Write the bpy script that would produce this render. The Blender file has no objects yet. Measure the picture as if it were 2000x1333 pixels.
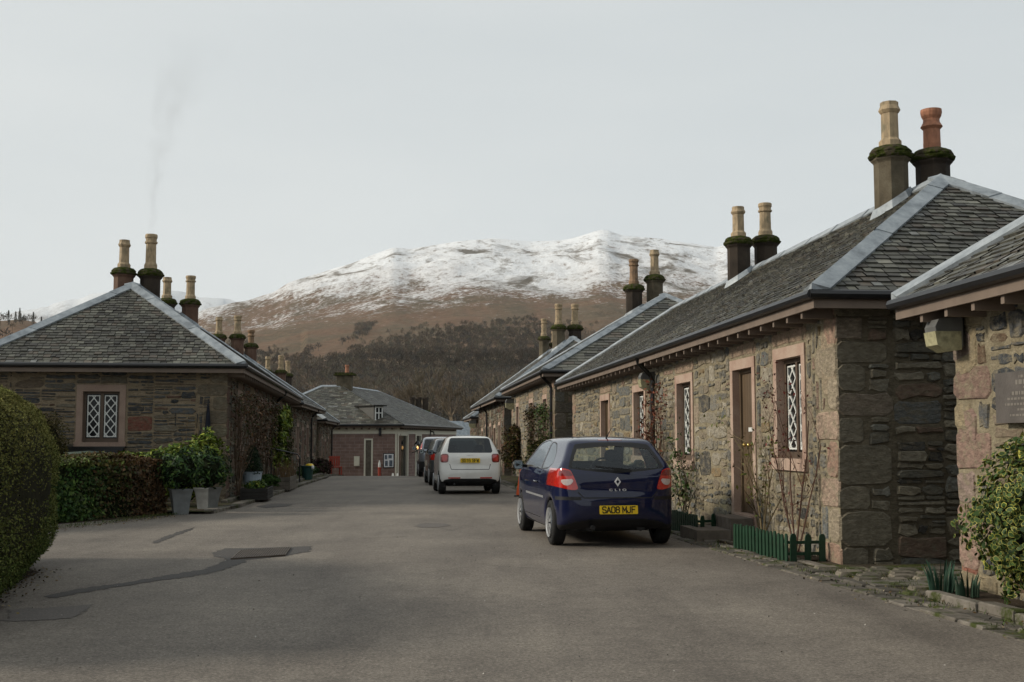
import bpy, bmesh, math, random
import numpy as np
from mathutils import Vector, Matrix, noise as mnoise
R = math.radians
scene = bpy.context.scene
COL = scene.collection
# ------------------------------------------------------------------ camera, sky, sun
cam = bpy.data.objects.new('camera', bpy.data.cameras.new('camera'))
COL.objects.link(cam)
cam.data.sensor_width = 36.0
cam.data.lens = 41.4
cam.data.clip_end = 20000
cam.data.clip_start = 0.1
cam.location = (0, 0, 1.45)
cam.rotation_euler = (R(90) + math.atan(191.5 / 2300.0), 0, 0)
scene.camera = cam
SUN_EL, SUN_AZ = R(25), math.atan2(-1.0, -0.04)          # azimuth measured from +Y towards +X
world = bpy.data.worlds.new('World')
scene.world = world
world.use_nodes = True
wt = world.node_tree
wt.nodes.clear()
wo = wt.nodes.new('ShaderNodeOutputWorld')
bg = wt.nodes.new('ShaderNodeBackground')
bg.inputs['Strength'].default_value = 0.1
sky = wt.nodes.new('ShaderNodeTexSky')
sky.sky_type = 'NISHITA'
sky.sun_disc = False
sky.sun_elevation = SUN_EL
sky.sun_rotation = SUN_AZ
tc = wt.nodes.new('ShaderNodeTexCoord')
sep = wt.nodes.new('ShaderNodeSeparateXYZ')
wt.links.new(tc.outputs['Generated'], sep.inputs[0])
mp = wt.nodes.new('ShaderNodeMapping')
mp.inputs['Scale'].default_value = (1.0, 1.0, 4.5)
wt.links.new(tc.outputs['Generated'], mp.inputs[0])
nz = wt.nodes.new('ShaderNodeTexNoise')
nz.inputs['Scale'].default_value = 1.6
nz.inputs['Detail'].default_value = 5
nz.inputs['Roughness'].default_value = 0.5
wt.links.new(mp.outputs[0], nz.inputs['Vector'])
# cloud sheet: brighter towards the veiled sun at the left
m1 = wt.nodes.new('ShaderNodeMath'); m1.operation = 'MULTIPLY_ADD'
wt.links.new(sep.outputs['X'], m1.inputs[0]); m1.inputs[1].default_value = -0.28; m1.inputs[2].default_value = 0.46
m2 = wt.nodes.new('ShaderNodeMath'); m2.operation = 'MULTIPLY_ADD'
wt.links.new(nz.outputs['Fac'], m2.inputs[0]); m2.inputs[1].default_value = 0.62
wt.links.new(m1.outputs[0], m2.inputs[2])
m3 = wt.nodes.new('ShaderNodeMath'); m3.operation = 'SUBTRACT'
wt.links.new(m2.outputs[0], m3.inputs[0]); m3.inputs[1].default_value = 0.31
cr = wt.nodes.new('ShaderNodeValToRGB')
cr.color_ramp.elements[0].position = 0.2
cr.color_ramp.elements[0].color = (0.565, 0.612, 0.63, 1)
cr.color_ramp.elements[1].position = 0.8
cr.color_ramp.elements[1].color = (0.74, 0.765, 0.755, 1)
wt.links.new(m3.outputs[0], cr.inputs[0])
sc_ = wt.nodes.new('ShaderNodeVectorMath'); sc_.operation = 'SCALE'
sc_.inputs['Scale'].default_value = 10.6
wt.links.new(cr.outputs[0], sc_.inputs[0])
mx = wt.nodes.new('ShaderNodeMix'); mx.data_type = 'RGBA'
mx.inputs[0].default_value = 0.95
wt.links.new(sky.outputs[0], mx.inputs[6])
wt.links.new(sc_.outputs[0], mx.inputs[7])
wt.links.new(mx.outputs[2], bg.inputs['Color'])
wt.links.new(bg.outputs[0], wo.inputs['Surface'])
sun = bpy.data.objects.new('sun', bpy.data.lights.new('sun', 'SUN'))
COL.objects.link(sun)
sun.data.energy = 3.4
sun.data.angle = R(10)
sun.data.color = (1.0, 0.91, 0.77)
_s = Vector((math.sin(SUN_AZ) * math.cos(SUN_EL), math.cos(SUN_AZ) * math.cos(SUN_EL), math.sin(SUN_EL)))
sun.rotation_euler = _s.to_track_quat('Z', 'Y').to_euler()
sun.location = (-60, 20, 60)
vs = scene.view_settings
vs.view_transform = 'Standard'
vs.look = 'None'
vs.exposure = 0.0
vs.gamma = 1.0
vs.use_curve_mapping = False
cy = scene.cycles
cy.use_denoising = True
cy.max_bounces = 6
cy.diffuse_bounces = 3
cy.glossy_bounces = 3
cy.transmission_bounces = 4
cy.transparent_max_bounces = 12
cy.volume_bounces = 1
cy.use_adaptive_sampling = True
cy.adaptive_threshold = 0.01
cy.sample_clamp_indirect = 6

rng = random.Random(11)
nrs = np.random.RandomState(5)

# ------------------------------------------------------------------ materials
class NT:
    """tiny node builder"""
    def __init__(s, name):
        s.m = bpy.data.materials.new(name)
        s.m.use_nodes = True
        s.t = s.m.node_tree
        s.p = s.t.nodes['Principled BSDF']
        s.out = s.t.nodes['Material Output']
    def n(s, typ, **kw):
        x = s.t.nodes.new('ShaderNode' + typ)
        for k, v in kw.items(): setattr(x, k, v)
        return x
    def l(s, a, b): s.t.links.new(a, b)
    def coord(s, scale=(1, 1, 1), out='Object'):
        c = s.n('TexCoord'); m = s.n('Mapping')
        m.inputs['Scale'].default_value = scale
        s.l(c.outputs[out], m.inputs[0])
        return m.outputs[0]
    def noise(s, vec, scale, detail=4, rough=0.55, dist=0.0):
        x = s.n('TexNoise')
        x.inputs['Scale'].default_value = scale; x.inputs['Detail'].default_value = detail
        x.inputs['Roughness'].default_value = rough; x.inputs['Distortion'].default_value = dist
        if vec is not None: s.l(vec, x.inputs['Vector'])
        return x.outputs['Fac']
    def ramp(s, fac, stops):
        r = s.n('ValToRGB')
        e = r.color_ramp.elements
        while len(e) < len(stops): e.new(0.5)
        for i, (p, c) in enumerate(stops):
            e[i].position = p
            e[i].color = (*c, 1) if len(c) == 3 else c
        s.l(fac, r.inputs[0])
        return r.outputs[0]
    def fr(s, fac, a, b):            # 0..1 ramp between a and b
        return s.ramp(fac, [(a, (0, 0, 0)), (b, (1, 1, 1))])
    def mix(s, fac, a, b, mode='MIX'):
        x = s.n('Mix', data_type='RGBA', blend_type=mode)
        for sock, v in ((x.inputs[0], fac), (x.inputs[6], a), (x.inputs[7], b)):
            if isinstance(v, (int, float)): sock.default_value = v
            elif isinstance(v, tuple): sock.default_value = (*v, 1)
            else: s.l(v, sock)
        return x.outputs[2]
    def math(s, op, a, b=0.0):
        x = s.n('Math', operation=op)
        for sock, v in ((x.inputs[0], a), (x.inputs[1], b)):
            if isinstance(v, (int, float)): sock.default_value = v
            else: s.l(v, sock)
        return x.outputs[0]
    def attr(s, name='col'):
        a = s.n('Attribute'); a.attribute_name = name
        return a.outputs['Color']
    def bump(s, h, strength=0.5, dist=0.02):
        b = s.n('Bump')
        b.inputs['Strength'].default_value = strength; b.inputs['Distance'].default_value = dist
        s.l(h, b.inputs['Height']); s.l(b.outputs[0], s.p.inputs['Normal'])
    def base(s, c):
        if isinstance(c, tuple): s.p.inputs['Base Color'].default_value = (*c, 1)
        else: s.l(c, s.p.inputs['Base Color'])
    def set(s, **kw):
        names = dict(rough='Roughness', spec='Specular IOR Level', metal='Metallic', coat='Coat Weight', coatr='Coat Roughness', sheen='Sheen Weight')
        for k, v in kw.items():
            if isinstance(v, (int, float)): s.p.inputs[names[k]].default_value = v
            else: s.l(v, s.p.inputs[names[k]])

M = {}
def simple(name, col, rough=0.7, spec=0.3, metal=0.0, var=0.25, vscale=6.0, bump=0.0, bscale=40.0):
    k = NT(name)
    v = k.coord()
    f = k.noise(v, vscale, 5)
    lo = tuple(c * (1 - var) for c in col); hi = tuple(min(1, c * (1 + var)) for c in col)
    k.base(k.ramp(f, [(0.3, lo), (0.7, hi)]))
    k.set(rough=rough, spec=spec, metal=metal)
    if bump: k.bump(k.noise(v, bscale, 4), bump, 0.01)
    M[name] = k.m
    return k.m
def attr_mat(name, rough=0.8, spec=0.25, var=0.3, vscale=8, vvec=(1, 1, 1), bump=0.5, bscale=30, bdist=0.015):
    """colour comes from the 'col' attribute of each face, broken up by noise"""
    k = NT(name)
    v = k.coord(vvec)
    a = k.attr()
    f = k.noise(v, vscale, 6, 0.62)
    k.base(k.mix(1.0, a, k.ramp(f, [(0.25, (1 - var,) * 3), (0.75, (1 + var,) * 3)]), 'MULTIPLY'))
    k.set(rough=rough, spec=spec)
    if bump: k.bump(k.noise(v, bscale, 6, 0.65), bump, bdist)
    M[name] = k.m
    return k

k = attr_mat('rubble_stone', 0.85, 0.2, 0.5, 11, (1, 1, 2.2), 0.9, 22, 0.02)
# mortar smeared over the stones' edges, lichen specks
_v = k.coord((1, 1, 1.6)); _b = k.p.inputs['Base Color'].links[0].from_socket
_sm = k.ramp(k.noise(_v, 6.5, 8, 0.72, 0.3), [(0.47, (0, 0, 0)), (0.62, (0.8,) * 3)])
_c = k.mix(_sm, _b, k.mix(1.0, k.attr('smear'), k.ramp(k.noise(_v, 26, 5, 0.7), [(0.3, (0.65,) * 3), (0.7, (1.25,) * 3)]), 'MULTIPLY'))
k.base(_c)
_h = k.math('ADD', k.noise(_v, 24, 6, 0.7), k.math('MULTIPLY', k.noise(_v, 7, 5, 0.6), 1.6))
k.bump(_h, 1.0, 0.03)
k = attr_mat('slate', 0.55, 0.35, 0.35, 9, (1, 1, 1), 0.4, 35, 0.006)
def mortar(name, c1, c2, c3, bscale=18):
    k = NT(name); v = k.coord((1, 1, 1.8))
    f = k.noise(v, 5, 7, 0.65); g = k.noise(v, 30, 4)
    c = k.ramp(f, [(0.3, c1), (0.5, c2), (0.72, c3)])
    c = k.mix(0.55, c, k.ramp(g, [(0.3, (0.55,) * 3), (0.7, (1.3,) * 3)]), 'MULTIPLY')
    k.base(c); k.set(rough=0.92, spec=0.15)
    k.bump(k.noise(v, bscale, 7, 0.7), 1.0, 0.03)
    M[name] = k.m
mortar('mortar_warm', (0.15, 0.125, 0.083), (0.25, 0.214, 0.145), (0.34, 0.30, 0.212))
mortar('mortar_dark', (0.075, 0.063, 0.043), (0.13, 0.109, 0.076), (0.19, 0.16, 0.112))
mortar('mortar_brown', (0.145, 0.115, 0.077), (0.23, 0.182, 0.124), (0.295, 0.238, 0.163))
# dressed sandstone
def dressed(name, a, b, c):
    k = NT(name); v = k.coord((1, 1, 1))
    f = k.noise(v, 2.3, 6, 0.6); g = k.noise(v, 45, 4, 0.7)
    col = k.ramp(f, [(0.28, a), (0.5, b), (0.75, c)])
    col = k.mix(0.6, col, k.ramp(g, [(0.3, (0.72,) * 3), (0.7, (1.15,) * 3)]), 'MULTIPLY')
    k.base(col); k.set(rough=0.85, spec=0.2); k.bump(k.noise(v, 28, 6, 0.7), 0.5, 0.012)
    M[name] = k.m
dressed('pink_sandstone', (0.31, 0.20, 0.155), (0.39, 0.285, 0.225), (0.43, 0.34, 0.27))
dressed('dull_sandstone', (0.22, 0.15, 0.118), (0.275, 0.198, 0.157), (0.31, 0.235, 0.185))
dressed('chimney_stone', (0.05, 0.042, 0.028), (0.10, 0.082, 0.055), (0.155, 0.135, 0.095))
dressed('chimney_dark', (0.018, 0.014, 0.011), (0.038, 0.029, 0.022), (0.06, 0.045, 0.032))
dressed('chimney_red', (0.07, 0.042, 0.03), (0.115, 0.067, 0.048), (0.15, 0.10, 0.07))
def mossy(name, stone):
    k = NT(name); v = k.coord()
    f = k.noise(v, 9, 6, 0.65)
    k.base(k.ramp(f, [(0.33, (0.016, 0.024, 0.005)), (0.5, (0.045, 0.055, 0.010)), (0.56, stone), (0.8, tuple(x * .6 for x in stone))]))
    k.set(rough=1.0, spec=0.1); k.bump(k.noise(v, 40, 6, 0.7), 1.0, 0.04)
    M[name] = k.m
mossy('moss_cap', (0.07, 0.058, 0.038))
def potmat(name, c, stain):
    k = NT(name); v = k.coord((1, 1, 0.35)); f = k.noise(v, 14, 6, 0.65); g = k.noise(k.coord(), 5, 4)
    col = k.ramp(f, [(0.3, tuple(x * .55 for x in c)), (0.55, c), (0.8, tuple(x * 1.15 for x in c))])
    k.base(k.mix(k.fr(g, 0.5, 0.75), col, stain)); k.set(rough=0.7, spec=0.3); k.bump(f, 0.3, 0.01)
    M[name] = k.m
potmat('buff_pot', (0.36, 0.27, 0.165), (0.15, 0.13, 0.08))
potmat('terracotta_pot', (0.34, 0.15, 0.085), (0.22, 0.10, 0.06))
potmat('grimy_pot', (0.24, 0.15, 0.085), (0.05, 0.04, 0.035))
def leadmat():
    k = NT('lead'); v = k.coord(); f = k.noise(v, 3.5, 7, 0.65); g = k.noise(v, 25, 4)
    c = k.ramp(f, [(0.25, (0.12, 0.135, 0.15)), (0.5, (0.26, 0.288, 0.308)), (0.75, (0.40, 0.43, 0.445))])
    k.base(k.mix(0.4, c, k.ramp(g, [(0.3, (0.8,) * 3), (0.7, (1.15,) * 3)]), 'MULTIPLY'))
    k.set(rough=0.55, spec=0.4, metal=0.15); k.bump(f, 0.3, 0.03); M['lead'] = k.m
leadmat()
simple('roof_deck', (0.022, 0.021, 0.019), 0.9, 0.1)
simple('black_iron', (0.008, 0.008, 0.009), 0.38, 0.5, var=0.3)
simple('brown_timber', (0.085, 0.058, 0.04), 0.6, 0.35, var=0.18, vscale=3, bump=0.15)
simple('door_timber', (0.10, 0.068, 0.04), 0.5, 0.4, var=0.12, vscale=3, bump=0.1)
simple('fascia_timber', (0.155, 0.117, 0.09), 0.6, 0.35, var=0.16, vscale=3, bump=0.15)
simple('white_paint', (0.62, 0.63, 0.60), 0.5, 0.4, var=0.05)
simple('cream_paint', (0.60, 0.58, 0.48), 0.55, 0.35, var=0.06)
simple('brass', (0.70, 0.50, 0.16), 0.3, 0.5, metal=0.9, var=0.1)
simple('window_dark', (0.010, 0.011, 0.012), 0.08, 0.22, var=0.5, vscale=1.5)
simple('dark_plastic', (0.012, 0.012, 0.013), 0.5, 0.35)
simple('lamp_grey', (0.10, 0.10, 0.095), 0.5, 0.4)
simple('lamp_lens', (0.33, 0.31, 0.19), 0.25, 0.5, var=0.3, vscale=20)
simple('green_paint', (0.013, 0.042, 0.022), 0.5, 0.35, var=0.25, vscale=9)
simple('soil', (0.045, 0.034, 0.024), 0.95, 0.1, var=0.5, vscale=5, bump=1.0, bscale=25)
simple('zinc', (0.17, 0.18, 0.182), 0.5, 0.4, metal=0.3, var=0.2)
simple('tub_blue', (0.36, 0.43, 0.50), 0.5, 0.4, var=0.08)
simple('plaque_slate', (0.085, 0.075, 0.068), 0.6, 0.3, var=0.2, bump=0.3)
simple('plaque_text', (0.16, 0.145, 0.125), 0.6, 0.3, var=0.1)
simple('step_stone', (0.13, 0.11, 0.09), 0.85, 0.2, var=0.3, bump=0.6)
simple('twig', (0.075, 0.052, 0.036), 0.8, 0.2, var=0.4)
simple('twig_red', (0.085, 0.035, 0.024), 0.7, 0.25, var=0.4)
simple('cone_orange', (0.55, 0.085, 0.02), 0.5, 0.4, var=0.1)
simple('red_paint', (0.30, 0.045, 0.025), 0.5, 0.35, var=0.15)
simple('green_plastic', (0.012, 0.05, 0.045), 0.45, 0.4)
simple('timber_grey', (0.12, 0.105, 0.085), 0.8, 0.2, var=0.3, bump=0.4)
simple('paper', (0.62, 0.64, 0.66), 0.7, 0.2, var=0.05)
simple('print_grey', (0.10, 0.12, 0.15), 0.7, 0.2, var=0.4, vscale=12)
simple('rope', (0.20, 0.15, 0.09), 0.9, 0.1, var=0.3)
simple('canvas_navy', (0.012, 0.014, 0.022), 0.8, 0.2)
simple('canvas_green', (0.075, 0.10, 0.085), 0.45, 0.35, var=0.15)
simple('dark_interior', (0.02, 0.02, 0.022), 0.8, 0.2)
simple('seat_fabric', (0.035, 0.035, 0.04), 0.9, 0.1)
simple('tyre', (0.014, 0.014, 0.014), 0.8, 0.25, bump=0.2)
simple('hub_silver', (0.42, 0.43, 0.44), 0.35, 0.5, metal=0.6, var=0.12)
simple('chrome', (0.80, 0.80, 0.82), 0.3, 0.6, metal=0.35, var=0.03)
simple('plate_yellow', (0.75, 0.50, 0.015), 0.4, 0.4, var=0.05)
simple('plate_black', (0.008, 0.008, 0.008), 0.5, 0.3)
simple('grate_iron', (0.085, 0.068, 0.054), 0.6, 0.4, metal=0.4, var=0.3)
k = attr_mat('leaf', 0.55, 0.15, 0.25, 3, (1, 1, 1), 0)
k.p.inputs['Subsurface Weight'].default_value = 0.0
attr_mat('matte_leaf', 0.9, 0.08, 0.25, 3, (1, 1, 1), 0)
attr_mat('bark', 0.9, 0.1, 0.3, 6, (1, 1, 1), 0)
def brickmat():
    k = NT('red_ashlar'); v = k.coord((1, 1, 1), 'UV')
    b = k.n('TexBrick'); k.l(v, b.inputs['Vector'])
    b.inputs['Scale'].default_value = 1.0; b.inputs['Brick Width'].default_value = 0.62; b.inputs['Row Height'].default_value = 0.21
    b.inputs['Mortar Size'].default_value = 0.010; b.inputs['Mortar Smooth'].default_value = 0.3; b.inputs['Bias'].default_value = 0.1
    b.inputs['Color1'].default_value = (0.165, 0.108, 0.092, 1); b.inputs['Color2'].default_value = (0.21, 0.142, 0.122, 1)
    b.inputs['Mortar'].default_value = (0.30, 0.25, 0.22, 1)
    g = k.noise(k.coord(), 3, 6)
    k.base(k.mix(0.6, b.outputs['Color'], k.ramp(g, [(0.3, (0.65,) * 3), (0.7, (1.25,) * 3)]), 'MULTIPLY')); k.set(rough=0.85, spec=0.2)
    M['red_ashlar'] = k.m
brickmat()
def glow():
    k = NT('lantern_glow'); k.base((0.8, 0.5, 0.2)); k.p.inputs['Emission Color'].default_value = (1.0, 0.55, 0.2, 1)
    k.p.inputs['Emission Strength'].default_value = 2.2; M['lantern_glow'] = k.m
glow()
def carpaint(name, c, metal=0.0, rough=0.35, dirt=0.0, spec=0.5):
    k = NT(name); v = k.coord(); f = k.noise(v, 3.0, 5); sep = k.n('SeparateXYZ')
    bf = k.n('NewGeometry')
    col = k.mix(0.5, c, k.ramp(f, [(0.3, tuple(x * .9 for x in c)), (0.7, tuple(min(1, x * 1.1) for x in c))]))
    if dirt:
        k.l(k.n('TexCoord').outputs['Object'], sep.inputs[0])
        h = k.math('ADD', sep.outputs['Z'], k.math('MULTIPLY', f, 0.5))
        col = k.mix(k.math('MULTIPLY', k.ramp(h, [(0.55, (1, 1, 1)), (0.95, (0, 0, 0))]), dirt), col, (0.12, 0.10, 0.08))
    k.base(k.mix(bf.outputs['Backfacing'], col, (0.01, 0.01, 0.012)))
    k.set(rough=rough, spec=spec, metal=metal, coat=1.0, coatr=0.04)
    M[name] = k.m
carpaint('paint_navy', (0.0018, 0.0048, 0.033), 0.0, 0.4, 0.03, 0.12)
carpaint('paint_white', (0.70, 0.70, 0.67), 0.0, 0.4, 0.22)
carpaint('paint_grey', (0.09, 0.10, 0.11), 0.5, 0.35, 0.3)
carpaint('paint_silver', (0.20, 0.22, 0.25), 0.6, 0.35, 0.4)
def carglass(name, tint):
    k = NT(name)
    tr = k.n('BsdfTransparent'); tr.inputs[0].default_value = (*tint, 1)
    gl = k.n('BsdfGlossy'); gl.inputs['Roughness'].default_value = 0.03; gl.inputs['Color'].default_value = (0.9, 0.95, 1, 1)
    fz = k.n('LayerWeight'); fz.inputs[0].default_value = 0.5
    ff_ = k.math('ADD', k.math('MULTIPLY', k.math('POWER', fz.outputs['Facing'], 4.0), .85), .05)
    a = k.n('MixShader'); k.l(ff_, a.inputs[0]); k.l(tr.outputs[0], a.inputs[1]); k.l(gl.outputs[0], a.inputs[2])
    k.l(a.outputs[0], k.out.inputs['Surface']); M[name] = k.m
carglass('car_glass', (0.76, 0.82, 0.79))
carglass('car_glass_dark', (0.12, 0.14, 0.14))
def lens(name, c):
    k = NT(name); v = k.coord((30, 30, 30)); w = k.n('TexVoronoi'); w.inputs['Scale'].default_value = 1.0; k.l(v, w.inputs[0])
    k.base(k.mix(0.5, c, k.ramp(w.outputs[0], [(0, tuple(x * .7 for x in c)), (1, tuple(min(1, x * 1.4) for x in c))])))
    k.set(rough=0.15, spec=0.6, coat=1.0, coatr=0.03); M[name] = k.m
lens('lens_red', (0.42, 0.018, 0.012)); lens('lens_clear', (0.5, 0.42, 0.40)); lens('lens_darkred', (0.16, 0.008, 0.008))

# ------------------------------------------------------------------ object helpers
def link(o, parent=None):
    COL.objects.link(o)
    if parent is not None: o.parent = parent
    return o
def tag(o, label=None, cat=None, group=None, kind=None):
    if label: o['label'] = label
    if cat: o['category'] = cat
    if group: o['group'] = group
    if kind: o['kind'] = kind
    return o
def empty(name, loc, rz, label, cat, group=None):
    o = bpy.data.objects.new(name, None); o.empty_display_size = 0.3
    link(o); o.location = loc; o.rotation_euler = (0, 0, rz)
    return tag(o, label, cat, group)
def raw_mesh(name, V, Fc, mats, mi=None, col=None, parent=None, smooth=False, uv=None):
    me = bpy.data.meshes.new(name)
    me.from_pydata(V, [], Fc)
    for m in mats: me.materials.append(M[m] if isinstance(m, str) else m)
    if mi is not None: me.polygons.foreach_set('material_index', mi)
    if col is not None:
        a = me.attributes.new('col', 'FLOAT_COLOR', 'FACE')
        c = np.ones((len(Fc), 4), dtype=np.float32); c[:, :3] = np.asarray(col, dtype=np.float32).reshape(-1, 3)
        a.data.foreach_set('color', c.ravel())
    if smooth: me.polygons.foreach_set('use_smooth', [True] * len(me.polygons))
    if uv is not None:
        l = me.uv_layers.new(name='UVMap'); l.data.foreach_set('uv', np.asarray(uv, dtype=np.float32).ravel())
    me.update()
    return link(bpy.data.objects.new(name, me), parent)
class MB:
    def __init__(s): s.v = []; s.f = []; s.m = []; s.c = []
    def add(s, vs, fs, mat=0, col=(1, 1, 1)):
        o = len(s.v); s.v.extend(vs)
        for f in fs: s.f.append([i + o for i in f]); s.m.append(mat); s.c.append(col)
    def box(s, a, b, mat=0, col=(1, 1, 1), mp=None):
        x0, y0, z0 = a; x1, y1, z1 = b
        p = [(x0, y0, z0), (x1, y0, z0), (x1, y1, z0), (x0, y1, z0), (x0, y0, z1), (x1, y0, z1), (x1, y1, z1), (x0, y1, z1)]
        if mp: p = [mp(*q) for q in p]
        s.add(p, [(3, 2, 1, 0), (4, 5, 6, 7), (0, 1, 5, 4), (1, 2, 6, 5), (2, 3, 7, 6), (3, 0, 4, 7)], mat, col)
    def bar(s, p0, p1, w, h, mat=0, col=(1, 1, 1), up=(0, 0, 1)):
        p0 = Vector(p0); p1 = Vector(p1); d = (p1 - p0).normalized(); u = Vector(up)
        if abs(d.dot(u)) > .98: u = Vector((1, 0, 0))
        a = d.cross(u).normalized() * (w / 2); b = a.cross(d).normalized() * (h / 2)
        q = [p0 - a - b, p0 + a - b, p0 + a + b, p0 - a + b, p1 - a - b, p1 + a - b, p1 + a + b, p1 - a + b]
        s.add([tuple(x) for x in q], [(3, 2, 1, 0), (4, 5, 6, 7), (0, 1, 5, 4), (1, 2, 6, 5), (2, 3, 7, 6), (3, 0, 4, 7)], mat, col)
    def tube(s, pts, r, n=8, mat=0, col=(1, 1, 1), cap=True):
        pts = [Vector(p) for p in pts]; rings = []
        rr = r if isinstance(r, (list, tuple)) else [r] * len(pts)
        for i, p in enumerate(pts):
            d = (pts[min(i + 1, len(pts) - 1)] - pts[max(i - 1, 0)]).normalized()
            u = Vector((0, 0, 1)) if abs(d.z) < .9 else Vector((1, 0, 0))
            a = d.cross(u).normalized(); b = a.cross(d)
            rings.append([tuple(p + (a * math.cos(2 * math.pi * j / n) + b * math.sin(2 * math.pi * j / n)) * rr[i]) for j in range(n)])
        vs = [q for g in rings for q in g]; fs = []
        for i in range(len(pts) - 1):
            for j in range(n):
                k = (j + 1) % n; fs.append((i * n + j, i * n + k, (i + 1) * n + k, (i + 1) * n + j))
        if cap: fs.append(tuple(range(n))[::-1]); fs.append(tuple((len(pts) - 1) * n + j for j in range(n)))
        s.add(vs, fs, mat, col)
    def lathe(s, prof, n=16, c=(0, 0, 0), mat=0, col=(1, 1, 1), rot=0.0, jit=0.0, mats=None):
        vs = []; o = len(s.v)
        for (r, z) in prof:
            for j in range(n):
                a = 2 * math.pi * j / n + rot; q = r + (rng.uniform(-jit, jit) if jit else 0)
                vs.append((c[0] + q * math.cos(a), c[1] + q * math.sin(a), c[2] + z + (rng.uniform(-jit, jit) * .6 if jit else 0)))
        s.v.extend(vs)
        for i in range(len(prof) - 1):
            for j in range(n):
                k = (j + 1) % n
                s.f.append([o + i * n + j, o + i * n + k, o + (i + 1) * n + k, o + (i + 1) * n + j]); s.m.append(mats[i] if mats else mat); s.c.append(col)
        s.f.append([o + j for j in range(n)][::-1]); s.m.append(mats[0] if mats else mat); s.c.append(col)
        t = (len(prof) - 1) * n
        s.f.append([o + t + j for j in range(n)]); s.m.append(mats[-1] if mats else mat); s.c.append(col)
    def build(s, name, mats, parent=None, smooth=False, loc=None):
        if isinstance(mats, str): mats = [mats]
        o = raw_mesh(name, s.v, s.f, mats, s.m, s.c, parent, smooth)
        if loc is not None: o.location = loc
        return o
def quads(name, P, col, mat, parent=None):
    """P (N,4,3) quads with colours (N,3) as one mesh"""
    N, kk = P.shape[0], P.shape[1]
    me = bpy.data.meshes.new(name)
    me.vertices.add(N * kk); me.vertices.foreach_set('co', np.ascontiguousarray(P, dtype=np.float32).ravel())
    me.loops.add(N * kk); me.loops.foreach_set('vertex_index', np.arange(N * kk, dtype=np.int32))
    me.polygons.add(N); me.polygons.foreach_set('loop_start', np.arange(0, N * kk, kk, dtype=np.int32))
    me.polygons.foreach_set('loop_total', np.full(N, kk, dtype=np.int32))
    a = me.attributes.new('col', 'FLOAT_COLOR', 'FACE')
    c = np.ones((N, 4), dtype=np.float32); c[:, :3] = col; a.data.foreach_set('color', c.ravel())
    me.materials.append(M[mat]); me.update(calc_edges=True)
    return link(bpy.data.objects.new(name, me), parent)
def leaf_quads(C, Nn, size, aspect=0.5, rs=nrs, jitter=0.7):
    """leaf-shaped quads at C (N,3) facing roughly Nn (N,3)"""
    N = len(C); n = Nn + rs.normal(0, jitter, (N, 3)); n /= np.linalg.norm(n, axis=1, keepdims=True) + 1e-9
    t = rs.normal(0, 1, (N, 3)); t -= n * np.sum(t * n, 1, keepdims=True); t /= np.linalg.norm(t, axis=1, keepdims=True) + 1e-9
    b = np.cross(n, t); s = (size * rs.uniform(0.6, 1.3, (N, 1)))
    return np.stack([C - t * s, C - b * s * aspect + n * s * .12, C + t * s, C + b * s * aspect + n * s * .12], 1)
def lerp_cols(cols, N, rs=nrs, w=None):
    cols = np.array(cols); i = rs.choice(len(cols), N, p=w)
    return cols[i] * rs.uniform(0.65, 1.35, (N, 1))
def seg_mesh(name, segs, mat, col=(1, 1, 1), parent=None, n=4, cvar=0.25):
    """segs: list of (p0,p1,r0,r1) drawn as tapered prisms in one mesh"""
    A = np.array([s[0] for s in segs], float); B = np.array([s[1] for s in segs], float)
    r0 = np.array([s[2] for s in segs])[:, None]; r1 = np.array([s[3] for s in segs])[:, None]
    d = B - A; d /= np.linalg.norm(d, axis=1, keepdims=True) + 1e-9
    u = np.where(np.abs(d[:, 2:3]) > .9, np.array([[1., 0, 0]]), np.array([[0., 0, 1]]))
    a = np.cross(d, u); a /= np.linalg.norm(a, axis=1, keepdims=True) + 1e-9; b = np.cross(a, d)
    Q = []
    for j in range(n):
        t0, t1 = 2 * math.pi * j / n, 2 * math.pi * (j + 1) / n
        e0 = a * math.cos(t0) + b * math.sin(t0); e1 = a * math.cos(t1) + b * math.sin(t1)
        Q.append(np.stack([A + e0 * r0, A + e1 * r0, B + e1 * r1, B + e0 * r1], 1))
    P = np.concatenate(Q, 0)
    c = np.tile(np.array(col)[None] * nrs.uniform(1 - cvar, 1 + cvar, (len(segs), 1)), (n, 1))
    return quads(name, P, c, mat, parent)
def gz(y):
    """the street is level near the camera, then runs down towards the loch"""
    if y < 40: return 0.0
    if y < 54: return -0.032 / 28.0 * (y - 40) ** 2
    return -0.224 - 0.032 * (min(y, 130) - 54) - 0.004 * max(0, min(y, 200) - 130)
def text_mesh(name, s, size, mat, parent, Mx, extrude=0.001, align='CENTER', bold=0.0):
    cu = bpy.data.curves.new(name, 'FONT'); cu.body = s; cu.size = size; cu.extrude = extrude; cu.offset = bold
    cu.align_x = align; cu.space_character = 1.12; cu.align_y = 'CENTER'
    t = bpy.data.objects.new(name + '_tmp', cu); COL.objects.link(t)
    dg = bpy.context.evaluated_depsgraph_get(); me = bpy.data.meshes.new_from_object(t.evaluated_get(dg))
    bpy.data.objects.remove(t); bpy.data.curves.remove(cu)
    me.name = name; me.materials.clear(); me.materials.append(M[mat]); me.transform(Mx)
    return link(bpy.data.objects.new(name, me), parent)
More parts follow.
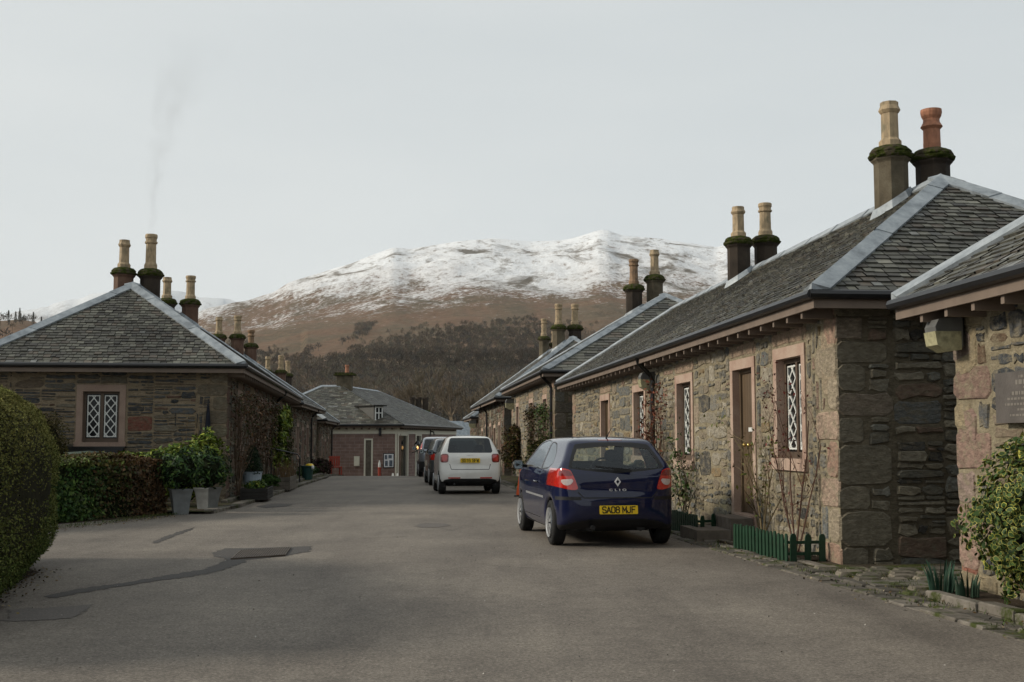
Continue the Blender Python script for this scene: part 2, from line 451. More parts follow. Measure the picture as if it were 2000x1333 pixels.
# ------------------------------------------------------------------ ground, road and hills
def strip(name, left, right, zoff, mat, ys, kind='structure', ncol=1):
    V = []; Fc = []
    n = ncol + 1
    for y in ys:
        a, b = left(y), right(y)
        for i in range(n): V.append((a + (b - a) * i / ncol, y, gz(y) + zoff))
    for r in range(len(ys) - 1):
        for i in range(ncol): Fc.append((r * n + i, r * n + i + 1, (r + 1) * n + i + 1, (r + 1) * n + i))
    o = raw_mesh(name, V, Fc, [mat]); o['kind'] = kind
    return o
def roadmat():
    k = NT('asphalt'); v = k.coord()
    fine = k.noise(v, 130, 3, 0.8); mid = k.noise(v, 38, 4, 0.7); big = k.noise(v, 0.55, 6, 0.6); long_ = k.noise(k.coord((0.9, 0.16, 1)), 1.0, 5, 0.6)
    c = k.ramp(big, [(0.3, (0.122, 0.106, 0.089)), (0.5, (0.158, 0.138, 0.116)), (0.7, (0.194, 0.171, 0.143))])
    c = k.mix(0.6, c, k.ramp(long_, [(0.33, (0.62, 0.61, 0.62)), (0.5, (1, 1, 1)), (0.7, (1.2, 1.2, 1.18))]), 'MULTIPLY')
    c = k.mix(0.85, c, k.ramp(mid, [(0.3, (0.45,) * 3), (0.5, (1,) * 3), (0.72, (1.65,) * 3)]), 'MULTIPLY')
    c = k.mix(0.8, c, k.ramp(fine, [(0.32, (0.5,) * 3), (0.5, (1,) * 3), (0.68, (1.6,) * 3)]), 'MULTIPLY')
    vc = k.n('TexVoronoi'); k.l(v, vc.inputs['Vector']); vc.inputs['Scale'].default_value = 75.0
    sv = k.n('SeparateColor'); k.l(vc.outputs['Color'], sv.inputs[0])
    c = k.mix(0.6, c, k.ramp(sv.outputs[0], [(0.0, (0.62,) * 3), (0.5, (0.97,) * 3), (0.9, (1.1,) * 3), (1.0, (1.6,) * 3)]), 'MULTIPLY')
    mot = k.noise(v, 7, 6, 0.7)
    c = k.mix(0.6, c, k.ramp(mot, [(0.3, (0.68,) * 3), (0.5, (1,) * 3), (0.7, (1.25,) * 3)]), 'MULTIPLY')
    # old dark repair streaks and stains
    st = k.noise(k.coord((0.8, 0.35, 1)), 1.3, 8, 0.72, 0.6)
    c = k.mix(k.ramp(st, [(0.60, (0, 0, 0)), (0.72, (0.35,) * 3)]), c, (0.075, 0.066, 0.06))
    vo = k.n('TexVoronoi', feature='DISTANCE_TO_EDGE'); k.l(k.coord((0.33, 0.22, 1)), vo.inputs['Vector']); vo.inputs['Scale'].default_value = 1.0
    wob = k.noise(k.coord(), 0.7, 3)
    ck = k.math('MULTIPLY', k.ramp(vo.outputs['Distance'], [(0.0, (1, 1, 1)), (0.012, (0, 0, 0))]), k.fr(wob, 0.52, 0.6))
    c = k.mix(k.math('MULTIPLY', ck, 0.35), c, (0.07, 0.062, 0.055))
    k.base(c); k.set(rough=k.ramp(big, [(0.3, (0.78,) * 3), (0.7, (0.9,) * 3)]), spec=0.25)
    k.bump(fine, 0.6, 0.006); M['asphalt'] = k.m
    k = NT('tar'); v = k.coord(); k.base(k.ramp(k.noise(v, 60, 4, 0.7), [(0.3, (0.035, 0.033, 0.033)), (0.7, (0.095, 0.086, 0.078))])); k.set(rough=0.85, spec=0.25); k.bump(k.noise(v, 90, 3, 0.8), 0.6, 0.006); M['tar'] = k.m
    k = NT('old_patch'); v = k.coord(); k.base(k.ramp(k.noise(v, 60, 4, 0.7), [(0.3, (0.07, 0.064, 0.06)), (0.7, (0.155, 0.137, 0.122))])); k.set(rough=0.85, spec=0.25); k.bump(k.noise(v, 90, 3, 0.8), 0.6, 0.006); M['old_patch'] = k.m
    k = NT('verge_soil'); v = k.coord(); f = k.noise(v, 2.2, 6, 0.65); g = k.noise(v, 40, 5, 0.7)
    c = k.ramp(f, [(0.35, (0.045, 0.036, 0.025)), (0.5, (0.085, 0.07, 0.05)), (0.58, (0.06, 0.07, 0.02)), (0.7, (0.04, 0.055, 0.012))])
    k.base(k.mix(0.8, c, k.ramp(g, [(0.3, (0.5,) * 3), (0.7, (1.5,) * 3)]), 'MULTIPLY')); k.set(rough=0.95, spec=0.1); k.bump(g, 1.0, 0.03); M['verge_soil'] = k.m
    k = NT('kerb_stone'); a = k.attr(); v = k.coord(); f = k.noise(v, 7, 6, 0.65)
    c = k.mix(1.0, a, k.ramp(f, [(0.3, (0.6,) * 3), (0.7, (1.35,) * 3)]), 'MULTIPLY')
    k.base(k.mix(k.fr(k.noise(v, 3.1, 5, .7), 0.52, 0.62), c, (0.045, 0.055, 0.014))); k.set(rough=0.9, spec=0.2); k.bump(k.noise(v, 25, 6, .7), 0.7, 0.015); M['kerb_stone'] = k.m
roadmat()
ys = [-14 + 1.5 * i for i in range(36)] + [40 + 1.0 * i for i in range(30)] + [70 + 3 * i for i in range(46)]
strip('ground', lambda y: -420, lambda y: 420, -0.06, 'verge_soil', ys + [260, 320], ncol=8)
strip('road', lambda y: -34 if y < 24 else -14, lambda y: 14 if y > 60 else 7.5, 0.0, 'asphalt', [y for y in ys if y < 110], ncol=4)
def kx(y):                                   # the right-hand edge of the carriageway
    return 3.66 - 0.147 * (y - 8.6) if y < 30 else 0.51 - 0.105 * (y - 30)
def lx(y):                                   # the left-hand kerb
    return -5.82 if y < 25 else (-5.82 - 0.061 * (y - 26) if y < 44 else -6.9 - 0.125 * (y - 44))
strip('verge', lambda y: kx(y) + .40, lambda y: 16 if y < 12 else 13, 0.03, 'verge_soil', [y for y in ys if y < 88], ncol=4)
strip('pavement', lambda y: lx(y) - 9, lx, 0.05, 'verge_soil', [23.0 + i for i in range(60)], ncol=4)
def kerb_line(name, fx, y0, y1, w, h, ln, zoff=0.0, side=1):
    mb = MB(); y = y0
    while y < y1:
        l = ln * rng.uniform(0.6, 1.4); q = y + l - rng.uniform(0.015, 0.05)
        j = rng.uniform(-.012, .012); hh = h + rng.uniform(-.012, .012); ww = w * rng.uniform(.85, 1.1)
        c = rng.choice([(0.135, 0.12, 0.10), (0.105, 0.094, 0.078), (0.165, 0.148, 0.125), (0.085, 0.077, 0.065)])
        b = .012
        z0, z1 = gz(y) + zoff, gz(q) + zoff
        xa, xb = fx(y) + j, fx(q) + j
        p = [(xa, y, z0 - .05), (xa + side * ww, y, z0 - .05), (xb + side * ww, q, z1 - .05), (xb, q, z1 - .05)]
        t = [(xa + side * b, y + b, z0 + hh), (xa + side * (ww - b), y + b, z0 + hh), (xb + side * (ww - b), q - b, z1 + hh), (xb + side * b, q - b, z1 + hh)]
        m_ = [(p[i][0], p[i][1], t[i][2] - b) for i in range(4)]
        mb.add(p + m_ + t, [(0, 1, 5, 4), (1, 2, 6, 5), (2, 3, 7, 6), (3, 0, 4, 7), (4, 5, 9, 8), (5, 6, 10, 9), (6, 7, 11, 10), (7, 4, 8, 11), (8, 9, 10, 11)], 0, c)
        y = y + l
    o = mb.build(name, 'kerb_stone'); o['kind'] = 'structure'
    return o
kerb_line('kerb', kx, 4.0, 64, 0.2, 0.016, 0.42)
kerb_line('gutter_channel', lambda y: kx(y) + 0.212, 4.0, 64, 0.19, 0.026, 0.36)
kerb_line('bed_kerb', lambda y: kx(y) + 0.40, 4.0, 10.75, 0.14, 0.10, 0.62)
kerb_line('bed_edging', lambda y: kx(y) + 0.42, 13.2, 27, 0.12, 0.045, 0.55)
kerb_line('pavement_kerb', lx, 23.2, 84, 0.2, 0.075, 0.7, 0, -1)
kerb_line('pavement_edging', lambda y: lx(y) - 0.42, 26, 60, 0.14, 0.12, 0.7, 0, -1)
def cobbles():
    mb = MB()
    for i in range(9):
        for j in range(16):
            y = 11.0 + i * 0.26 + rng.uniform(-.03, .03); x = kx(y) + .45 + j * .3 + rng.uniform(-.03, .03) + (i % 2) * .15
            if 1.0 < i < 3.5: continue
            c = rng.choice([(0.13, 0.115, 0.09), (0.10, 0.09, 0.07), (0.16, 0.14, 0.11)])
            w, d, h = .13, .11, .055 + rng.uniform(-.01, .012)
            mb.add([(x - w, y - d, .02), (x + w, y - d, .02), (x + w, y + d, .02), (x - w, y + d, .02), (x - w * .8, y - d * .8, h), (x + w * .8, y - d * .8, h), (x + w * .8, y + d * .8, h), (x - w * .8, y + d * .8, h)],
                   [(0, 1, 5, 4), (1, 2, 6, 5), (2, 3, 7, 6), (3, 0, 4, 7), (4, 5, 6, 7)], 0, c)
    o = mb.build('cobbled_path', 'kerb_stone'); o['kind'] = 'structure'
cobbles()
def path_slab():
    mb = MB(); mb.box((3.5, 11.5, 0.0), (8, 11.98, .045), 0, (0.13, 0.12, 0.10)); o = mb.build('path', 'kerb_stone'); o['kind'] = 'structure'
path_slab()
# dark tar repair round an iron grating, its crooked tail, and two smaller repairs
def flat_poly(name, pts, z, mat, kind='structure'):
    o = raw_mesh(name, [(x, y, gz(y) + z) for x, y in pts], [tuple(range(len(pts)))], [mat]); o['kind'] = kind; return o
def rough_outline(pts, step=0.05, amp=0.035):
    out = []
    for i in range(len(pts)):
        a = Vector(pts[i]); b = Vector(pts[(i + 1) % len(pts)]); n = max(1, int((b - a).length / step))
        for j in range(n):
            p = a.lerp(b, j / n); out.append((p.x + rng.uniform(-amp, amp), p.y + rng.uniform(-amp, amp)))
    return out
HP = 1.45
def gp(px, py):                              # photo pixel -> point on the level street
    pch = math.atan(191.5 / 2300); v = 666.5 - py
    dy = 2300 * math.cos(pch) - v * math.sin(pch); dz = 2300 * math.sin(pch) + v * math.cos(pch); t = -HP / dz
    return ((px - 1000) * t, dy * t)
tailpts = [(415, 1080), (440, 1072), (500, 1071), (608, 1068), (606, 1078), (560, 1086), (520, 1091), (480, 1094), (478, 1100), (430, 1116), (380, 1126), (300, 1136), (200, 1152), (110, 1168), (84, 1166), (150, 1152), (240, 1140), (330, 1124), (400, 1112), (432, 1100), (445, 1092), (425, 1090)]
flat_poly('tar_patch', rough_outline([gp(*p) for p in tailpts]), .004, 'tar')
flat_poly('tar_streak', rough_outline([gp(*p) for p in [(296, 1062), (320, 1050), (345, 1040), (380, 1031), (372, 1036), (335, 1050), (312, 1061)]]), .004, 'tar')
flat_poly('old_patch', rough_outline([gp(*p) for p in [(10, 1215), (20, 1192), (180, 1182), (150, 1206), (110, 1212)]]), .004, 'old_patch')
flat_poly('dark_stain', rough_outline([gp(*p) for p in [(810, 1028), (830, 1022), (868, 1023), (880, 1027), (850, 1031), (822, 1031)]]), .004, 'old_patch')
flat_poly('kerbside_patch', rough_outline([gp(*p) for p in [(500, 990), (530, 984), (575, 985), (560, 990), (520, 993)]]), .004, 'tar')
def grate():
    a, b, c, d = gp(452, 1094), gp(556, 1087), gp(572, 1077), gp(470, 1078)
    mb = MB(); A = Vector((*a, .012)); U = Vector((*b, .012)) - A; W = Vector((*d, .012)) - A
    for i in range(22):
        s = i / 21; mb.bar(A + U * s, A + U * s + W, .016, .02)
    for i in range(8):
        s = i / 7; mb.bar(A + W * s + Vector((0, 0, .001)), A + W * s + U + Vector((0, 0, .001)), .018, .021)
    tag(mb.build('drain_grate', 'grate_iron'), 'rusty iron drain grating set in the dark tar patch', 'grating')
grate()

# ------------------------------------------------------------------ stone walls
WARM = [((0.155, 0.148, 0.13), 4), ((0.235, 0.195, 0.145), 3), ((0.11, 0.116, 0.114), 2.6), ((0.30, 0.27, 0.215), 3), ((0.25, 0.175, 0.135), 1.2), ((0.075, 0.072, 0.066), 1.6), ((0.20, 0.145, 0.08), .6), ((0.195, 0.178, 0.145), 4)]
DARK = [((0.10, 0.094, 0.075), 3), ((0.14, 0.138, 0.118), 3), ((0.18, 0.158, 0.115), 2.6), ((0.21, 0.188, 0.142), 2.6), ((0.055, 0.052, 0.046), 1.4), ((0.15, 0.105, 0.077), 1.2)]
SLATY = [((0.055, 0.059, 0.062), 3.5), ((0.095, 0.094, 0.085), 3), ((0.14, 0.125, 0.096), 2.6), ((0.17, 0.135, 0.10), 2.0), ((0.075, 0.08, 0.084), 3), ((0.13, 0.08, 0.06), .7)]
def pick(pal):
    w = [p[1] for p in pal]; c = rng.choices(pal, w)[0][0]; f = rng.uniform(.75, 1.25)
    return tuple(x * f for x in c)
def shade(c, a, b):
    f = rng.uniform(a, b); return tuple(x * f for x in c)
def one_stone(mb, mapf, u0, u1, z0, z1, proud, col, rough=1.0):
    w, h = u1 - u0, z1 - z0
    if w < .03 or h < .02: return
    r = min(w, h) * (rng.uniform(.1, .55) if w > 2.4 * h else rng.uniform(.06, .26)); j = min(.022, h * .2) * rough
    J = lambda: rng.uniform(-j, j)
    um = u0 + w * rng.uniform(.35, .65); um2 = u0 + w * rng.uniform(.35, .65)
    p = [(u0 + r, z0), (um, z0 + J() * .8), (u1 - r, z0), (u1, z0 + r * .8), (u1, z1 - r * .8), (u1 - r, z1), (um2, z1 + J() * .8), (u0 + r, z1), (u0, z1 - r * .8), (u0, z0 + r * .8)]
    p = [(a + J(), b + J()) for a, b in p]
    cx, cz = (u0 + u1) / 2, (z0 + z1) / 2; ins = min(.014, h * .18)
    q = [(a + (cx - a) * min(.5, ins / max(.02, abs(a - cx))), b + (cz - b) * min(.5, ins / max(.02, abs(b - cz)))) for a, b in p]
    tilt_u, tilt_z = rng.uniform(-.006, .006), rng.uniform(-.006, .006)
    V = [mapf(a, b, -.006) for a, b in p] + [mapf(a, b, proud + tilt_u * (a - cx) / w * 2 + tilt_z * (b - cz) / h * 2) for a, b in q]
    n = len(p)
    mb.add(V, [(i, (i + 1) % n, n + (i + 1) % n, n + i) for i in range(n)] + [tuple(range(n, 2 * n))], 0, col)
def rubble(mb, mapf, u0, u1, z0, z1, size, aspect, pal, proud, gap, mult=(.55, .8, 1.0, 1.0, 1.5, 2.2)):
    def sp(a, b, c, d, depth=0):
        w, h = b - a, d - c
        hm = size * rng.choice(mult); wm = hm * aspect * rng.uniform(.6, 1.6)
        if depth < 14 and (h > hm * 1.3 or w > wm * 1.3):
            if h / hm > w / wm * (.9 if depth < 3 else .8) and h > size * .55:
                m = c + h * rng.uniform(.33, .67); sp(a, b, c, m, depth + 1); sp(a, b, m, d, depth + 1); return
            if w > size * .8:
                m = a + w * rng.uniform(.33, .67); sp(a, m, c, d, depth + 1); sp(m, b, c, d, depth + 1); return
        if rng.random() < .02: return
        g = gap * rng.uniform(.5, 1.5) / 2
        one_stone(mb, mapf, a + g, b - g, c + g, d - g, proud * rng.uniform(.5, 1.3), pick(pal))
    sp(u0, u1, z0, z1)
def stone_wall(parent, name, mapf, L, z0, z1, opens, st, quoin=(True, True), extra=()):
    """one wall: mortar core with openings, rubble laid on it, dressed corner blocks"""
    mb = MB()
    us = sorted({0, L, *[o['u0'] for o in opens], *[o['u1'] for o in opens]}); zs = sorted({z0, z1, *[o['z0'] for o in opens], *[o['z1'] for o in opens]})
    for i in range(len(us) - 1):
        for j in range(len(zs) - 1):
            cu, cz = (us[i] + us[i + 1]) / 2, (zs[j] + zs[j + 1]) / 2
            if any(o['u0'] < cu < o['u1'] and o['z0'] < cz < o['z1'] for o in opens): continue
            mb.add([mapf(us[i], zs[j], 0), mapf(us[i + 1], zs[j], 0), mapf(us[i + 1], zs[j + 1], 0), mapf(us[i], zs[j + 1], 0)], [(0, 1, 2, 3)], 1)
    ob = [(o['u0'] - .16, o['u1'] + .16, o['z0'] - (.17 if o['kind'] == 'window' else .3), o['z1'] + .17) for o in opens]
    for o in opens:                                    # big lintel block above the dressed frame, side blocks
        if st.get('blocks', True):
            ob.append((o['u0'] - .2, o['u1'] + .2, o['z1'] + .17, o['z1'] + .17 + st.get('lint', .2)))
            one_stone(mb, mapf, o['u0'] - .19, o['u1'] + .19, o['z1'] + .18, o['z1'] + .16 + st.get('lint', .2), .012, st['lintcol'], .5)
            for sd in (0, 1):
                for q in range(2):
                    zz = o['z0'] + rng.uniform(.1, .9) * (o['z1'] - o['z0'] - .45); ww = rng.uniform(.14, .34); hh = rng.uniform(.25, .42)
                    a, b = (o['u0'] - .17 - ww, o['u0'] - .17) if sd == 0 else (o['u1'] + .17, o['u1'] + .17 + ww)
                    if a < .62 or b > L - .62 or any(a < x[1] and b > x[0] and zz < x[3] and zz + hh > x[2] for x in ob): continue
                    ob.append((a, b, zz, zz + hh)); one_stone(mb, mapf, a + .01, b - .01, zz + .01, zz + hh - .01, .010, shade(st['block'], .8, 1.15), .5)
    for e in extra:
        ob.append(e[:4]); one_stone(mb, mapf, e[0] + .012, e[1] - .012, e[2] + .012, e[3] - .012, .012, e[4], .6)
    for sd in (0, 1):
        if not quoin[sd]: continue
        z = max(z0, -.12); i = rng.randint(0, 1)
        while z < z1 - .05:
            hh = min(rng.uniform(.26, .5), z1 - z); ww = (.62 if i % 2 else .34) * rng.uniform(.85, 1.15); i += 1
            if z1 - (z + hh) < .12: hh = z1 - z
            a, b = (-.012, ww) if sd == 0 else (L - ww, L + .012)
            ob.append((a, b, z, z + hh)); one_stone(mb, mapf, a + (0 if sd == 0 else .01), b - (.01 if sd == 0 else 0), z + .008, z + hh - .008, .016, shade(rng.choice(st['quoin']), .78, 1.15), .5)
            z += hh
    spans = []
    us = sorted({0, L, *[min(L, max(0, v)) for o in ob for v in o[:2]]})
    for i in range(len(us) - 1):
        if us[i + 1] - us[i] < .04: continue
        cu = (us[i] + us[i + 1]) / 2
        bl = sorted([(o[2], o[3]) for o in ob if o[0] < cu < o[1]]); z = max(z0, -.15)
        for a, b in bl + [(z1, z1)]:
            if a - z > .05: spans.append([us[i], us[i + 1], z, a])
            z = max(z, b)
    # join neighbouring spans of equal height
    spans.sort(key=lambda s: (round(s[2], 2), round(s[3], 2), s[0])); out = []
    for s in spans:
        if out and abs(out[-1][2] - s[2]) < .02 and abs(out[-1][3] - s[3]) < .02 and abs(out[-1][1] - s[0]) < .005: out[-1][1] = s[1]
        else: out.append(list(s))
    for s in out: rubble(mb, mapf, *s, st['size'], st['aspect'], st['pal'], st['proud'], st['gap'], st.get('mult', (.55, .8, 1.0, 1.0, 1.5, 2.2)))
    wo_ = mb.build(name, ['rubble_stone', st['mortar']], parent)
    sm = wo_.data.attributes.new('smear', 'FLOAT_COLOR', 'FACE'); sc3 = st['smear']; sm.data.foreach_set('color', [*sc3, 1.0] * len(wo_.data.polygons))
    return wo_
PINK = (0.32, 0.215, 0.16)
ST_WARM = dict(smear=(0.24, 0.205, 0.14), size=.155, aspect=2.0, pal=WARM, proud=.017, gap=.036, mortar='mortar_warm', quoin=[(0.27, 0.225, 0.165), (0.31, 0.23, 0.175), (0.30, 0.20, 0.15)], block=(0.27, 0.215, 0.16), lintcol=(0.31, 0.225, 0.165), lint=.2)
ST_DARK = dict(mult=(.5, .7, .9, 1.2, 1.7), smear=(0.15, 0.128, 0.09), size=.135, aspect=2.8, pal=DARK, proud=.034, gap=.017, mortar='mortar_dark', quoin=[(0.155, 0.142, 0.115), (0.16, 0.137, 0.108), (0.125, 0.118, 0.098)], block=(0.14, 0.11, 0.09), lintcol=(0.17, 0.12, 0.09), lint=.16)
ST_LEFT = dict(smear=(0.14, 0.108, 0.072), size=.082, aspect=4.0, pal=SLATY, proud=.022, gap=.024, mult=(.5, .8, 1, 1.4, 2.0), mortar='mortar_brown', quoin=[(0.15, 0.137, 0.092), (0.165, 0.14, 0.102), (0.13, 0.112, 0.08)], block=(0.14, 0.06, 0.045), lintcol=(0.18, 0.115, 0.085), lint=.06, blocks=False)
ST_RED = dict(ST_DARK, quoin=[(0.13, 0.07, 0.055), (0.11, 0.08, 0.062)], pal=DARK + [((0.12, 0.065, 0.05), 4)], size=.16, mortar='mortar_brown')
ST_NEAR = dict(ST_WARM, size=.15, aspect=2.4, pal=[((0.06, 0.065, 0.07), 4), ((0.10, 0.10, 0.098), 3), ((0.16, 0.125, 0.09), 2), ((0.13, 0.09, 0.06), 1.3), ((0.21, 0.17, 0.125), 1)], mortar='mortar_warm', quoin=[(0.27, 0.22, 0.14), (0.26, 0.175, 0.14), (0.25, 0.19, 0.16)])

# ------------------------------------------------------------------ windows and doors
def clip_line(m, c, w, h):
    pts = []
    for x in (0, w):
        y = m * x + c
        if -1e-6 <= y <= h + 1e-6: pts.append((x, y))
    for y in (0, h):
        x = (y - c) / m
        if 1e-6 < x < w - 1e-6: pts.append((x, y))
    return pts[:2] if len(pts) >= 2 else None
def window(parent, mapf, o, stone='pink_sandstone', dep=.115, lattice=True, sash=None, sill=True):
    u0, u1, z0, z1 = o['u0'], o['u1'], o['z0'], o['z1']
    mb = MB(); pr = .02; bw = .135
    bx = lambda a, b, c, d, n0, n1, mat=0: mb.box((a, c, n0), (b, d, n1), mat, (1, 1, 1), lambda x, y, n: mapf(x, y, n))
    bx(u0 - bw, u0, z0, z1, -dep - .05, pr); bx(u1, u1 + bw, z0, z1, -dep - .05, pr)
    bx(u0 - bw, u1 + bw, z1, z1 + .15, -dep - .05, pr + .003)
    w = mb.build('window', stone, parent)
    if sill:
        mb = MB(); bx(u0 - bw - .03, u1 + bw + .03, z0 - .15, z0, -dep - .05, .055); mb.build('sill', stone, w)
    mb = MB(); f = .055
    bx(u0, u1, z0, z0 + f + .03, -dep - .04, -dep + .02); bx(u0, u1, z1 - f, z1, -dep - .04, -dep + .02)
    bx(u0, u0 + f, z0 + f + .03, z1 - f, -dep - .04, -dep + .02); bx(u1 - f, u1, z0 + f + .03, z1 - f, -dep - .04, -dep + .02)
    um = (u0 + u1) / 2; bx(um - .035, um + .035, z0 + f + .03, z1 - f, -dep - .04, -dep + .025)
    mb.build('frame', 'brown_timber' if sash is None else sash, w)
    mb = MB(); bx(u0 + .02, u1 - .02, z0 + .03, z1 - .02, -dep - .03, -dep - .018); mb.build('pane', 'window_dark', w)
    if lattice:
        mb = MB()
        for a, b in ((u0 + f + .022, um - .05), (um + .05, u1 - f - .022)):
            c, d = z0 + f + .06, z1 - f - .03; W, H = b - a, d - c; t = .02
            for q in ((a, b, c, c + t), (a, b, d - t, d), (a, a + t, c + t, d - t), (b - t, b, c + t, d - t)): bx(*q, -dep - .016, -dep + .004)
            nr = max(3, round(H / .215)); dh = H / nr; dw = W / 1.5
            for sg_ in (1, -1):
                m_ = sg_ * dh / dw
                cs = [k_ * dh + (0 if sg_ > 0 else W * dh / dw) for k_ in range(-4, nr + 3)]
                for cc in cs:
                    cc = cc if sg_ > 0 else cc - dh * 2
                    P = clip_line(m_, cc, W, H)
                    if P is None or abs(P[0][0] - P[1][0]) < .03: continue
                    (x0, y0), (x1, y1) = P; l = math.hypot(x1 - x0, y1 - y0); nx, ny = -(y1 - y0) / l * .0105, (x1 - x0) / l * .0105
                    n0, n1 = -dep - .014, -dep + .001 + .001 * sg_
                    pp = [(a + x0 - nx, c + y0 - ny), (a + x1 - nx, c + y1 - ny), (a + x1 + nx, c + y1 + ny), (a + x0 + nx, c + y0 + ny)]
                    mb.add([mapf(x, y, n0) for x, y in pp] + [mapf(x, y, n1) for x, y in pp], [(4, 5, 6, 7), (0, 1, 5, 4), (1, 2, 6, 5), (2, 3, 7, 6), (3, 0, 4, 7)])
        mb.build('lattice', 'white_paint', w)
    return w
def door(parent, mapf, o, stone='pink_sandstone', dep=.13, leafmat='door_timber', hinge=1):
    u0, u1, z0, z1 = o['u0'], o['u1'], o['z0'], o['z1']; mb = MB(); bw = .135; pr = .02
    bx = lambda a, b, c, d, n0, n1, mat=0: mb.box((a, c, n0), (b, d, n1), mat, (1, 1, 1), lambda x, y, n: mapf(x, y, n))
    bx(u0 - bw, u0, z0 - .2, z1, -dep - .05, pr); bx(u1, u1 + bw, z0 - .2, z1, -dep - .05, pr); bx(u0 - bw, u1 + bw, z1, z1 + .15, -dep - .05, pr + .003)
    bx(u0, u1, z0 - .3, z0 - .002, -dep - .05, .03)
    mb.build('door_surround', stone, parent)
    mb = MB(); n = 7
    bx(u0, u0 + .05, z0, z1, -dep - .04, -dep + .04); bx(u1 - .05, u1, z0, z1, -dep - .04, -dep + .04); bx(u0 + .05, u1 - .05, z1 - .05, z1, -dep - .04, -dep + .04)
    for i in range(n):
        a = u0 + .055 + (u1 - u0 - .11) * i / n; b = u0 + .055 + (u1 - u0 - .11) * (i + 1) / n - .006
        bx(a, b, z0 + .01, z1 - .055, -dep - .03, -dep + .012)
    bx(u0 + .05, u1 - .05, z0 + .01, z1 - .05, -dep - .034, -dep + .002)
    d = mb.build('door', leafmat, parent)
    um = (u0 + u1) / 2; zk = z0 + 1.0
    for du in (-.02, .2):
        mb = MB(); mb.tube([mapf(um + du, zk, -dep + .012), mapf(um + du, zk, -dep + .05), mapf(um + du, zk, -dep + .07), mapf(um + du, zk, -dep + .09)], [.022, .018, .04, .02], 10); mb.build('door_knob', 'brass', d, True)
    mb = MB(); bx(um - .1, um + .12, zk + .2, zk + .26, -dep + .013, -dep + .022); mb.build('letter_plate', 'white_paint', d)
    return d

# ------------------------------------------------------------------ chimneys
def chimney(parent, x, y, zt, zb, s, stone, pot, style, potz, roofz, flash=True, h0=.5):
    """zt: ridge height; shaft starts at zb (inside the roof)"""
    mb = MB(); r = .245 * s; c0 = zt + h0 * s
    pf = [(r, zb), (r, zb + (c0 - zb) * .5), (r * 1.0, c0 - .02), (r * 1.05, c0), (r * 1.17, c0 + .03 * s), (r * 1.2, c0 + .06 * s)]
    mb.lathe(pf, 8, (x, y, 0), 0, (1, 1, 1), R(22.5))
    pm = [(r * 1.22, c0 + .055 * s), (r * 1.32, c0 + .08 * s), (r * 1.34, c0 + .11 * s), (r * 1.2, c0 + .125 * s), (r * 1.24, c0 + .15 * s), (r * 1.14, c0 + .19 * s), (r * .95, c0 + .225 * s), (r * .6, c0 + .25 * s), (r * .5, c0 + .25 * s)]
    mb.lathe(pm, 24, (x, y, 0), 1, (1, 1, 1), 0, .010 * s)
    ch = mb.build('chimney', [stone, 'moss_cap'], parent)
    z = c0 + .235 * s; h = potz * s; q = .125 * s
    mb = MB()
    if style == 0: mb.lathe([(q * 1.3, z), (q * 1.3, z + .13 * h), (q * 1.12, z + .17 * h), (q * 1.0, z + .2 * h), (q * .97, z + .74 * h), (q * 1.08, z + .76 * h), (q * 1.28, z + .82 * h), (q * 1.05, z + .92 * h), (q * 1.05, z + 1.0 * h), (q * .8, z + 1.0 * h), (q * .78, z + .9 * h)], 8, (x, y, 0), 0, (1, 1, 1), R(22.5))
    elif style == 1: mb.lathe([(q * 1.0, z), (q * 1.02, z + .15 * h), (q * 1.0, z + .17 * h), (q * .98, z + .5 * h), (q * 1.05, z + .52 * h), (q * 1.28, z + .57 * h), (q * .98, z + .68 * h), (q * .94, z + .76 * h), (q * 1.15, z + .84 * h), (q * 1.25, z + .93 * h), (q * 1.22, z + h), (q * .9, z + h), (q * .85, z + .9 * h)], 20, (x, y, 0))
    else: mb.lathe([(q * 1.25, z), (q * 1.25, z + .12 * h), (q * 1.02, z + .2 * h), (q * .97, z + .72 * h), (q * 1.2, z + .74 * h), (q * 1.24, z + .78 * h), (q * 1.04, z + .8 * h), (q * 1.08, z + .88 * h), (q * 1.2, z + .9 * h), (q * 1.2, z + .97 * h), (q * 1.1, z + h), (q * .85, z + h), (q * .8, z + .9 * h)], 12, (x, y, 0))
    mb.build('chimney_pot', pot, ch)
    if flash:
        mb = MB(); n = 8; rr = r * 1.09; V = []
        for lo in (0, 1):
            for j in range(n):
                a = 2 * math.pi * j / n + R(22.5); px, py = x + rr * math.cos(a) * (1.2 if lo == 0 else 1), y + rr * math.sin(a) * (1.25 if lo == 0 else 1)
                V.append((px, py, roofz(px) + (.03 if lo == 0 else .15)))
        mb.add(V, [(j, (j + 1) % n, n + (j + 1) % n, n + j) for j in range(n)])
        mb.build('flashing', 'lead', ch)
    return ch

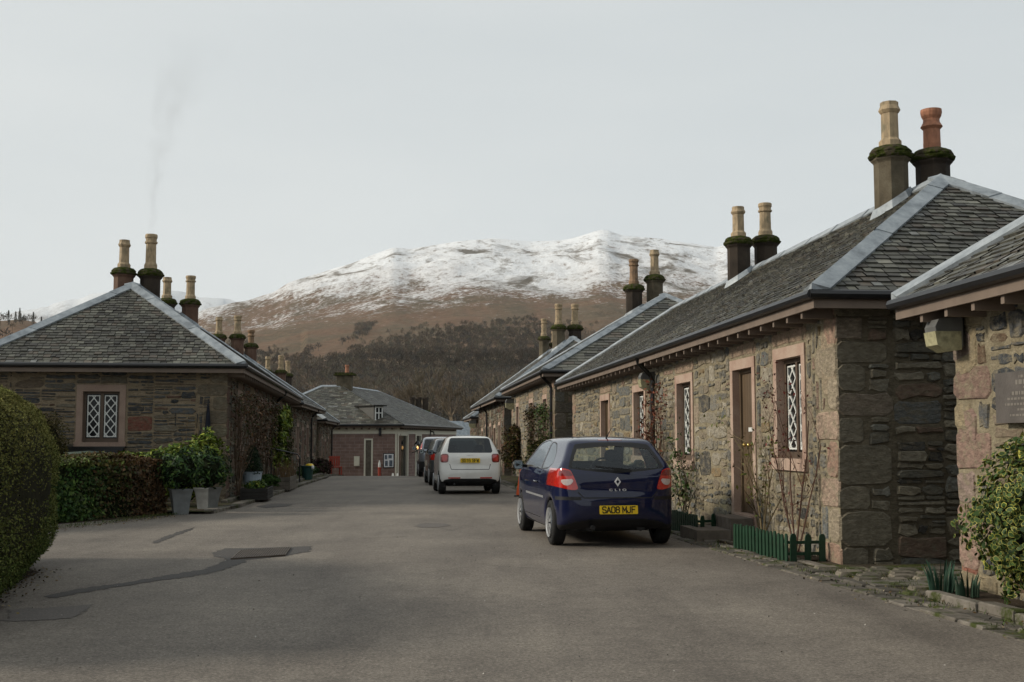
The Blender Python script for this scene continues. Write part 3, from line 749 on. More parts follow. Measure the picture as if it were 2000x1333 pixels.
# ------------------------------------------------------------------ cottages
SLATES = [((0.078, 0.076, 0.062), 4), ((0.105, 0.104, 0.084), 4), ((0.135, 0.132, 0.108), 2), ((0.055, 0.052, 0.044), 3), ((0.085, 0.072, 0.056), 2), ((0.145, 0.148, 0.14), .5)]
def roof_slope(mb, pt, s0, s1, P, cotL, cotR, cosf, sh, sw):
    """slates of one slope; pt(s, p, lift) gives the point at plan distance p in from the eave"""
    dp = sh * cosf; n = int(P / dp)
    for k_ in range(n):
        p0 = k_ * dp; p1 = min(P, p0 + dp * 1.12); pm = p0 + dp * .5
        a = s0 + pm * cotL; b = s1 - pm * cotR
        s = a + rng.uniform(-sw, 0)
        while s < b:
            w = sw * rng.uniform(.65, 1.3); x0, x1 = max(a, s), min(b, s + w - .010)
            s += w
            if x1 - x0 < .03: continue
            c = shade(pick(SLATES), .8, 1.2); bl_ = .82 + .42 * mnoise.noise(Vector((s * .8, p0 * 1.1, s0))); c = tuple(q * bl_ for q in c); lf = rng.uniform(.020, .034); lb = lf - .018; j = rng.uniform(-.012, .012)
            V = [pt(x0, p0 + j, lf), pt(x1, p0 + j * .5, lf), pt(x1, p1, lb), pt(x0, p1, lb), pt(x0, p0 + j, .0), pt(x1, p0 + j * .5, .0)]
            mb.add(V, [(0, 1, 2, 3), (4, 5, 1, 0)], 0, c)
def cottage(name, label, E, d, sg, L, a, ze, pitch, street, near=(), st=ST_WARM, st_end=ST_DARK, chim=(), sh=.122, sw=.155, stone='pink_sandstone', endstone=None, o=.42, tails=True, pipes=(), group='stone cottages along the street', z_base=None, near_wall=True, far_slates=False, extra=(), extra_end=(), leadw=.15, tailmat='fascia_timber', group_on=True):
    th = math.atan(d); ct, sn = math.cos(th), math.sin(th)
    ox = E[0] + (sg * o) * ct - o * sn; oy = E[1] + (sg * o) * sn + o * ct
    g0 = gz(oy + L * .3)
    root = empty(name, (ox, oy, g0), th, label, 'house', group if group_on else None)
    ze -= g0
    Lw, W = L - 2 * o, 2 * a - 2 * o
    zw = ze + .06; zb = -.9 if oy > 30 else -.25
    cosf = 1 / math.hypot(1, pitch); sinf = pitch * cosf
    X = lambda xx: sg * xx                                       # xx: distance into the house from the street wall
    mstreet = lambda u, z, n: (X(-n), u, z)
    mnear = lambda u, z, n: (X(u), -n, z)
    stone_wall(root, 'wall', mstreet, Lw, zb, zw, street, st, extra=extra)
    if near_wall: stone_wall(root, 'end_wall', mnear, W, zb, zw, near, st_end, extra=extra_end)
    mb = MB(); mb.add([(X(.02), Lw, zb), (X(W), Lw, zb), (X(W), Lw, zw), (X(.02), Lw, zw), (X(W), 0.02, zb), (X(W), .02, zw), (X(.0), .02, zb), (X(.0), .02, zw)], [(0, 1, 2, 3), (1, 4, 5, 2)] + ([] if near_wall else [(4, 6, 7, 5)])); mb.build('back_wall', st_end['mortar'], root)
    for q in street: (door if q['kind'] == 'door' else window)(root, mstreet, q, stone)
    for q in near: (door if q['kind'] == 'door' else window)(root, mnear, q, endstone or stone)
    # roof
    ex0, ex1, y0, y1 = -o, 2 * a - o, -o, L - o; zr = ze + a * pitch; A = a
    def pnt(k_):
        def f(s, p, lift):
            z = ze + p * pitch + lift * cosf; q = p - lift * sinf
            if k_ == 0: return (X(ex0 + q), s, z)
            if k_ == 1: return (X(s), y0 + q, z)
            if k_ == 2: return (X(ex1 - q), s, z)
            return (X(s), y1 - q, z)
        return f
    mb = MB()
    roof_slope(mb, pnt(0), y0, y1, A, 1, 1, cosf, sh, sw)
    roof_slope(mb, pnt(1), ex0, ex1, A, 1, 1, cosf, sh, sw)
    if far_slates: roof_slope(mb, pnt(3), ex0, ex1, A, 1, 1, cosf, sh * 1.3, sw * 1.5)
    zb_ = ze - .03
    c4 = [(X(ex0), y0, zb_), (X(ex1), y0, zb_), (X(ex1), y1, zb_), (X(ex0), y1, zb_)]; rz = zr - .03
    ap = [(X(ex0 + A), y0 + A, rz), (X(ex0 + A), y1 - A, rz)]
    mb.add(c4 + ap, [(0, 4, 5, 3), (0, 1, 4), (1, 2, 5, 4), (3, 5, 2), (0, 3, 2, 1)], 1)
    rf = mb.build('roof', ['slate', 'roof_deck'], root)
    # lead on hips and ridge, lapped in lengths
    mb = MB(); step = 1.35; wl = leadw * 1.35; stepped = 0
    def leadstrip(f, h0, h1, off, base=.045):
        h = h0; i = 0
        while h < h1 - .01:
            e = min(h1, h + step * rng.uniform(.85, 1.15)); l0, l1 = base + .012, base
            e2 = min(h1, e + .06)
            t0, t1 = f(h, 0, 0), f(e2, 0, 0); V = [(t0[0], t0[1], t0[2] + l0 + .05), f(h, off, l0), f(e2, off, l1), (t1[0], t1[1], t1[2] + l1 + .05), f(h, off, .0), f(e2, off, .0), t0]
            mb.add(V, [(0, 1, 2, 3), (1, 4, 5, 2), (0, 6, 4, 1)]); h = e
    leadstrip(lambda h, off, l: pnt(0)(y0 + h + off, h, l), -.02, A, wl)
    leadstrip(lambda h, off, l: pnt(1)(ex0 + h + off, h, l), -.02, A, wl)
    leadstrip(lambda h, off, l: pnt(1)(ex1 - h - off, h, l), -.02, A, wl)
    leadstrip(lambda h, off, l: pnt(2)(y0 + h + off, h, l), -.02, A, wl)
    leadstrip(lambda h, off, l: pnt(0)(y1 - h - off, h, l), -.02, A, wl)
    leadstrip(lambda h, off, l: pnt(0)(h, A - off * cosf, l), y0 + A, y1 - A, leadw * .8)
    leadstrip(lambda h, off, l: pnt(2)(h, A - off * cosf, l), y0 + A, y1 - A, leadw * .8)
    mb.build('roof_lead', 'lead', rf)
    # gutter, fascia, rafter ends
    g = .055; zg = ze - .035
    mb = MB(); mb.tube([(X(ex0 - g * .6), y0 - g, zg), (X(ex0 - g * .6), y1, zg)], g, 8); mb.tube([(X(ex0 - g), y0 - g * .6, zg), (X(ex1), y0 - g * .6, zg)], g, 8)
    mb.build('gutter', 'black_iron', root)
    mb = MB(); mb.box((X(ex0 + .01), y0 + .01, ze - .185), (X(ex0 + .04), y1 - .01, ze - .075)); mb.box((X(ex0 + .042), y0 + .01, ze - .185), (X(ex1), y0 + .04, ze - .075))
    mb.box((X(ex0 + .02), y1 - .04, ze - .185), (X(ex1), y1 - .011, ze - .08))
    mb.build('fascia', tailmat, root)
    if tails:
        n = int(Lw / .52); proto = None
        for i in range(n + 1):
            if proto is None:
                mb = MB(); mb.box((X(ex0 + .045), -.03, ze - .255), (X(.0), .03, ze - .09)); proto = mb.build('rafter_end', tailmat, root); q = proto
            else: q = proto.copy(); link(q, root)
            q.location = (0, .1 + i * (Lw - .2) / n, 0)
    for u in pipes:
        mb = MB(); zt = ze - .08
        mb.tube([(X(ex0 - .02), u - .25, zt), (X(ex0 + .02), u - .2, zt - .1), (X(-.14), u - .02, zt - .32), (X(-.09), u, zt - .42), (X(-.09), u, zb + .3)], .045, 8)
        for zz in (zt - .5, zt - 1.5, zt - 2.3): mb.tube([(X(-.09), u, zz), (X(-.09), u, zz - .06)], .058, 8)
        mb.build('downpipe', 'black_iron', root)
    roofz = lambda x: zr - abs(sg * x - (A - o)) * pitch
    for cdef in chim:
        yy, dx, s, stn, pot, style, pz, h0 = cdef
        chimney(root, X(A - o + dx), yy, zr, zr - .75 * s, s, stn, pot, style, pz, roofz, True, h0)
    return root
def W_(u, w, z0, z1): return dict(kind='window', u0=u - w / 2, u1=u + w / 2, z0=z0, z1=z1)
def D_(u, w, z0, z1): return dict(kind='door', u0=u - w / 2, u1=u + w / 2, z0=z0, z1=z1)
# ------------------------------------------------------------------ the cottages, near to far
PP, BP, DPOT = ('chimney_stone', 'buff_pot'), ('chimney_dark', 'buff_pot'), ('chimney_dark', 'grimy_pot')
R1 = cottage('cottage', 'long stone cottage with pink dressed door and window frames behind the navy hatchback', (3.37, 13.1), .0932, 1, 22.0, 2.95, 3.10, .668,
    [W_(1.68, .98, 1.2, 2.5), D_(3.78, .98, .36, 2.48), W_(7.4, 1.05, 1.08, 2.45), W_(11.4, 1.1, 1.1, 2.45), D_(15.6, 1.1, .2, 2.4)],
    st=ST_WARM, st_end=dict(ST_DARK, size=.13, quoin=[(0.185, 0.162, 0.118), (0.195, 0.158, 0.12), (0.155, 0.136, 0.10)]),
    chim=[(3.45, -.33, 1.0, 'chimney_stone', 'buff_pot', 0, .68, .46), (3.5, .34, 1.0, 'chimney_dark', 'terracotta_pot', 1, .61, .45), (11.4, -.33, 1.0, 'chimney_dark', 'buff_pot', 0, .66, .48), (11.6, .33, 1.0, 'chimney_dark', 'buff_pot', 2, .72, .55)],
    pipes=(9.66,), extra=((.02, .5, 1.95, 2.75, (0.30, 0.24, 0.17)),), extra_end=((.66, 1.25, 1.6, 1.9, (0.115, 0.117, 0.11)),))
R0 = cottage('cottage', 'stone cottage with a bronze plaque on its wall at the right edge', (3.85 + .0932 * 13.4, 11.87 - 13.4), .0932, 1, 13.4, 3.0, 2.83, .70,
    [W_(9.2, .95, 1.1, 2.3)], st=ST_NEAR, st_end=ST_DARK, chim=(), near_wall=False, far_slates=True, extra=((12.56 - .44, 12.56 - .02, 2.05, 2.6, (0.27, 0.22, 0.14)), (12.56 - .40, 12.56 - .01, 1.2, 1.75, (0.25, 0.17, 0.14)), (12.56 - .35, 12.56, -.1, .35, (0.24, 0.10, 0.07))))
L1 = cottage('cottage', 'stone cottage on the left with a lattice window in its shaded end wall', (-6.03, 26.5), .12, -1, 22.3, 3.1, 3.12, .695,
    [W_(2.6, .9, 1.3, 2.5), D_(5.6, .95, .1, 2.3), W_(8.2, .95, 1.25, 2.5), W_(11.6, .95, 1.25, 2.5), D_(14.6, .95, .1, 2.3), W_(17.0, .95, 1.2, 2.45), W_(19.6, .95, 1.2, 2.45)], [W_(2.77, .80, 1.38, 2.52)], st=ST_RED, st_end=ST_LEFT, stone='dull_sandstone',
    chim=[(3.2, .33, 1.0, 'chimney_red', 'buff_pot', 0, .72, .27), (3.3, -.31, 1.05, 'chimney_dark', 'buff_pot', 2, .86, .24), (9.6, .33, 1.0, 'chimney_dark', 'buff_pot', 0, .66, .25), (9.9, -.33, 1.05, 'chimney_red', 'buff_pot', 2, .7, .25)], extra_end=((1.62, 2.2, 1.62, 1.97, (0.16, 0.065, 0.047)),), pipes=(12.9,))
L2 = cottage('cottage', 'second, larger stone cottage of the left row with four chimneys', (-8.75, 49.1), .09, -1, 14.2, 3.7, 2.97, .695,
    [W_(2.4, .95, .95, 2.2), D_(5.0, .95, -.1, 2.05), W_(7.6, .95, .95, 2.2), W_(10.6, .95, .95, 2.2)], st=ST_RED, st_end=ST_LEFT, stone='dull_sandstone', sh=.22, sw=.3,
    chim=[(3.7, .40, 1.15, 'chimney_red', 'buff_pot', 0, .68, .3), (3.9, -.40, 1.2, 'chimney_red', 'buff_pot', 2, .7, .3), (8.8, .33, 1.05, 'chimney_dark', 'buff_pot', 0, .66, .3), (9.1, -.33, 1.2, 'chimney_red', 'grimy_pot', 1, .55, .3)], pipes=(9.1,), tails=False)
L3 = cottage('cottage', 'last stone cottage of the left row before the red building', (-10.0, 63.5), .085, -1, 11.6, 3.2, 2.5, .74,
    [W_(2.4, .95, .95, 2.1), D_(4.8, .95, -.1, 1.95), W_(7.4, .95, .95, 2.1)], st=ST_RED, st_end=ST_LEFT, stone='dull_sandstone', sh=.25, sw=.35,
    chim=[(3.0, .36, 1.1, 'chimney_dark', 'buff_pot', 0, .7, .2), (3.2, -.36, 1.15, 'chimney_red', 'buff_pot', 2, .72, .2), (8.4, -.2, 1.1, 'chimney_dark', 'buff_pot', 2, .7, .3)], pipes=(9.4,), tails=False)
R2 = cottage('cottage', 'taller stone cottage beyond the long cottage, with mossy chimneys', (.93, 35.5), .0932, 1, 15.0, 4.87, 3.52, .60,
    [W_(2.5, .95, 1.2, 2.75), D_(6.6, 1.1, .2, 2.75), W_(11.6, .95, 1.2, 2.75)], st=ST_WARM, st_end=ST_DARK, sh=.19, sw=.32,
    chim=[(7.8, -.42, 1.28, 'chimney_dark', 'grimy_pot', 2, .75, .40), (7.9, .40, 1.28, 'chimney_stone', 'buff_pot', 0, .75, .70)], pipes=(.2,))
R3 = cottage('cottage', 'reddish stone cottage farther down the right side of the street', (-.72, 51.2), .0932, 1, 18.0, 4.0, 3.27, .74,
    [W_(2.5, .95, .9, 2.4), D_(5.2, 1.0, -.1, 2.3), W_(8, .95, .9, 2.4), W_(11, .95, .9, 2.4), D_(14, 1, -.2, 2.2)], st=dict(ST_RED, mortar='mortar_warm'), st_end=ST_DARK, sh=.3, sw=.5,
    chim=[(5.6, -.42, 1.3, 'chimney_stone', 'buff_pot', 2, .80, .38), (5.8, .42, 1.3, 'chimney_dark', 'buff_pot', 2, .80, .40), (12.6, -.3, 1.15, 'chimney_stone', 'buff_pot', 2, .85, .5), (13.0, .3, 1.0, 'chimney_dark', 'buff_pot', 0, .66, .3)], pipes=(9.5,), tails=False)
R4 = cottage('cottage', 'last low stone cottage on the right side behind the parked cars', (-2.42, 69.6), .0932, 1, 8.5, 3.0, 2.75, .70,
    [W_(2.2, .95, .6, 1.9), D_(4.4, 1, -.4, 1.7)], st=dict(ST_RED, mortar='mortar_warm'), st_end=ST_DARK, sh=.3, sw=.5, tails=False)
# ------------------------------------------------------------------ cars: a body skinned over three silhouettes
def poly_sdf(px, py, poly):
    d = np.full(px.shape, 1e9); inside = np.zeros(px.shape, bool); n = len(poly)
    for i in range(n):
        ax, ay = poly[i]; bx_, by_ = poly[(i + 1) % n]
        ex, ey = bx_ - ax, by_ - ay; wx, wy = px - ax, py - ay
        t = np.clip((wx * ex + wy * ey) / (ex * ex + ey * ey + 1e-12), 0, 1)
        d = np.minimum(d, (wx - ex * t) ** 2 + (wy - ey * t) ** 2)
        c = ((ay > py) != (by_ > py)) & (px < (bx_ - ax) * (py - ay) / (by_ - ay + 1e-12) + ax)
        inside ^= c
    return np.where(inside, -1, 1) * np.sqrt(d)
def smax(a, b, k):
    h = np.clip(.5 - .5 * (b - a) / k, 0, 1)
    return b + (a - b) * h + k * h * (1 - h)
def spline(pts, n=5, closed=False):
    P = [Vector(p) for p in pts]; out = []
    for i in range(len(P) - 1):
        p0 = P[max(0, i - 1)]; p1 = P[i]; p2 = P[i + 1]; p3 = P[min(len(P) - 1, i + 2)]
        for j in range(n):
            t = j / n
            q = .5 * ((2 * p1) + (p2 - p0) * t + (2 * p0 - 5 * p1 + 4 * p2 - p3) * t * t + (3 * p1 - p0 - 3 * p2 + p3) * t ** 3)
            out.append((q.x, q.y))
    out.append(tuple(P[-1])); return out
def surfnet(f, h, org):
    s = f < 0; c = np.zeros(tuple(n - 1 for n in f.shape), int)
    nx, ny, nz = c.shape
    offs = [(i, j, k_) for i in (0, 1) for j in (0, 1) for k_ in (0, 1)]
    for i, j, k_ in offs: c += s[i:i + nx, j:j + ny, k_:k_ + nz]
    mask = (c > 0) & (c < 8)
    acc = np.zeros(c.shape + (3,)); cnt = np.zeros(c.shape)
    for a in offs:
        for ax in range(3):
            if a[ax]: continue
            b = list(a); b[ax] = 1
            fa = f[a[0]:a[0] + nx, a[1]:a[1] + ny, a[2]:a[2] + nz]; fb = f[b[0]:b[0] + nx, b[1]:b[1] + ny, b[2]:b[2] + nz]
            cr_ = (fa < 0) != (fb < 0); t = np.where(cr_, fa / np.where(fa == fb, 1, fa - fb), 0)
            for q in range(3): acc[..., q] += np.where(cr_, a[q] + (t if q == ax else 0), 0)
            cnt += cr_
    ids = -np.ones(c.shape, int); ii = np.argwhere(mask); ids[mask] = np.arange(len(ii))
    V = (ii + acc[mask] / cnt[mask][:, None]) * h + np.array(org)
    F = []
    for ax in range(3):
        u, v = (ax + 1) % 3, (ax + 2) % 3
        sl0 = [slice(None)] * 3; sl1 = [slice(None)] * 3
        sl0[ax] = slice(0, -1); sl1[ax] = slice(1, None); sl0[u] = sl1[u] = slice(1, -1); sl0[v] = sl1[v] = slice(1, -1)
        A, B = s[tuple(sl0)], s[tuple(sl1)]
        for flip in (False, True):
            e = np.argwhere((A & ~B) if not flip else (~A & B))
            for t in e:
                t = t.copy(); t[u] += 1; t[v] += 1
                q = []
                for du, dv in ((0, 0), (1, 0), (1, 1), (0, 1)):
                    w = t.copy(); w[u] -= 1 - du; w[v] -= 1 - dv; q.append(ids[tuple(w)])
                if min(q) < 0: continue
                F.append(q if not flip else q[::-1])
    return V, F
def round_poly(p, r=.04, n=3):
    out = []
    for i in range(len(p)):
        a, b, c = Vector(p[i - 1]), Vector(p[i]), Vector(p[(i + 1) % len(p)])
        l = min(r, (a - b).length * .45, (c - b).length * .45)
        s, e = b + (a - b).normalized() * l, b + (c - b).normalized() * l
        for j in range(n + 1):
            t = j / n; q = s * (1 - t) ** 2 + b * 2 * t * (1 - t) + e * t * t; out.append((q.x, q.y))
    return out
def car_body(side, front, plan, axles, wr, k_, taper, h=.027, well_in=.5, arch=.045):
    front = [(-1.5, front[0][1])] + front[1:-1] + [(-1.5, front[-1][1])]; plan = [(-1.5, plan[0][1])] + plan[1:-1] + [(-1.5, plan[-1][1])]
    xs = np.arange(-.98, .981, h); ysv = np.arange(-.12, max(p[0] for p in side) + .15, h); zs = np.arange(.1, max(p[1] for p in side) + .12, h)
    Y2, Z2 = np.meshgrid(ysv, zs, indexing='ij'); fs = poly_sdf(Y2, Z2, side)
    X, Y, Z = np.meshgrid(xs, ysv, zs, indexing='ij')
    Xp, Yp = np.meshgrid(np.abs(xs), ysv, indexing='ij'); fp = poly_sdf(Xp, Yp, plan)
    # the greenhouse narrows towards the tail
    sc = 1 + taper[0] * np.clip((taper[1] - Y) / taper[1], 0, 1) ** 1.5 * np.clip((Z - taper[2]) / .35, 0, 1)
    ff = poly_sdf((np.abs(X) * sc).ravel(), Z.ravel(), front).reshape(X.shape)
    f = smax(smax(np.broadcast_to(fs[None], X.shape), np.broadcast_to(fp[:, :, None], X.shape), k_), ff, k_)
    for ya in axles:
        cyl = np.maximum(np.sqrt((Y - ya) ** 2 + (Z - wr * .97) ** 2) - (wr + arch), well_in - np.abs(X))
        f = np.maximum(f, -cyl)
    V, F = surfnet(f, h, (xs[0], ysv[0], zs[0]))
    bm = bmesh.new(); vv = [bm.verts.new(v) for v in V]
    for q in F:
        try: bm.faces.new([vv[i] for i in q])
        except ValueError: pass
    for _ in range(3): bmesh.ops.smooth_vert(bm, verts=bm.verts, factor=.5, use_axis_x=True, use_axis_y=True, use_axis_z=True)
    bm.normal_update()
    return bm
def cut(bm, poly, ax, ok, name, lay, depth_axis):
    """cut the outline POLY (2-D, in the two axes AX) into the faces passing OK and mark what lies inside"""
    lo = Vector((min(p[0] for p in poly), min(p[1] for p in poly))) - Vector((.07, .07)); hi = Vector((max(p[0] for p in poly), max(p[1] for p in poly))) + Vector((.07, .07))
    def near():
        out = []
        for f in bm.faces:
            c = f.calc_center_median()
            if lo.x < c[ax[0]] < hi.x and lo.y < c[ax[1]] < hi.y and ok(c, f.normal): out.append(f)
        return out
    n = len(poly)
    ar = sum(poly[i][0] * poly[(i + 1) % n][1] - poly[(i + 1) % n][0] * poly[i][1] for i in range(n))
    fs = near()
    for i in range(n):
        a, b = poly[i], poly[(i + 1) % n]
        no = Vector((0, 0, 0)); dx, dy = b[0] - a[0], b[1] - a[1]; no[ax[0]] = dy; no[ax[1]] = -dx
        if no.length < 1e-6: continue
        co = Vector((0, 0, 0)); co[ax[0]] = a[0]; co[ax[1]] = a[1]
        ge = set(fs)
        for f in fs: ge.update(f.edges); ge.update(f.verts)
        r = bmesh.ops.bisect_plane(bm, geom=list(ge), plane_co=co, plane_no=no.normalized(), dist=1e-5)
        fs = [g for g in r['geom'] if isinstance(g, bmesh.types.BMFace)]
    bm.normal_update(); sgn = 1 if ar > 0 else -1; got = 0
    for f in near():
        c = f.calc_center_median(); inside = True
        for i in range(n):
            a, b = poly[i], poly[(i + 1) % n]
            if ((b[0] - a[0]) * (c[ax[1]] - a[1]) - (b[1] - a[1]) * (c[ax[0]] - a[0])) * sgn < -1e-5: inside = False; break
        if inside: f[lay] = name; got += 1
    return got
def wheel(parent, x, y, r, w, out, spokes=9, hubmat='hub_silver', cr=.66):
    ax = Vector((1, 0, 0)); prof = [(.55, -.5), (.9, -.5), (.985, -.42), (1.0, -.2), (1.0, .2), (.985, .42), (.9, .5), (.72, .5), (.66, .42), (.66, -.3), (.55, -.3)]
    mb = MB(); n = 28; o = 0; V = []
    for q, t in prof:
        for j in range(n):
            a = 2 * math.pi * j / n; V.append((x + out * t * w, y + math.cos(a) * q * r, r + math.sin(a) * q * r))
    F = [(i * n + j, i * n + (j + 1) % n, (i + 1) * n + (j + 1) % n, (i + 1) * n + j) for i in range(len(prof) - 1) for j in range(n)]
    mb.add(V, F); wl = mb.build('wheel', 'tyre', parent, True)
    mb = MB(); c = Vector((x + out * w * .36, y, r)); P = lambda q, a, dx: (c.x + out * dx, c.y + math.cos(a) * q, c.z + math.sin(a) * q)
    R0, R1 = r * .14, r * cr
    for s in range(spokes):
        a0 = 2 * math.pi * s / spokes; da = 2 * math.pi / spokes
        for (q0, q1, f0, f1, d0, d1) in ((R0, R1 * .86, .36, .27, .05, .035),):
            V = [P(q0, a0 - da * f0, d0), P(q0, a0 + da * f0, d0), P(q1, a0 + da * f1, d1), P(q1, a0 - da * f1, d1)]
            V += [P(q0, a0 - da * f0, 0), P(q0, a0 + da * f0, 0), P(q1, a0 + da * f1, 0), P(q1, a0 - da * f1, 0)]
            mb.add(V, [(0, 1, 2, 3), (0, 4, 5, 1), (1, 5, 6, 2), (3, 2, 6, 7), (0, 3, 7, 4)])
    m = 28
    for (q0, d0, q1, d1) in ((R1 * .84, .03, R1, .045), (R1, .045, R1 * 1.0, .0)):
        V = [P(q0, 2 * math.pi * j / m, d0) for j in range(m)] + [P(q1, 2 * math.pi * j / m, d1) for j in range(m)]
        mb.add(V, [(j, (j + 1) % m, m + (j + 1) % m, m + j) for j in range(m)])
    V = [P(R0 * 1.1, 2 * math.pi * j / 12, .055) for j in range(12)]; mb.add(V, [tuple(range(12))])
    V = [P(R1 * .97, 2 * math.pi * j / m, -.01) for j in range(m)]; mb.add(V, [tuple(range(m))], 1)
    mb.build('hubcap', [hubmat, 'dark_plastic'], wl)
    return wl
REAR, SIDEL, SIDER = ((0, 2), 1), ((1, 2), 0), ((1, 2), 0)
def make_car(name, label, body, paint, regions, axles, wr, track, loc, heading, group, mats_dark=lambda c, n: False, spokes=9, seats=True, hub='hub_silver'):
    root = empty(name, loc, heading, label, 'car', group)
    bm = body; lay = bm.faces.layers.int.new('tag'); names = {}
    for i, (nm, mat, poly, ax, ok, inset) in enumerate(regions):
        cut(bm, poly, ax, ok, i + 1, lay, None)
    keep = {}
    for f in bm.faces: keep.setdefault(f[lay], []).append(f)
    def part(fs, nm, mats, mi, inset=0.0):
        vid = {}; V = []; F = []
        for f in fs:
            q = []
            for v in f.verts:
                if v not in vid: vid[v] = len(V); V.append(tuple(v.co - v.normal * inset))
                q.append(vid[v])
            F.append(q)
        return raw_mesh(nm, V, F, mats, mi, None, None, True)
    bm.normal_update()
    body_faces = list(keep.get(0, []))
    mi = []
    extra = []                                   # faces marked as trim stay in the body mesh with another material
    mats = [paint, 'dark_plastic']
    for i, (nm, mat, poly, ax, ok, inset) in enumerate(regions):
        if nm == 'body' and (i + 1) in keep:
            if mat not in mats: mats.append(mat)
            extra += [(f, mats.index(mat)) for f in keep[i + 1]]
    for f in body_faces:
        c = f.calc_center_median(); dark = mats_dark(c, f.normal)
        for ya in axles:
            if abs(c.x) < .83 and math.hypot(c.y - ya, c.z - wr * .97) < wr + .048: dark = dark or (f.normal.y * (ya - c.y) + f.normal.z * (wr - c.z) > .02 or abs(c.x) < .56)
        if f.normal.z < -.6 and c.z < .45: dark = True
        mi.append(1 if dark else 0)
    b = part(body_faces + [f for f, _ in extra], 'body', mats, mi + [m for _, m in extra]); b.parent = root
    made = []
    for i, (nm, mat, poly, ax, ok, inset) in enumerate(regions):
        if nm == 'body' or (i + 1) not in keep: continue
        o = part(keep[i + 1], nm, [mat], None, inset); o.parent = root; made.append(o)
    bm.free()
    for ya in axles:
        for sd in (-1, 1): wheel(root, sd * track, ya, wr, .185, sd, spokes, hub)
    if seats:
        for sx in (-.36, .36):
            mb = MB(); yb = (axles[0] + axles[1]) / 2 + .1
            mb.tube([(sx, yb + .1, .45), (sx, yb - .1, .9), (sx, yb - .16, 1.08)], [.2, .2, .16], 10); s_ = mb.build('seat', 'seat_fabric', root, True)
            mb = MB(); mb.tube([(sx - .12, yb - .18, 1.2), (sx - .06, yb - .18, 1.2), (sx + .06, yb - .18, 1.2), (sx + .12, yb - .18, 1.2)], [.05, .095, .095, .05], 10); mb.build('headrest', 'seat_fabric', s_, True)
        mb = MB(); yd = axles[1] - .55; mb.box((-.66, yd, .5), (.66, yd + .45, .98)); mb.build('dashboard', 'dark_interior', root)
        mb = MB(); cx, n = .36, 20
        mb.tube([(cx + .18 * math.cos(2 * math.pi * j / n), yd - .1 - .05 * math.sin(2 * math.pi * j / n), .98 + .17 * math.sin(2 * math.pi * j / n)) for j in range(n + 1)], .016, 6, 0, (1, 1, 1), False); mb.build('steering_wheel', 'dark_interior', root)
    return root
GLYPH = {'S': [[(.95, .82), (.8, 1), (.2, 1), (.05, .85), (.05, .65), (.2, .53), (.8, .47), (.95, .35), (.95, .15), (.8, 0), (.2, 0), (.05, .18)]], 'A': [[(0, 0), (.5, 1), (1, 0)], [(.2, .32), (.8, .32)]],
         '0': [[(.25, 0), (.05, .15), (.05, .85), (.25, 1), (.75, 1), (.95, .85), (.95, .15), (.75, 0), (.25, 0)]], '8': [[(.25, 0), (.05, .14), (.05, .38), (.25, .52), (.75, .52), (.95, .38), (.95, .14), (.75, 0), (.25, 0)], [(.25, .52), (.1, .66), (.1, .88), (.27, 1), (.73, 1), (.9, .88), (.9, .66), (.75, .52)]],
         'M': [[(0, 0), (0, 1), (.5, .3), (1, 1), (1, 0)]], 'J': [[(.85, 1), (.85, .18), (.68, 0), (.25, 0), (.06, .16), (.06, .32)]], 'F': [[(.08, 0), (.08, 1), (.95, 1)], [(.08, .52), (.8, .52)]], 'G': [[(.95, .82), (.75, 1), (.25, 1), (.05, .85), (.05, .15), (.25, 0), (.75, 0), (.95, .15), (.95, .45), (.58, .45)]],
         '1': [[(.3, .8), (.55, 1), (.55, 0)]], '6': [[(.85, .9), (.7, 1), (.27, 1), (.05, .83), (.05, .15), (.25, 0), (.75, 0), (.95, .15), (.95, .42), (.75, .57), (.25, .57), (.05, .42)]], 'W': [[(0, 1), (.22, 0), (.5, .75), (.78, 0), (1, 1)]]}
def plate(root, s, y, z, w, h, tilt=0.0, size=.105):
    mb = MB(); pts = round_poly([(-w / 2, -h / 2), (w / 2, -h / 2), (w / 2, h / 2), (-w / 2, h / 2)], .012, 2); n = len(pts)
    mb.add([(a, 0, b) for a, b in pts] + [(a, .015, b) for a, b in pts], [tuple(range(n))] + [(i, (i + 1) % n, n + (i + 1) % n, n + i) for i in range(n)])
    p = mb.build('number_plate', 'plate_yellow', root); p.location = (0, y, z); p.rotation_euler = (tilt, 0, 0)
    mb = MB(); adv = .061; tot = sum(adv if ch != ' ' else .033 for ch in s); x = -tot / 2 + .005
    for ch in s:
        if ch == ' ': x += .033; continue
        for poly in GLYPH[ch]:
            for (a, b), (c, d) in zip(poly[:-1], poly[1:]):
                L_ = math.hypot(c - a, (d - b)); ex, ez = (c - a) / L_ * .006, (d - b) / L_ * .006
                mb.bar((x + a * .05 - ex, -.002, (b - .5) * .079 - ez), (x + c * .05 + ex, -.002, (d - .5) * .079 + ez), .0135, .003, 0, (1, 1, 1), (0, 1, 0))
        x += adv
    mb.build('lettering', 'plate_black', p)
    return p
isrear = lambda ymax: (lambda c, n: c.y < ymax and n.y < .25)
isleft = lambda c, n: c.x < -.3 and n.x < -.25
isright = lambda c, n: c.x > .3 and n.x > .25
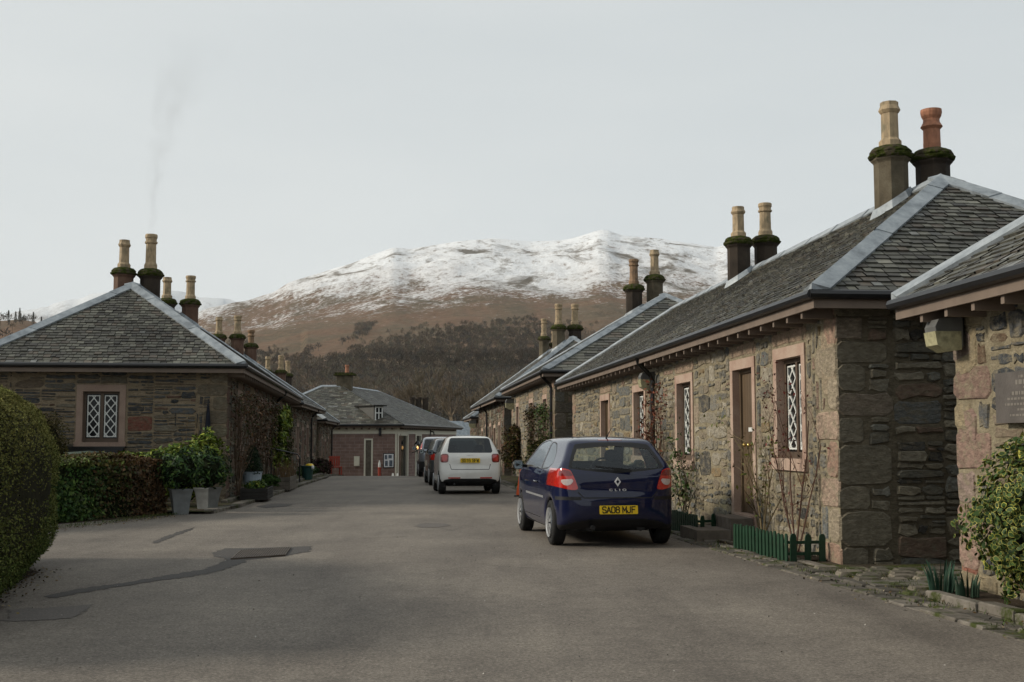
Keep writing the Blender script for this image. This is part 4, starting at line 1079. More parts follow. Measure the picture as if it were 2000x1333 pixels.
def mirror_(root, x, y, z, sd, mat):
    mb = MB(); mb.tube([(x - sd * .02, y, z), (x + sd * .05, y - .0, z + .01), (x + sd * .08, y - .02, z + .02), (x + sd * .17, y - .03, z + .025), (x + sd * .21, y - .03, z + .02)], [.022, .026, .07, .07, .04], 12)
    m = mb.build('door_mirror', mat, root, True)
    mb = MB(); pts = round_poly([(x + sd * .07, z - .035), (x + sd * .195, z - .035), (x + sd * .2, z + .08), (x + sd * .075, z + .08)], .03, 2)
    mb.add([(a, y - .092, b) for a, b in pts], [tuple(range(len(pts)))]); mb.build('mirror_glass', 'mirror_glass', m)
k = NT('mirror_glass'); k.base((.22, .25, .26)); k.set(rough=.08, metal=1.0); M['mirror_glass'] = k.m
# ---- navy hatchback, seen from behind
side = spline([(.16, .26), (.03, .40), (.0, .53), (.015, .66), (.045, .75), (.06, .90), (.10, 1.02), (.20, 1.16), (.38, 1.34), (.47, 1.42), (.60, 1.452), (1.0, 1.487), (1.5, 1.50), (2.0, 1.478), (2.35, 1.41), (2.75, 1.235), (3.1, 1.05), (3.45, .945), (3.75, .82), (3.92, .66), (3.98, .5), (3.95, .32), (3.85, .2)], 4)
side = side + [(.3, .2)]
front = spline([(0, .18), (.70, .18), (.80, .26), (.84, .42), (.853, .60), (.855, .75), (.84, .88), (.805, 1.0), (.765, 1.10), (.70, 1.25), (.645, 1.37), (.58, 1.44), (.42, 1.485), (0, 1.51)], 4)
plan = spline([(0, -.01), (.35, .0), (.62, .055), (.76, .15), (.82, .32), (.85, .7), (.856, 1.2), (.856, 2.5), (.845, 3.0), (.81, 3.45), (.70, 3.78), (.5, 3.93), (.25, 3.985), (0, 4.0)], 4)
AX = (.62, 3.195)
bm = car_body(side, front, plan, AX, .305, .045, (.10, 1.5, 1.0))
rw = round_poly([(-.665, 1.055), (-.40, 1.02), (0, .985), (.40, 1.02), (.665, 1.055), (.60, 1.22), (.515, 1.375), (.30, 1.40), (0, 1.405), (-.30, 1.40), (-.515, 1.375), (-.60, 1.22)], .03, 2)
tlL = round_poly([(-.90, 1.03), (-.72, 1.055), (-.635, 1.03), (-.575, .90), (-.535, .775), (-.62, .765), (-.90, .83)], .03, 2)
mir = lambda p: [(-a, b) for a, b in p][::-1]
lensL = round_poly([(-.76, .905), (-.62, .915), (-.60, .89), (-.64, .835), (-.70, .825), (-.74, .85)], .03, 2)
dw_ = round_poly([(1.50, 1.02), (1.50, 1.405), (1.85, 1.425), (2.22, 1.385), (2.60, 1.215), (2.93, 1.04)], .05, 2)
qw = round_poly([(.74, 1.12), (.86, 1.26), (1.08, 1.37), (1.42, 1.405), (1.42, 1.025), (.95, 1.05)], .05, 2)
line = lambda p, q, w: [(p[0] - (q[1] - p[1]) / math.hypot(q[0] - p[0], q[1] - p[1]) * w / 2, p[1] + (q[0] - p[0]) / math.hypot(q[0] - p[0], q[1] - p[1]) * w / 2), (p[0] + (q[1] - p[1]) / math.hypot(q[0] - p[0], q[1] - p[1]) * w / 2, p[1] - (q[0] - p[0]) / math.hypot(q[0] - p[0], q[1] - p[1]) * w / 2),
                         (q[0] + (q[1] - p[1]) / math.hypot(q[0] - p[0], q[1] - p[1]) * w / 2, q[1] - (q[0] - p[0]) / math.hypot(q[0] - p[0], q[1] - p[1]) * w / 2), (q[0] - (q[1] - p[1]) / math.hypot(q[0] - p[0], q[1] - p[1]) * w / 2, q[1] + (q[0] - p[0]) / math.hypot(q[0] - p[0], q[1] - p[1]) * w / 2)]
XZ, YZ = (0, 2), (1, 2)
ws = round_poly([(-.64, 1.10), (.64, 1.10), (.53, 1.41), (-.53, 1.41)], .05, 2)
def inset_poly(p, d):
    cx = sum(a for a, b in p) / len(p); cz = sum(b for a, b in p) / len(p)
    return [(a + (cx - a) * d / max(.05, math.hypot(cx - a, cz - b)), b + (cz - b) * d / max(.05, math.hypot(cx - a, cz - b))) for a, b in p]
rear = isrear(.75)
seg_ = round_poly([(-.78, .955), (-.605, .955), (-.645, 1.02), (-.72, 1.035), (-.77, 1.02)], .02, 2)
regs = [('body', 'dark_plastic', rw, XZ, rear, 0), ('rear_window', 'car_glass', inset_poly(rw, .05), XZ, rear, .004),
        ('tail_light', 'lens_red', tlL, XZ, rear, -.006), ('reversing_lens', 'lens_clear', lensL, XZ, rear, -.009),
        ('tail_light', 'lens_red', mir(tlL), XZ, rear, -.006), ('reversing_lens', 'lens_clear', mir(lensL), XZ, rear, -.009),
        ('lamp_segment', 'lens_darkred', seg_, XZ, rear, -.008), ('lamp_segment', 'lens_darkred', mir(seg_), XZ, rear, -.008),
        ('brake_light', 'lens_darkred', [(-.17, 1.425), (.17, 1.425), (.16, 1.445), (-.16, 1.445)], XZ, rear, -.003)]
for p, q in (((-.545, .74), (-.47, .665)), ((-.47, .662), (.47, .662)), ((.47, .665), (.545, .74))): regs.append(('body', 'dark_plastic', line(p, q, .016), XZ, rear, 0))
for sg_ in (-1, 1): regs.append(('body', 'dark_plastic', [(sg_ * .93 if sg_ < 0 else .5, .632), (-.5 if sg_ < 0 else .93, .632), (-.5 if sg_ < 0 else .93, .678), (sg_ * .93 if sg_ < 0 else .5, .678)], XZ, isrear(.3), 0))
for okk in (isleft, isright):
    regs += [('body', 'dark_plastic', inset_poly(dw_, -.02), YZ, okk, 0), ('side_window', 'car_glass', dw_, YZ, okk, .003), ('body', 'dark_plastic', inset_poly(qw, -.02), YZ, okk, 0), ('side_window', 'car_glass_dark', qw, YZ, okk, .003),
             ('body', 'dark_plastic', line((1.40, 1.0), (1.36, .38), .010), YZ, okk, 0), ('body', 'dark_plastic', line((2.83, 1.0), (2.82, .40), .010), YZ, okk, 0), ('body', 'dark_plastic', line((1.36, .33), (2.80, .33), .012), YZ, okk, 0),
             ('body', 'hub_silver', line((1.05, .635), (2.55, .645), .030), YZ, okk, 0)]
regs.append(('windscreen', 'car_glass', ws, XZ, lambda c, n: c.y > 2.2 and n.y > .2, .003))
hd = math.atan(.150)
hx, hy = -math.sin(hd), math.cos(hd)
CLX, CLY = 1.335 - .62 * hx, 16.50 - .62 * hy
clio = make_car('hatchback_car', 'dark navy blue hatchback parked nearest, beside the green picket fence', bm, 'paint_navy', regs, AX, .305, .735, (CLX, CLY, 0.003), hd, 'cars parked along the street', lambda c, n: c.z < .30 and c.y < .4)
plate(clio, 'SA08 MJF', -.018, .505, .52, .115, R(-4))
def emblem(root, y, z):
    t = Matrix.Translation((0, y, z)); mb = MB()
    for sx in (-1, 1):
        for p in ([(0, .062), (sx * .043, 0), (sx * .024, 0), (0, .032)], [(0, -.062), (sx * .043, 0), (sx * .024, 0), (0, -.032)]):
            mb.add([(a, -.012, b) for a, b in p] + [(a, .015, b) for a, b in p], [(0, 1, 2, 3), (0, 4, 5, 1), (1, 5, 6, 2), (2, 6, 7, 3), (3, 7, 4, 0)])
    o = mb.build('emblem', 'chrome', root); o.location = (0, y, z)
emblem(clio, .045, .875)
text_mesh('lettering', 'C L I O', .055, 'chrome', clio, Matrix.Translation((0, .043, .765)) @ Matrix.Rotation(R(90), 4, 'X') @ Matrix.Diagonal((1.25, .75, 1, 1)), .006, 'CENTER', .001)
mb = MB(); mb.bar((-.30, .075, 1.075), (.15, .055, 1.035), .02, .022); mb.bar((-.05, .065, 1.045), (.19, .05, 1.015), .035, .035); mb.build('rear_wiper', 'dark_plastic', clio)
mb = MB(); mb.tube([(0, .70, 1.47), (0, .55, 1.53), (0, .38, 1.60)], [.014, .006, .004], 6); mb.build('aerial', 'dark_plastic', clio)
mb = MB(); mb.tube([(-.35, -.01, .27), (-.35, .3, .27)], .03, 10); mb.tube([(-.35, .18, .28), (-.35, .30, .28), (.35, .30, .28), (.35, .18, .28)], .075, 8); mb.build('exhaust', 'dark_plastic', clio)
for sd in (-1, 1): mirror_(clio, sd * .83, 2.62, 1.03, sd, 'dark_plastic')
for sd in (-1, 1):
    mb = MB(); mb.tube([(sd * .848, 1.50, .83), (sd * .868, 1.53, .835), (sd * .868, 1.66, .84), (sd * .848, 1.69, .84)], .013, 6); mb.build('door_handle', 'paint_navy', clio)
# ---- small white two-seater
side = spline([(.14, .24), (.02, .36), (.0, .5), (.012, .62), (.04, .75), (.05, .95), (.085, 1.06), (.16, 1.25), (.26, 1.45), (.34, 1.51), (.55, 1.535), (.95, 1.555), (1.3, 1.535), (1.6, 1.45), (1.9, 1.22), (2.12, 1.02), (2.35, .95), (2.55, .82), (2.66, .62), (2.68, .42), (2.6, .2)], 4) + [(.3, .2)]
front = spline([(0, .18), (.72, .18), (.81, .27), (.835, .42), (.838, .60), (.835, .80), (.815, .95), (.77, 1.08), (.71, 1.23), (.635, 1.38), (.575, 1.47), (.46, 1.53), (.22, 1.555), (0, 1.565)], 4)
plan = spline([(0, -.01), (.42, -.005), (.68, .02), (.79, .075), (.825, .2), (.83, .6), (.832, 1.2), (.832, 1.8), (.81, 2.2), (.72, 2.48), (.5, 2.63), (.25, 2.68), (0, 2.69)], 4)
AX = (.40, 2.273)
bm = car_body(side, front, plan, AX, .30, .07, (.06, 1.0, 1.05), .027, .60, .02)
rw = round_poly([(-.56, 1.085), (.56, 1.085), (.60, 1.12), (.53, 1.44), (.49, 1.475), (-.49, 1.475), (-.53, 1.44), (-.60, 1.12)], .04, 2)
tl = round_poly([(-.785, .83), (-.575, .83), (-.565, 1.06), (-.775, 1.06)], .07, 3); tli = inset_poly(tl, .045)
sw_ = round_poly([(.62, 1.08), (.70, 1.38), (.80, 1.44), (1.30, 1.45), (1.55, 1.36), (1.88, 1.07)], .06, 2)
rear = isrear(.6)
regs = [('rear_window', 'car_glass_dark', rw, XZ, rear, .004), ('tail_light', 'lens_darkred', tl, XZ, rear, -.004), ('lamp_centre', 'lens_red', tli, XZ, rear, -.008), ('tail_light', 'lens_darkred', mir(tl), XZ, rear, -.004), ('lamp_centre', 'lens_red', mir(tli), XZ, rear, -.008),
        ('bumper_grille', 'dark_plastic', round_poly([(-.75, .20), (.75, .20), (.70, .375), (.52, .41), (-.52, .41), (-.70, .375)], .04, 2), XZ, isrear(.4), -.002)]
for p, q in (((-.54, .79), (-.50, .655)), ((-.50, .65), (.50, .65)), ((.50, .655), (.54, .79))): regs.append(('body', 'dark_plastic', line(p, q, .015), XZ, rear, 0))
for sx in (-1, 1): regs.append(('reflector', 'lens_red', [(sx * .42 - .16, .415), (sx * .42 + .16, .415), (sx * .42 + .16, .445), (sx * .42 - .16, .445)], XZ, rear, -.004))
for okk in (isleft, isright): regs += [('side_window', 'car_glass_dark', sw_, YZ, okk, .003), ('body', 'dark_plastic', line((.66, 1.02), (.80, .42), .012), YZ, okk, 0), ('body', 'dark_plastic', line((1.9, 1.02), (1.86, .40), .012), YZ, okk, 0), ('body', 'dark_plastic', line((.82, .36), (1.84, .36), .012), YZ, okk, 0)]
regs.append(('windscreen', 'car_glass', round_poly([(-.62, 1.05), (.62, 1.05), (.54, 1.44), (-.54, 1.44)], .05, 2), XZ, lambda c, n: c.y > 1.5 and n.y > .2, .003))
hd = math.atan(.135); hx, hy = -math.sin(hd), math.cos(hd)
smart = make_car('city_car', 'small white two-seat car parked beyond the navy hatchback', bm, 'paint_white', regs, AX, .30, .715, (-1.15 - .40 * hx, 31.55 - .40 * hy, .003), hd, 'cars parked along the street', lambda c, n: c.z < .33, 8)
plate(smart, 'SG16 SFW', .018, .885, .52, .115, R(-3))
text_mesh('lettering', 'smart', .07, 'chrome', smart, Matrix.Translation((0, .07, 1.03)) @ Matrix.Rotation(R(90), 4, 'X'), .006, 'CENTER', .001)
for sd in (-1, 1): mirror_(smart, sd * .80, 1.80, 1.06, sd, 'dark_plastic' if sd < 0 else 'paint_white')
mb = MB(); mb.tube([(-.42, -.01, .27), (-.42, .2, .27)], .03, 10); mb.build('exhaust', 'dark_plastic', smart)
# ---- grey hatchback and the tall one beyond, mostly hidden
def plain_car(name, label, paint, L, W, H, pos, head, tall, wr=.31):
    s_ = H / 1.5
    side = spline([(.16, .26), (.03, .40), (.0, .56), (.02, .70), (.05, .85), (.09, 1.0 * s_), (.20, 1.20 * s_), (.34 if tall else .42, 1.40 * s_), (.55, 1.455 * s_), (1.0, 1.49 * s_), (1.6, 1.50 * s_), (2.1, 1.47 * s_), (2.5, 1.36 * s_), (3.1, 1.04 * s_), (3.5, .94 * s_), (L - .2, .80), (L - .03, .6), (L, .45), (L - .12, .2)], 4) + [(.3, .2)]
    w = W / 2
    front = spline([(0, .18), (w - .13, .18), (w - .04, .28), (w, .5), (w, .75), (w - .03, .92 * s_), (w - .07, 1.05 * s_), (w - .15, 1.26 * s_), (w - .2, 1.39 * s_), (w - .28, 1.46 * s_), (w - .45, 1.49 * s_), (0, 1.51 * s_)], 4)
    plan = spline([(0, -.01), (.4, .0), (w - .18, .07), (w - .06, .2), (w - .01, .5), (w, 1.0), (w, L - 1.3), (w - .05, L - .5), (w - .25, L - .12), (.3, L - .01), (0, L)], 4)
    ax = (.72, L - .85)
    bm = car_body(side, front, plan, ax, wr, .05, (.05, 1.5, 1.0 * s_), .034)
    rw = round_poly([(-w + .2, 1.03 * s_), (w - .2, 1.03 * s_), (w - .29, 1.39 * s_), (-w + .29, 1.39 * s_)], .05, 2)
    tl = round_poly([(-w - .03, .98), (-w + .14, .98), (-w + .2, 1.44 * s_), (-w + .05, 1.44 * s_)], .03, 2) if tall else round_poly([(-w - .04, .80), (-w + .22, .80), (-w + .2, 1.02), (-w - .04, 1.02)], .04, 2)
    s1 = round_poly([(.75, 1.06 * s_), (.85, 1.30 * s_), (1.1, 1.38 * s_), (1.62, 1.41 * s_), (1.62, 1.03 * s_)], .05, 2); s2 = round_poly([(1.70, 1.03 * s_), (1.70, 1.41 * s_), (2.2, 1.39 * s_), (2.5, 1.30 * s_), (2.95, 1.03 * s_)], .05, 2)
    regs = [('rear_window', 'car_glass_dark', rw, XZ, isrear(.8), .004), ('tail_light', 'lens_red', tl, XZ, isrear(.6), -.005), ('tail_light', 'lens_red', mir(tl), XZ, isrear(.6), -.005)]
    for okk in (isleft, isright): regs += [('side_window', 'car_glass_dark', s1, YZ, okk, .003), ('side_window', 'car_glass_dark', s2, YZ, okk, .003)]
    regs.append(('windscreen', 'car_glass', round_poly([(-w + .2, 1.10 * s_), (w - .2, 1.10 * s_), (w - .3, 1.40 * s_), (-w + .3, 1.40 * s_)], .05, 2), XZ, lambda c, n: c.y > 2.3 and n.y > .2, .003))
    hx, hy = -math.sin(head), math.cos(head)
    c = make_car(name, label, bm, paint, regs, ax, wr, w - .12, (pos[0] - ax[0] * hx, pos[1] - ax[0] * hy, gz(pos[1]) + .003), head, 'cars parked along the street', lambda c, n: c.z < .42 or (tall and c.z < .62))
    for sd in (-1, 1): mirror_(c, sd * (w - .02), L - 1.45, 1.02 * s_, sd, 'dark_plastic')
    return c
plain_car('hatchback_car', 'grey hatchback mostly hidden behind the small white car', 'paint_grey', 3.95, 1.7, 1.50, (-1.80, 37.4), math.atan(.13), False)
plain_car('estate_car', 'silver estate car with tall red tail lights, farthest of the parked cars', 'paint_silver', 4.5, 1.80, 1.64, (-2.95, 48.4), math.atan(.10), True)
# ------------------------------------------------------------------ hills, far snow, woods
def hillmat():
    k = NT('hillside'); v = k.coord((1, .38, 1.2)); sep = k.n('SeparateXYZ'); k.l(k.n('TexCoord').outputs['Object'], sep.inputs[0])
    z = sep.outputs['Z']
    n1 = k.noise(v, .0042, 8, .62, .4); n2 = k.noise(v, .03, 8, .72); n3 = k.noise(v, .14, 5, .75); n4 = k.noise(v, .011, 7, .65, .8)
    grass = k.ramp(n4, [(.28, (0.075, 0.066, 0.045)), (.45, (0.122, 0.090, 0.060)), (.56, (0.140, 0.088, 0.058)), (.72, (0.165, 0.130, 0.084))])
    grass = k.mix(.7, grass, k.ramp(n3, [(.3, (.6,) * 3), (.7, (1.4,) * 3)]), 'MULTIPLY')
    rock = (0.030, 0.030, 0.028)
    ge = k.n('NewGeometry'); s2 = k.n('SeparateXYZ'); k.l(ge.outputs['Normal'], s2.inputs[0])
    steep = s2.outputs['Z']
    # snow lies above about 190 m, thin and broken at its lower edge, blown off crags
    h = k.math('ADD', z, k.math('MULTIPLY', k.math('SUBTRACT', n1, .5), 330.0))
    h = k.math('ADD', h, k.math('MULTIPLY', k.math('SUBTRACT', n2, .5), 200.0))
    h = k.math('ADD', h, k.math('MULTIPLY', k.math('SUBTRACT', n3, .5), 330.0))
    sn = k.ramp(k.math('DIVIDE', h, 400.0), [(.48, (0, 0, 0)), (.64, (.7,) * 3), (1.0, (1, 1, 1))])
    fl = k.fr(k.math('ADD', steep, k.math('MULTIPLY', k.math('SUBTRACT', n2, .5), .55)), .66, .80)
    gap = k.ramp(k.noise(v, .055, 7, .8), [(.31, (0, 0, 0)), (.48, (1, 1, 1))])
    gap2 = k.ramp(n4, [(.36, (.1,) * 3), (.46, (1, 1, 1))])
    snow = k.math('MULTIPLY', k.math('MULTIPLY', sn, gap), k.math('MULTIPLY', fl, gap2))
    c = k.mix(k.ramp(k.math('ADD', steep, k.math('MULTIPLY', k.math('SUBTRACT', n2, .5), .3)), [(.66, (1, 1, 1)), (.76, (0, 0, 0))]), grass, rock)
    c = k.mix(snow, c, (0.72, 0.735, 0.75))
    k.base(c); k.set(rough=.95, spec=.1)
    k.bump(n3, .6, 4.0); M['hillside'] = k.m
hillmat()
def interp(x, xs, ys_): return float(np.interp(x, xs, ys_))
SKX = [-1400, -400, 100, 300, 400, 480, 530, 560, 620, 700, 735, 765, 800, 850, 890, 960, 1000, 1040, 1100, 1130, 1150, 1172, 1190, 1215, 1250, 1300, 1350, 1405, 1430, 1480, 1600, 1800, 2100, 2600, 3400]
SKY_ = [820, 780, 705, 642, 604, 588, 572, 554, 535, 509, 496, 484, 488, 479, 471, 467, 469, 473, 469, 463, 457, 451, 451, 459, 462, 468, 476, 482, 477, 490, 510, 540, 590, 660, 760]
TR = [170, 300, 500, 800, 1100, 1350, 1500, 1750, 2000, 2250, 2500, 2620, 3000, 3600]
TT = [-.040, .004, .034, .0655, .0885, .104, .1125, .126, .143, .157, .169, .150, .10, .05]
def hill_z(az_px, r):
    t = math.atan((az_px - 1000) / 2308)
    crest = (858 - interp(az_px, SKX, SKY_)) / 2308 * 1.012 * math.cos(t)
    base = interp(r, TR, TT)
    w = min(1, max(0, (r - 500) / 1500)); w = w * w * (3 - 2 * w)
    k_ = crest / .169
    s = base * (1 + (k_ - 1) * (w if k_ > .8 else max(w, .6)))
    x, y = r * math.sin(t), r * math.cos(t)
    z = 1.45 + r * s
    amp = min(1, max(0, (r - 200) / 900)) * 0.075 * max(40, z)
    if r > 2300: amp *= max(.12, 1 - (r - 2300) / 160)
    nz_ = mnoise.fractal(Vector((x * .0031, y * .0018, 3.1)), 1.0, 2.1, 6) + .35 * (abs(mnoise.noise(Vector((x * .0022 + 4, y * .0009, 1.7)))) - .25) * -2
    cr_ = mnoise.fractal(Vector((x * .012, y * .02, 9.0)), .9, 2.1, 4) * (8 if r > 1900 else 3) * min(1, r / 900)
    return x, y, z + nz_ * amp * .8 + cr_ * (.28 if r > 2420 else .7)
def build_hill():
    azs = [-1400 + 40 * i for i in range(44)] + [360 + 6 * i for i in range(200)] + [1560 + 40 * i for i in range(46)]
    rs = list(np.geomspace(170, 600, 26)) + list(np.linspace(620, 2380, 92)) + list(np.linspace(2400, 2640, 26)) + [2800, 3100, 3600]
    V = []; Fc = []
    for a in azs:
        for r in rs: V.append(hill_z(a, r))
    n = len(rs)
    for i in range(len(azs) - 1):
        for j in range(n - 1): Fc.append((i * n + j, (i + 1) * n + j, (i + 1) * n + j + 1, i * n + j + 1))
    o = raw_mesh('hill', V, Fc, ['hillside'], None, None, None, True); o['kind'] = 'structure'
build_hill()
FX = [-600, -200, 0, 50, 100, 150, 190, 225, 245, 290, 330, 380, 430, 480, 560, 700]
FY = [640, 632, 617, 609, 596, 584, 573, 569, 569, 570, 570, 582, 586, 590, 610, 660]
def build_far():
    k = NT('snow_far'); v = k.coord(); n = k.noise(k.coord((1, .35, 1)), .02, 9, .8); n1 = k.noise(v, .003, 5)
    sep = k.n('SeparateXYZ'); k.l(k.n('TexCoord').outputs['Object'], sep.inputs[0])
    h = k.math('ADD', sep.outputs['Z'], k.math('MULTIPLY', k.math('SUBTRACT', n, .5), 700.0))
    k.base(k.mix(k.ramp(k.math('DIVIDE', h, 700.0), [(.46, (0, 0, 0)), (.78, (1, 1, 1))]), (0.17, 0.16, 0.155), (0.58, 0.60, 0.62))); k.set(rough=1, spec=0); M['snow_far'] = k.m
    V = []; Fc = []; px = [-600 + 12 * i for i in range(110)]; rs = [3700, 4000, 4300, 4600, 4900, 5100, 5400, 6000]; tt = [.25, .45, .62, .78, .92, 1.0, .85, .4]
    for a in px:
        t = math.atan((a - 1000) / 2308); c = (858 - interp(a, FX, FY)) / 2308 * 1.01 * math.cos(t)
        for r, f in zip(rs, tt):
            z = 1.45 + r * c * f + mnoise.fractal(Vector((a * .03, r * .004, 2)), 1, 2, 5) * (14 if r > 5000 else 40); V.append((r * math.sin(t), r * math.cos(t), z))
    n = len(rs)
    for i in range(len(px) - 1):
        for j in range(n - 1): Fc.append((i * n + j, (i + 1) * n + j, (i + 1) * n + j + 1, i * n + j + 1))
    o = raw_mesh('far_mountain', V, Fc, ['snow_far'], None, None, None, True); o['kind'] = 'structure'
build_far()
# a low wooded ridge at the far left
def build_ridge():
    V = []; Fc = []; px = [-1500 + 30 * i for i in range(70)]; rs = [220, 400, 600, 800, 900, 1000, 1300]; tt = [-.3, .2, .55, .85, .97, 1.0, .6]
    for a in px:
        t = math.atan((a - 1000) / 2308); c = (858 - interp(a, [-1500, -300, -60, 0, 33, 60, 84, 130, 200, 300, 420, 600], [640, 635, 626, 626, 622, 628, 638, 656, 686, 720, 780, 860])) / 2308 * math.cos(t)
        for r, f in zip(rs, tt): V.append((r * math.sin(t), r * math.cos(t), 1.45 + r * c * f + mnoise.noise(Vector((a * .02, r * .01, 5))) * 3))
    n = len(rs)
    for i in range(len(px) - 1):
        for j in range(n - 1): Fc.append((i * n + j, (i + 1) * n + j, (i + 1) * n + j + 1, i * n + j + 1))
    o = raw_mesh('wooded_ridge', V, Fc, ['hillside'], None, None, None, True); o['kind'] = 'structure'
    return V, px, rs, n
RV, RPX, RRS, RN = build_ridge()
# far woods: many small bare crowns read as one mass
def bare_crowns(name, pts, mat='bark', twigs=26):
    Q = []; C = []
    rs = np.random.RandomState(8)
    for (x, y, z, h, col) in pts:
        n = twigs; w = h * rs.uniform(.30, .46); d = rs.normal(0, 1, (n, 3)); d /= np.linalg.norm(d, axis=1, keepdims=True); d[:, 2] = np.abs(d[:, 2]) * 1.0 - .25
        rr = rs.uniform(.35, 1, (n, 1)) ** .6; B = np.array([x, y, z + h * .45]) + d * rr * np.array([w, w, h * .52])
        dr = d * np.array([1, 1, .7]) + np.array([0, 0, .55]) + rs.normal(0, .35, (n, 3)); dr /= np.linalg.norm(dr, axis=1, keepdims=True)
        A = B - dr * h * rs.uniform(.09, .20, (n, 1)); B = B + dr * h * .05
        A[:3] = np.array([x, y, z - .5]); B[:3] = np.array([x, y, z + h * .5]) + rs.normal(0, .3, (3, 3))
        dd = B - A; sd = np.cross(dd, np.array([x, y, 0.]) / math.hypot(x, y)); sd /= np.linalg.norm(sd, axis=1, keepdims=True) + 1e-9
        wd = h * rs.uniform(.008, .028, (n, 1)); wd[:3] = h * .012
        Q.append(np.stack([A - sd * wd * .8, B - sd * wd * .2, B + sd * wd * .7, A + sd * wd * .8], 1)); sh_ = rs.uniform(.7, 1.3, (n, 1))
        C.append(np.tile(np.array(col)[None], (n, 1)) * sh_)
    o = quads(name, np.concatenate(Q), np.concatenate(C), mat)
    return o
WCOL = [(0.095, 0.080, 0.066), (0.115, 0.093, 0.071), (0.125, 0.099, 0.075), (0.085, 0.079, 0.070), (0.11, 0.10, 0.074)]
def wood_pts():
    out = []; r0 = np.random.RandomState(3)
    tries = 0
    while len(out) < 9000 and tries < 60000:
        tries += 1
        a = r0.uniform(380, 1560); r = 205 + 1100 * r0.uniform(0, 1) ** .75
        x, y, z = hill_z(a, r)
        py = 858 - 2308 * (z - 1.45) / y
        # woods up to an uneven edge, thinning out; higher tongues along the burns
        edge = interp(a, [380, 460, 540, 640, 700, 780, 900, 1000, 1100, 1200, 1300, 1560], [670, 690, 712, 712, 690, 668, 650, 636, 648, 668, 650, 570])
        edge += 26 * mnoise.noise(Vector((a * .016, r * .01, 0)))
        if 690 < a < 790 and 575 < py < 660 and abs((a - 700) + (py - 650) * 1.1) < 18 + 10 * mnoise.noise(Vector((a * .05, 1, 1))): pass
        elif 1310 < a < 1420 and 545 < py < 600: pass
        elif 560 < a < 600 and 585 < py < 625 and r0.rand() < .5: pass
        elif r0.rand() > (py - edge + 22) / 44: continue
        elif mnoise.noise(Vector((x * .006, y * .004, 7))) < -.30 and py < 780: continue
        c = WCOL[int(r0.randint(len(WCOL)))]
        f = .62 + .9 * max(0, min(1, mnoise.noise(Vector((x * .011, y * .0045, 3))) * 1.1 + .5))
        out.append((x, y, z - .3, r0.uniform(5, 9.5) * (1 if r > 320 else .9), tuple(q * f for q in c)))
    return out
tag(bare_crowns('woodland', wood_pts(), 'bark', 46), kind='stuff')
def ridge_pts():
    out = []; r0 = np.random.RandomState(4)
    for _ in range(900):
        i = r0.randint(0, len(RPX) - 1); j = r0.randint(1, 6); p = RV[i * RN + j]; q = RV[(i + 1) * RN + j]; t = r0.rand(); s = RV[i * RN + min(RN - 1, j + 1)]; u = r0.rand() * (1 if j < 5 else .2)
        x, y, z = [p[m] + (q[m] - p[m]) * t + (s[m] - p[m]) * u for m in range(3)]
        c = WCOL[int(r0.randint(len(WCOL)))]; out.append((x, y, z - .5, r0.uniform(6, 12), tuple(a * .9 for a in c)))
    return out
tag(bare_crowns('ridge_woodland', ridge_pts(), 'bark', 40), kind='stuff')
# ---- bare trees standing behind the red building, each a thing
def branch(p, d, l, r, dep, segs, rs, spread=.55, up=.12, nb=(2, 4), shrink=.72):
    q = p; n = 3
    for i in range(n):
        d = (d + Vector((rs.uniform(-.14, .14), rs.uniform(-.14, .14), rs.uniform(-.04, .14) * (1 if up > 0 else .5) + up * .3))).normalized()
        e = q + d * (l / n); r1 = r * (1 - .25 / n); segs.append((tuple(q), tuple(e), r, r1)); r = r1; q = e
        if dep > 0 and i > 0:
            for _ in range(rs.randint(1, 2)):
                s = Vector((rs.uniform(-1, 1), rs.uniform(-1, 1), rs.uniform(-.3, .9))).normalized()
                branch(q, (d * (1 - spread) + s * spread).normalized(), l * shrink * rs.uniform(.55, .95), r * .58, dep - 1, segs, rs, spread, up, nb, shrink)
    if dep > 0:
        for _ in range(rs.randint(*nb)):
            s = Vector((rs.uniform(-1, 1), rs.uniform(-1, 1), rs.uniform(-.2, .8))).normalized()
            branch(q, (d * (1 - spread * .7) + s * spread * .7).normalized(), l * shrink * rs.uniform(.7, 1), r * .66, dep - 1, segs, rs, spread, up, nb, shrink)
def proto_tree(seed, h, col):
    rs = random.Random(seed); segs = []; p = Vector((0, 0, 0))
    e = Vector((rs.uniform(-.2, .2), rs.uniform(-.2, .2), h * .22)); trunk = [(tuple(p), tuple(e), h * .022, h * .017)]
    branch(e, Vector((0, 0, 1)), h * .26, h * .0135, 4, segs, rs, .5, .12, (2, 3), .70)
    segs = [(a, b, max(c, .022), max(d, .018)) for a, b, c, d in segs]
    return trunk, segs
PROT = []
for sd, h in ((3, 13), (8, 11), (21, 14)):
    PROT.append(proto_tree(sd, h, None))
TL = ['bare brown tree on the slope just left of the far gabled roofs', 'bare tree rising above the middle of the long red building', 'pale bare tree directly behind the chimney with three dark pots', 'tall bare tree beyond the street end, over the parked estate car', 'slender bare tree behind the last low cottage on the right', 'bare tree farther up the slope behind the wide mossy chimney', 'bare grey tree between the left cottages and the red building roof', 'spreading bare tree farthest to the right behind the right cottages']
tree_src = {}
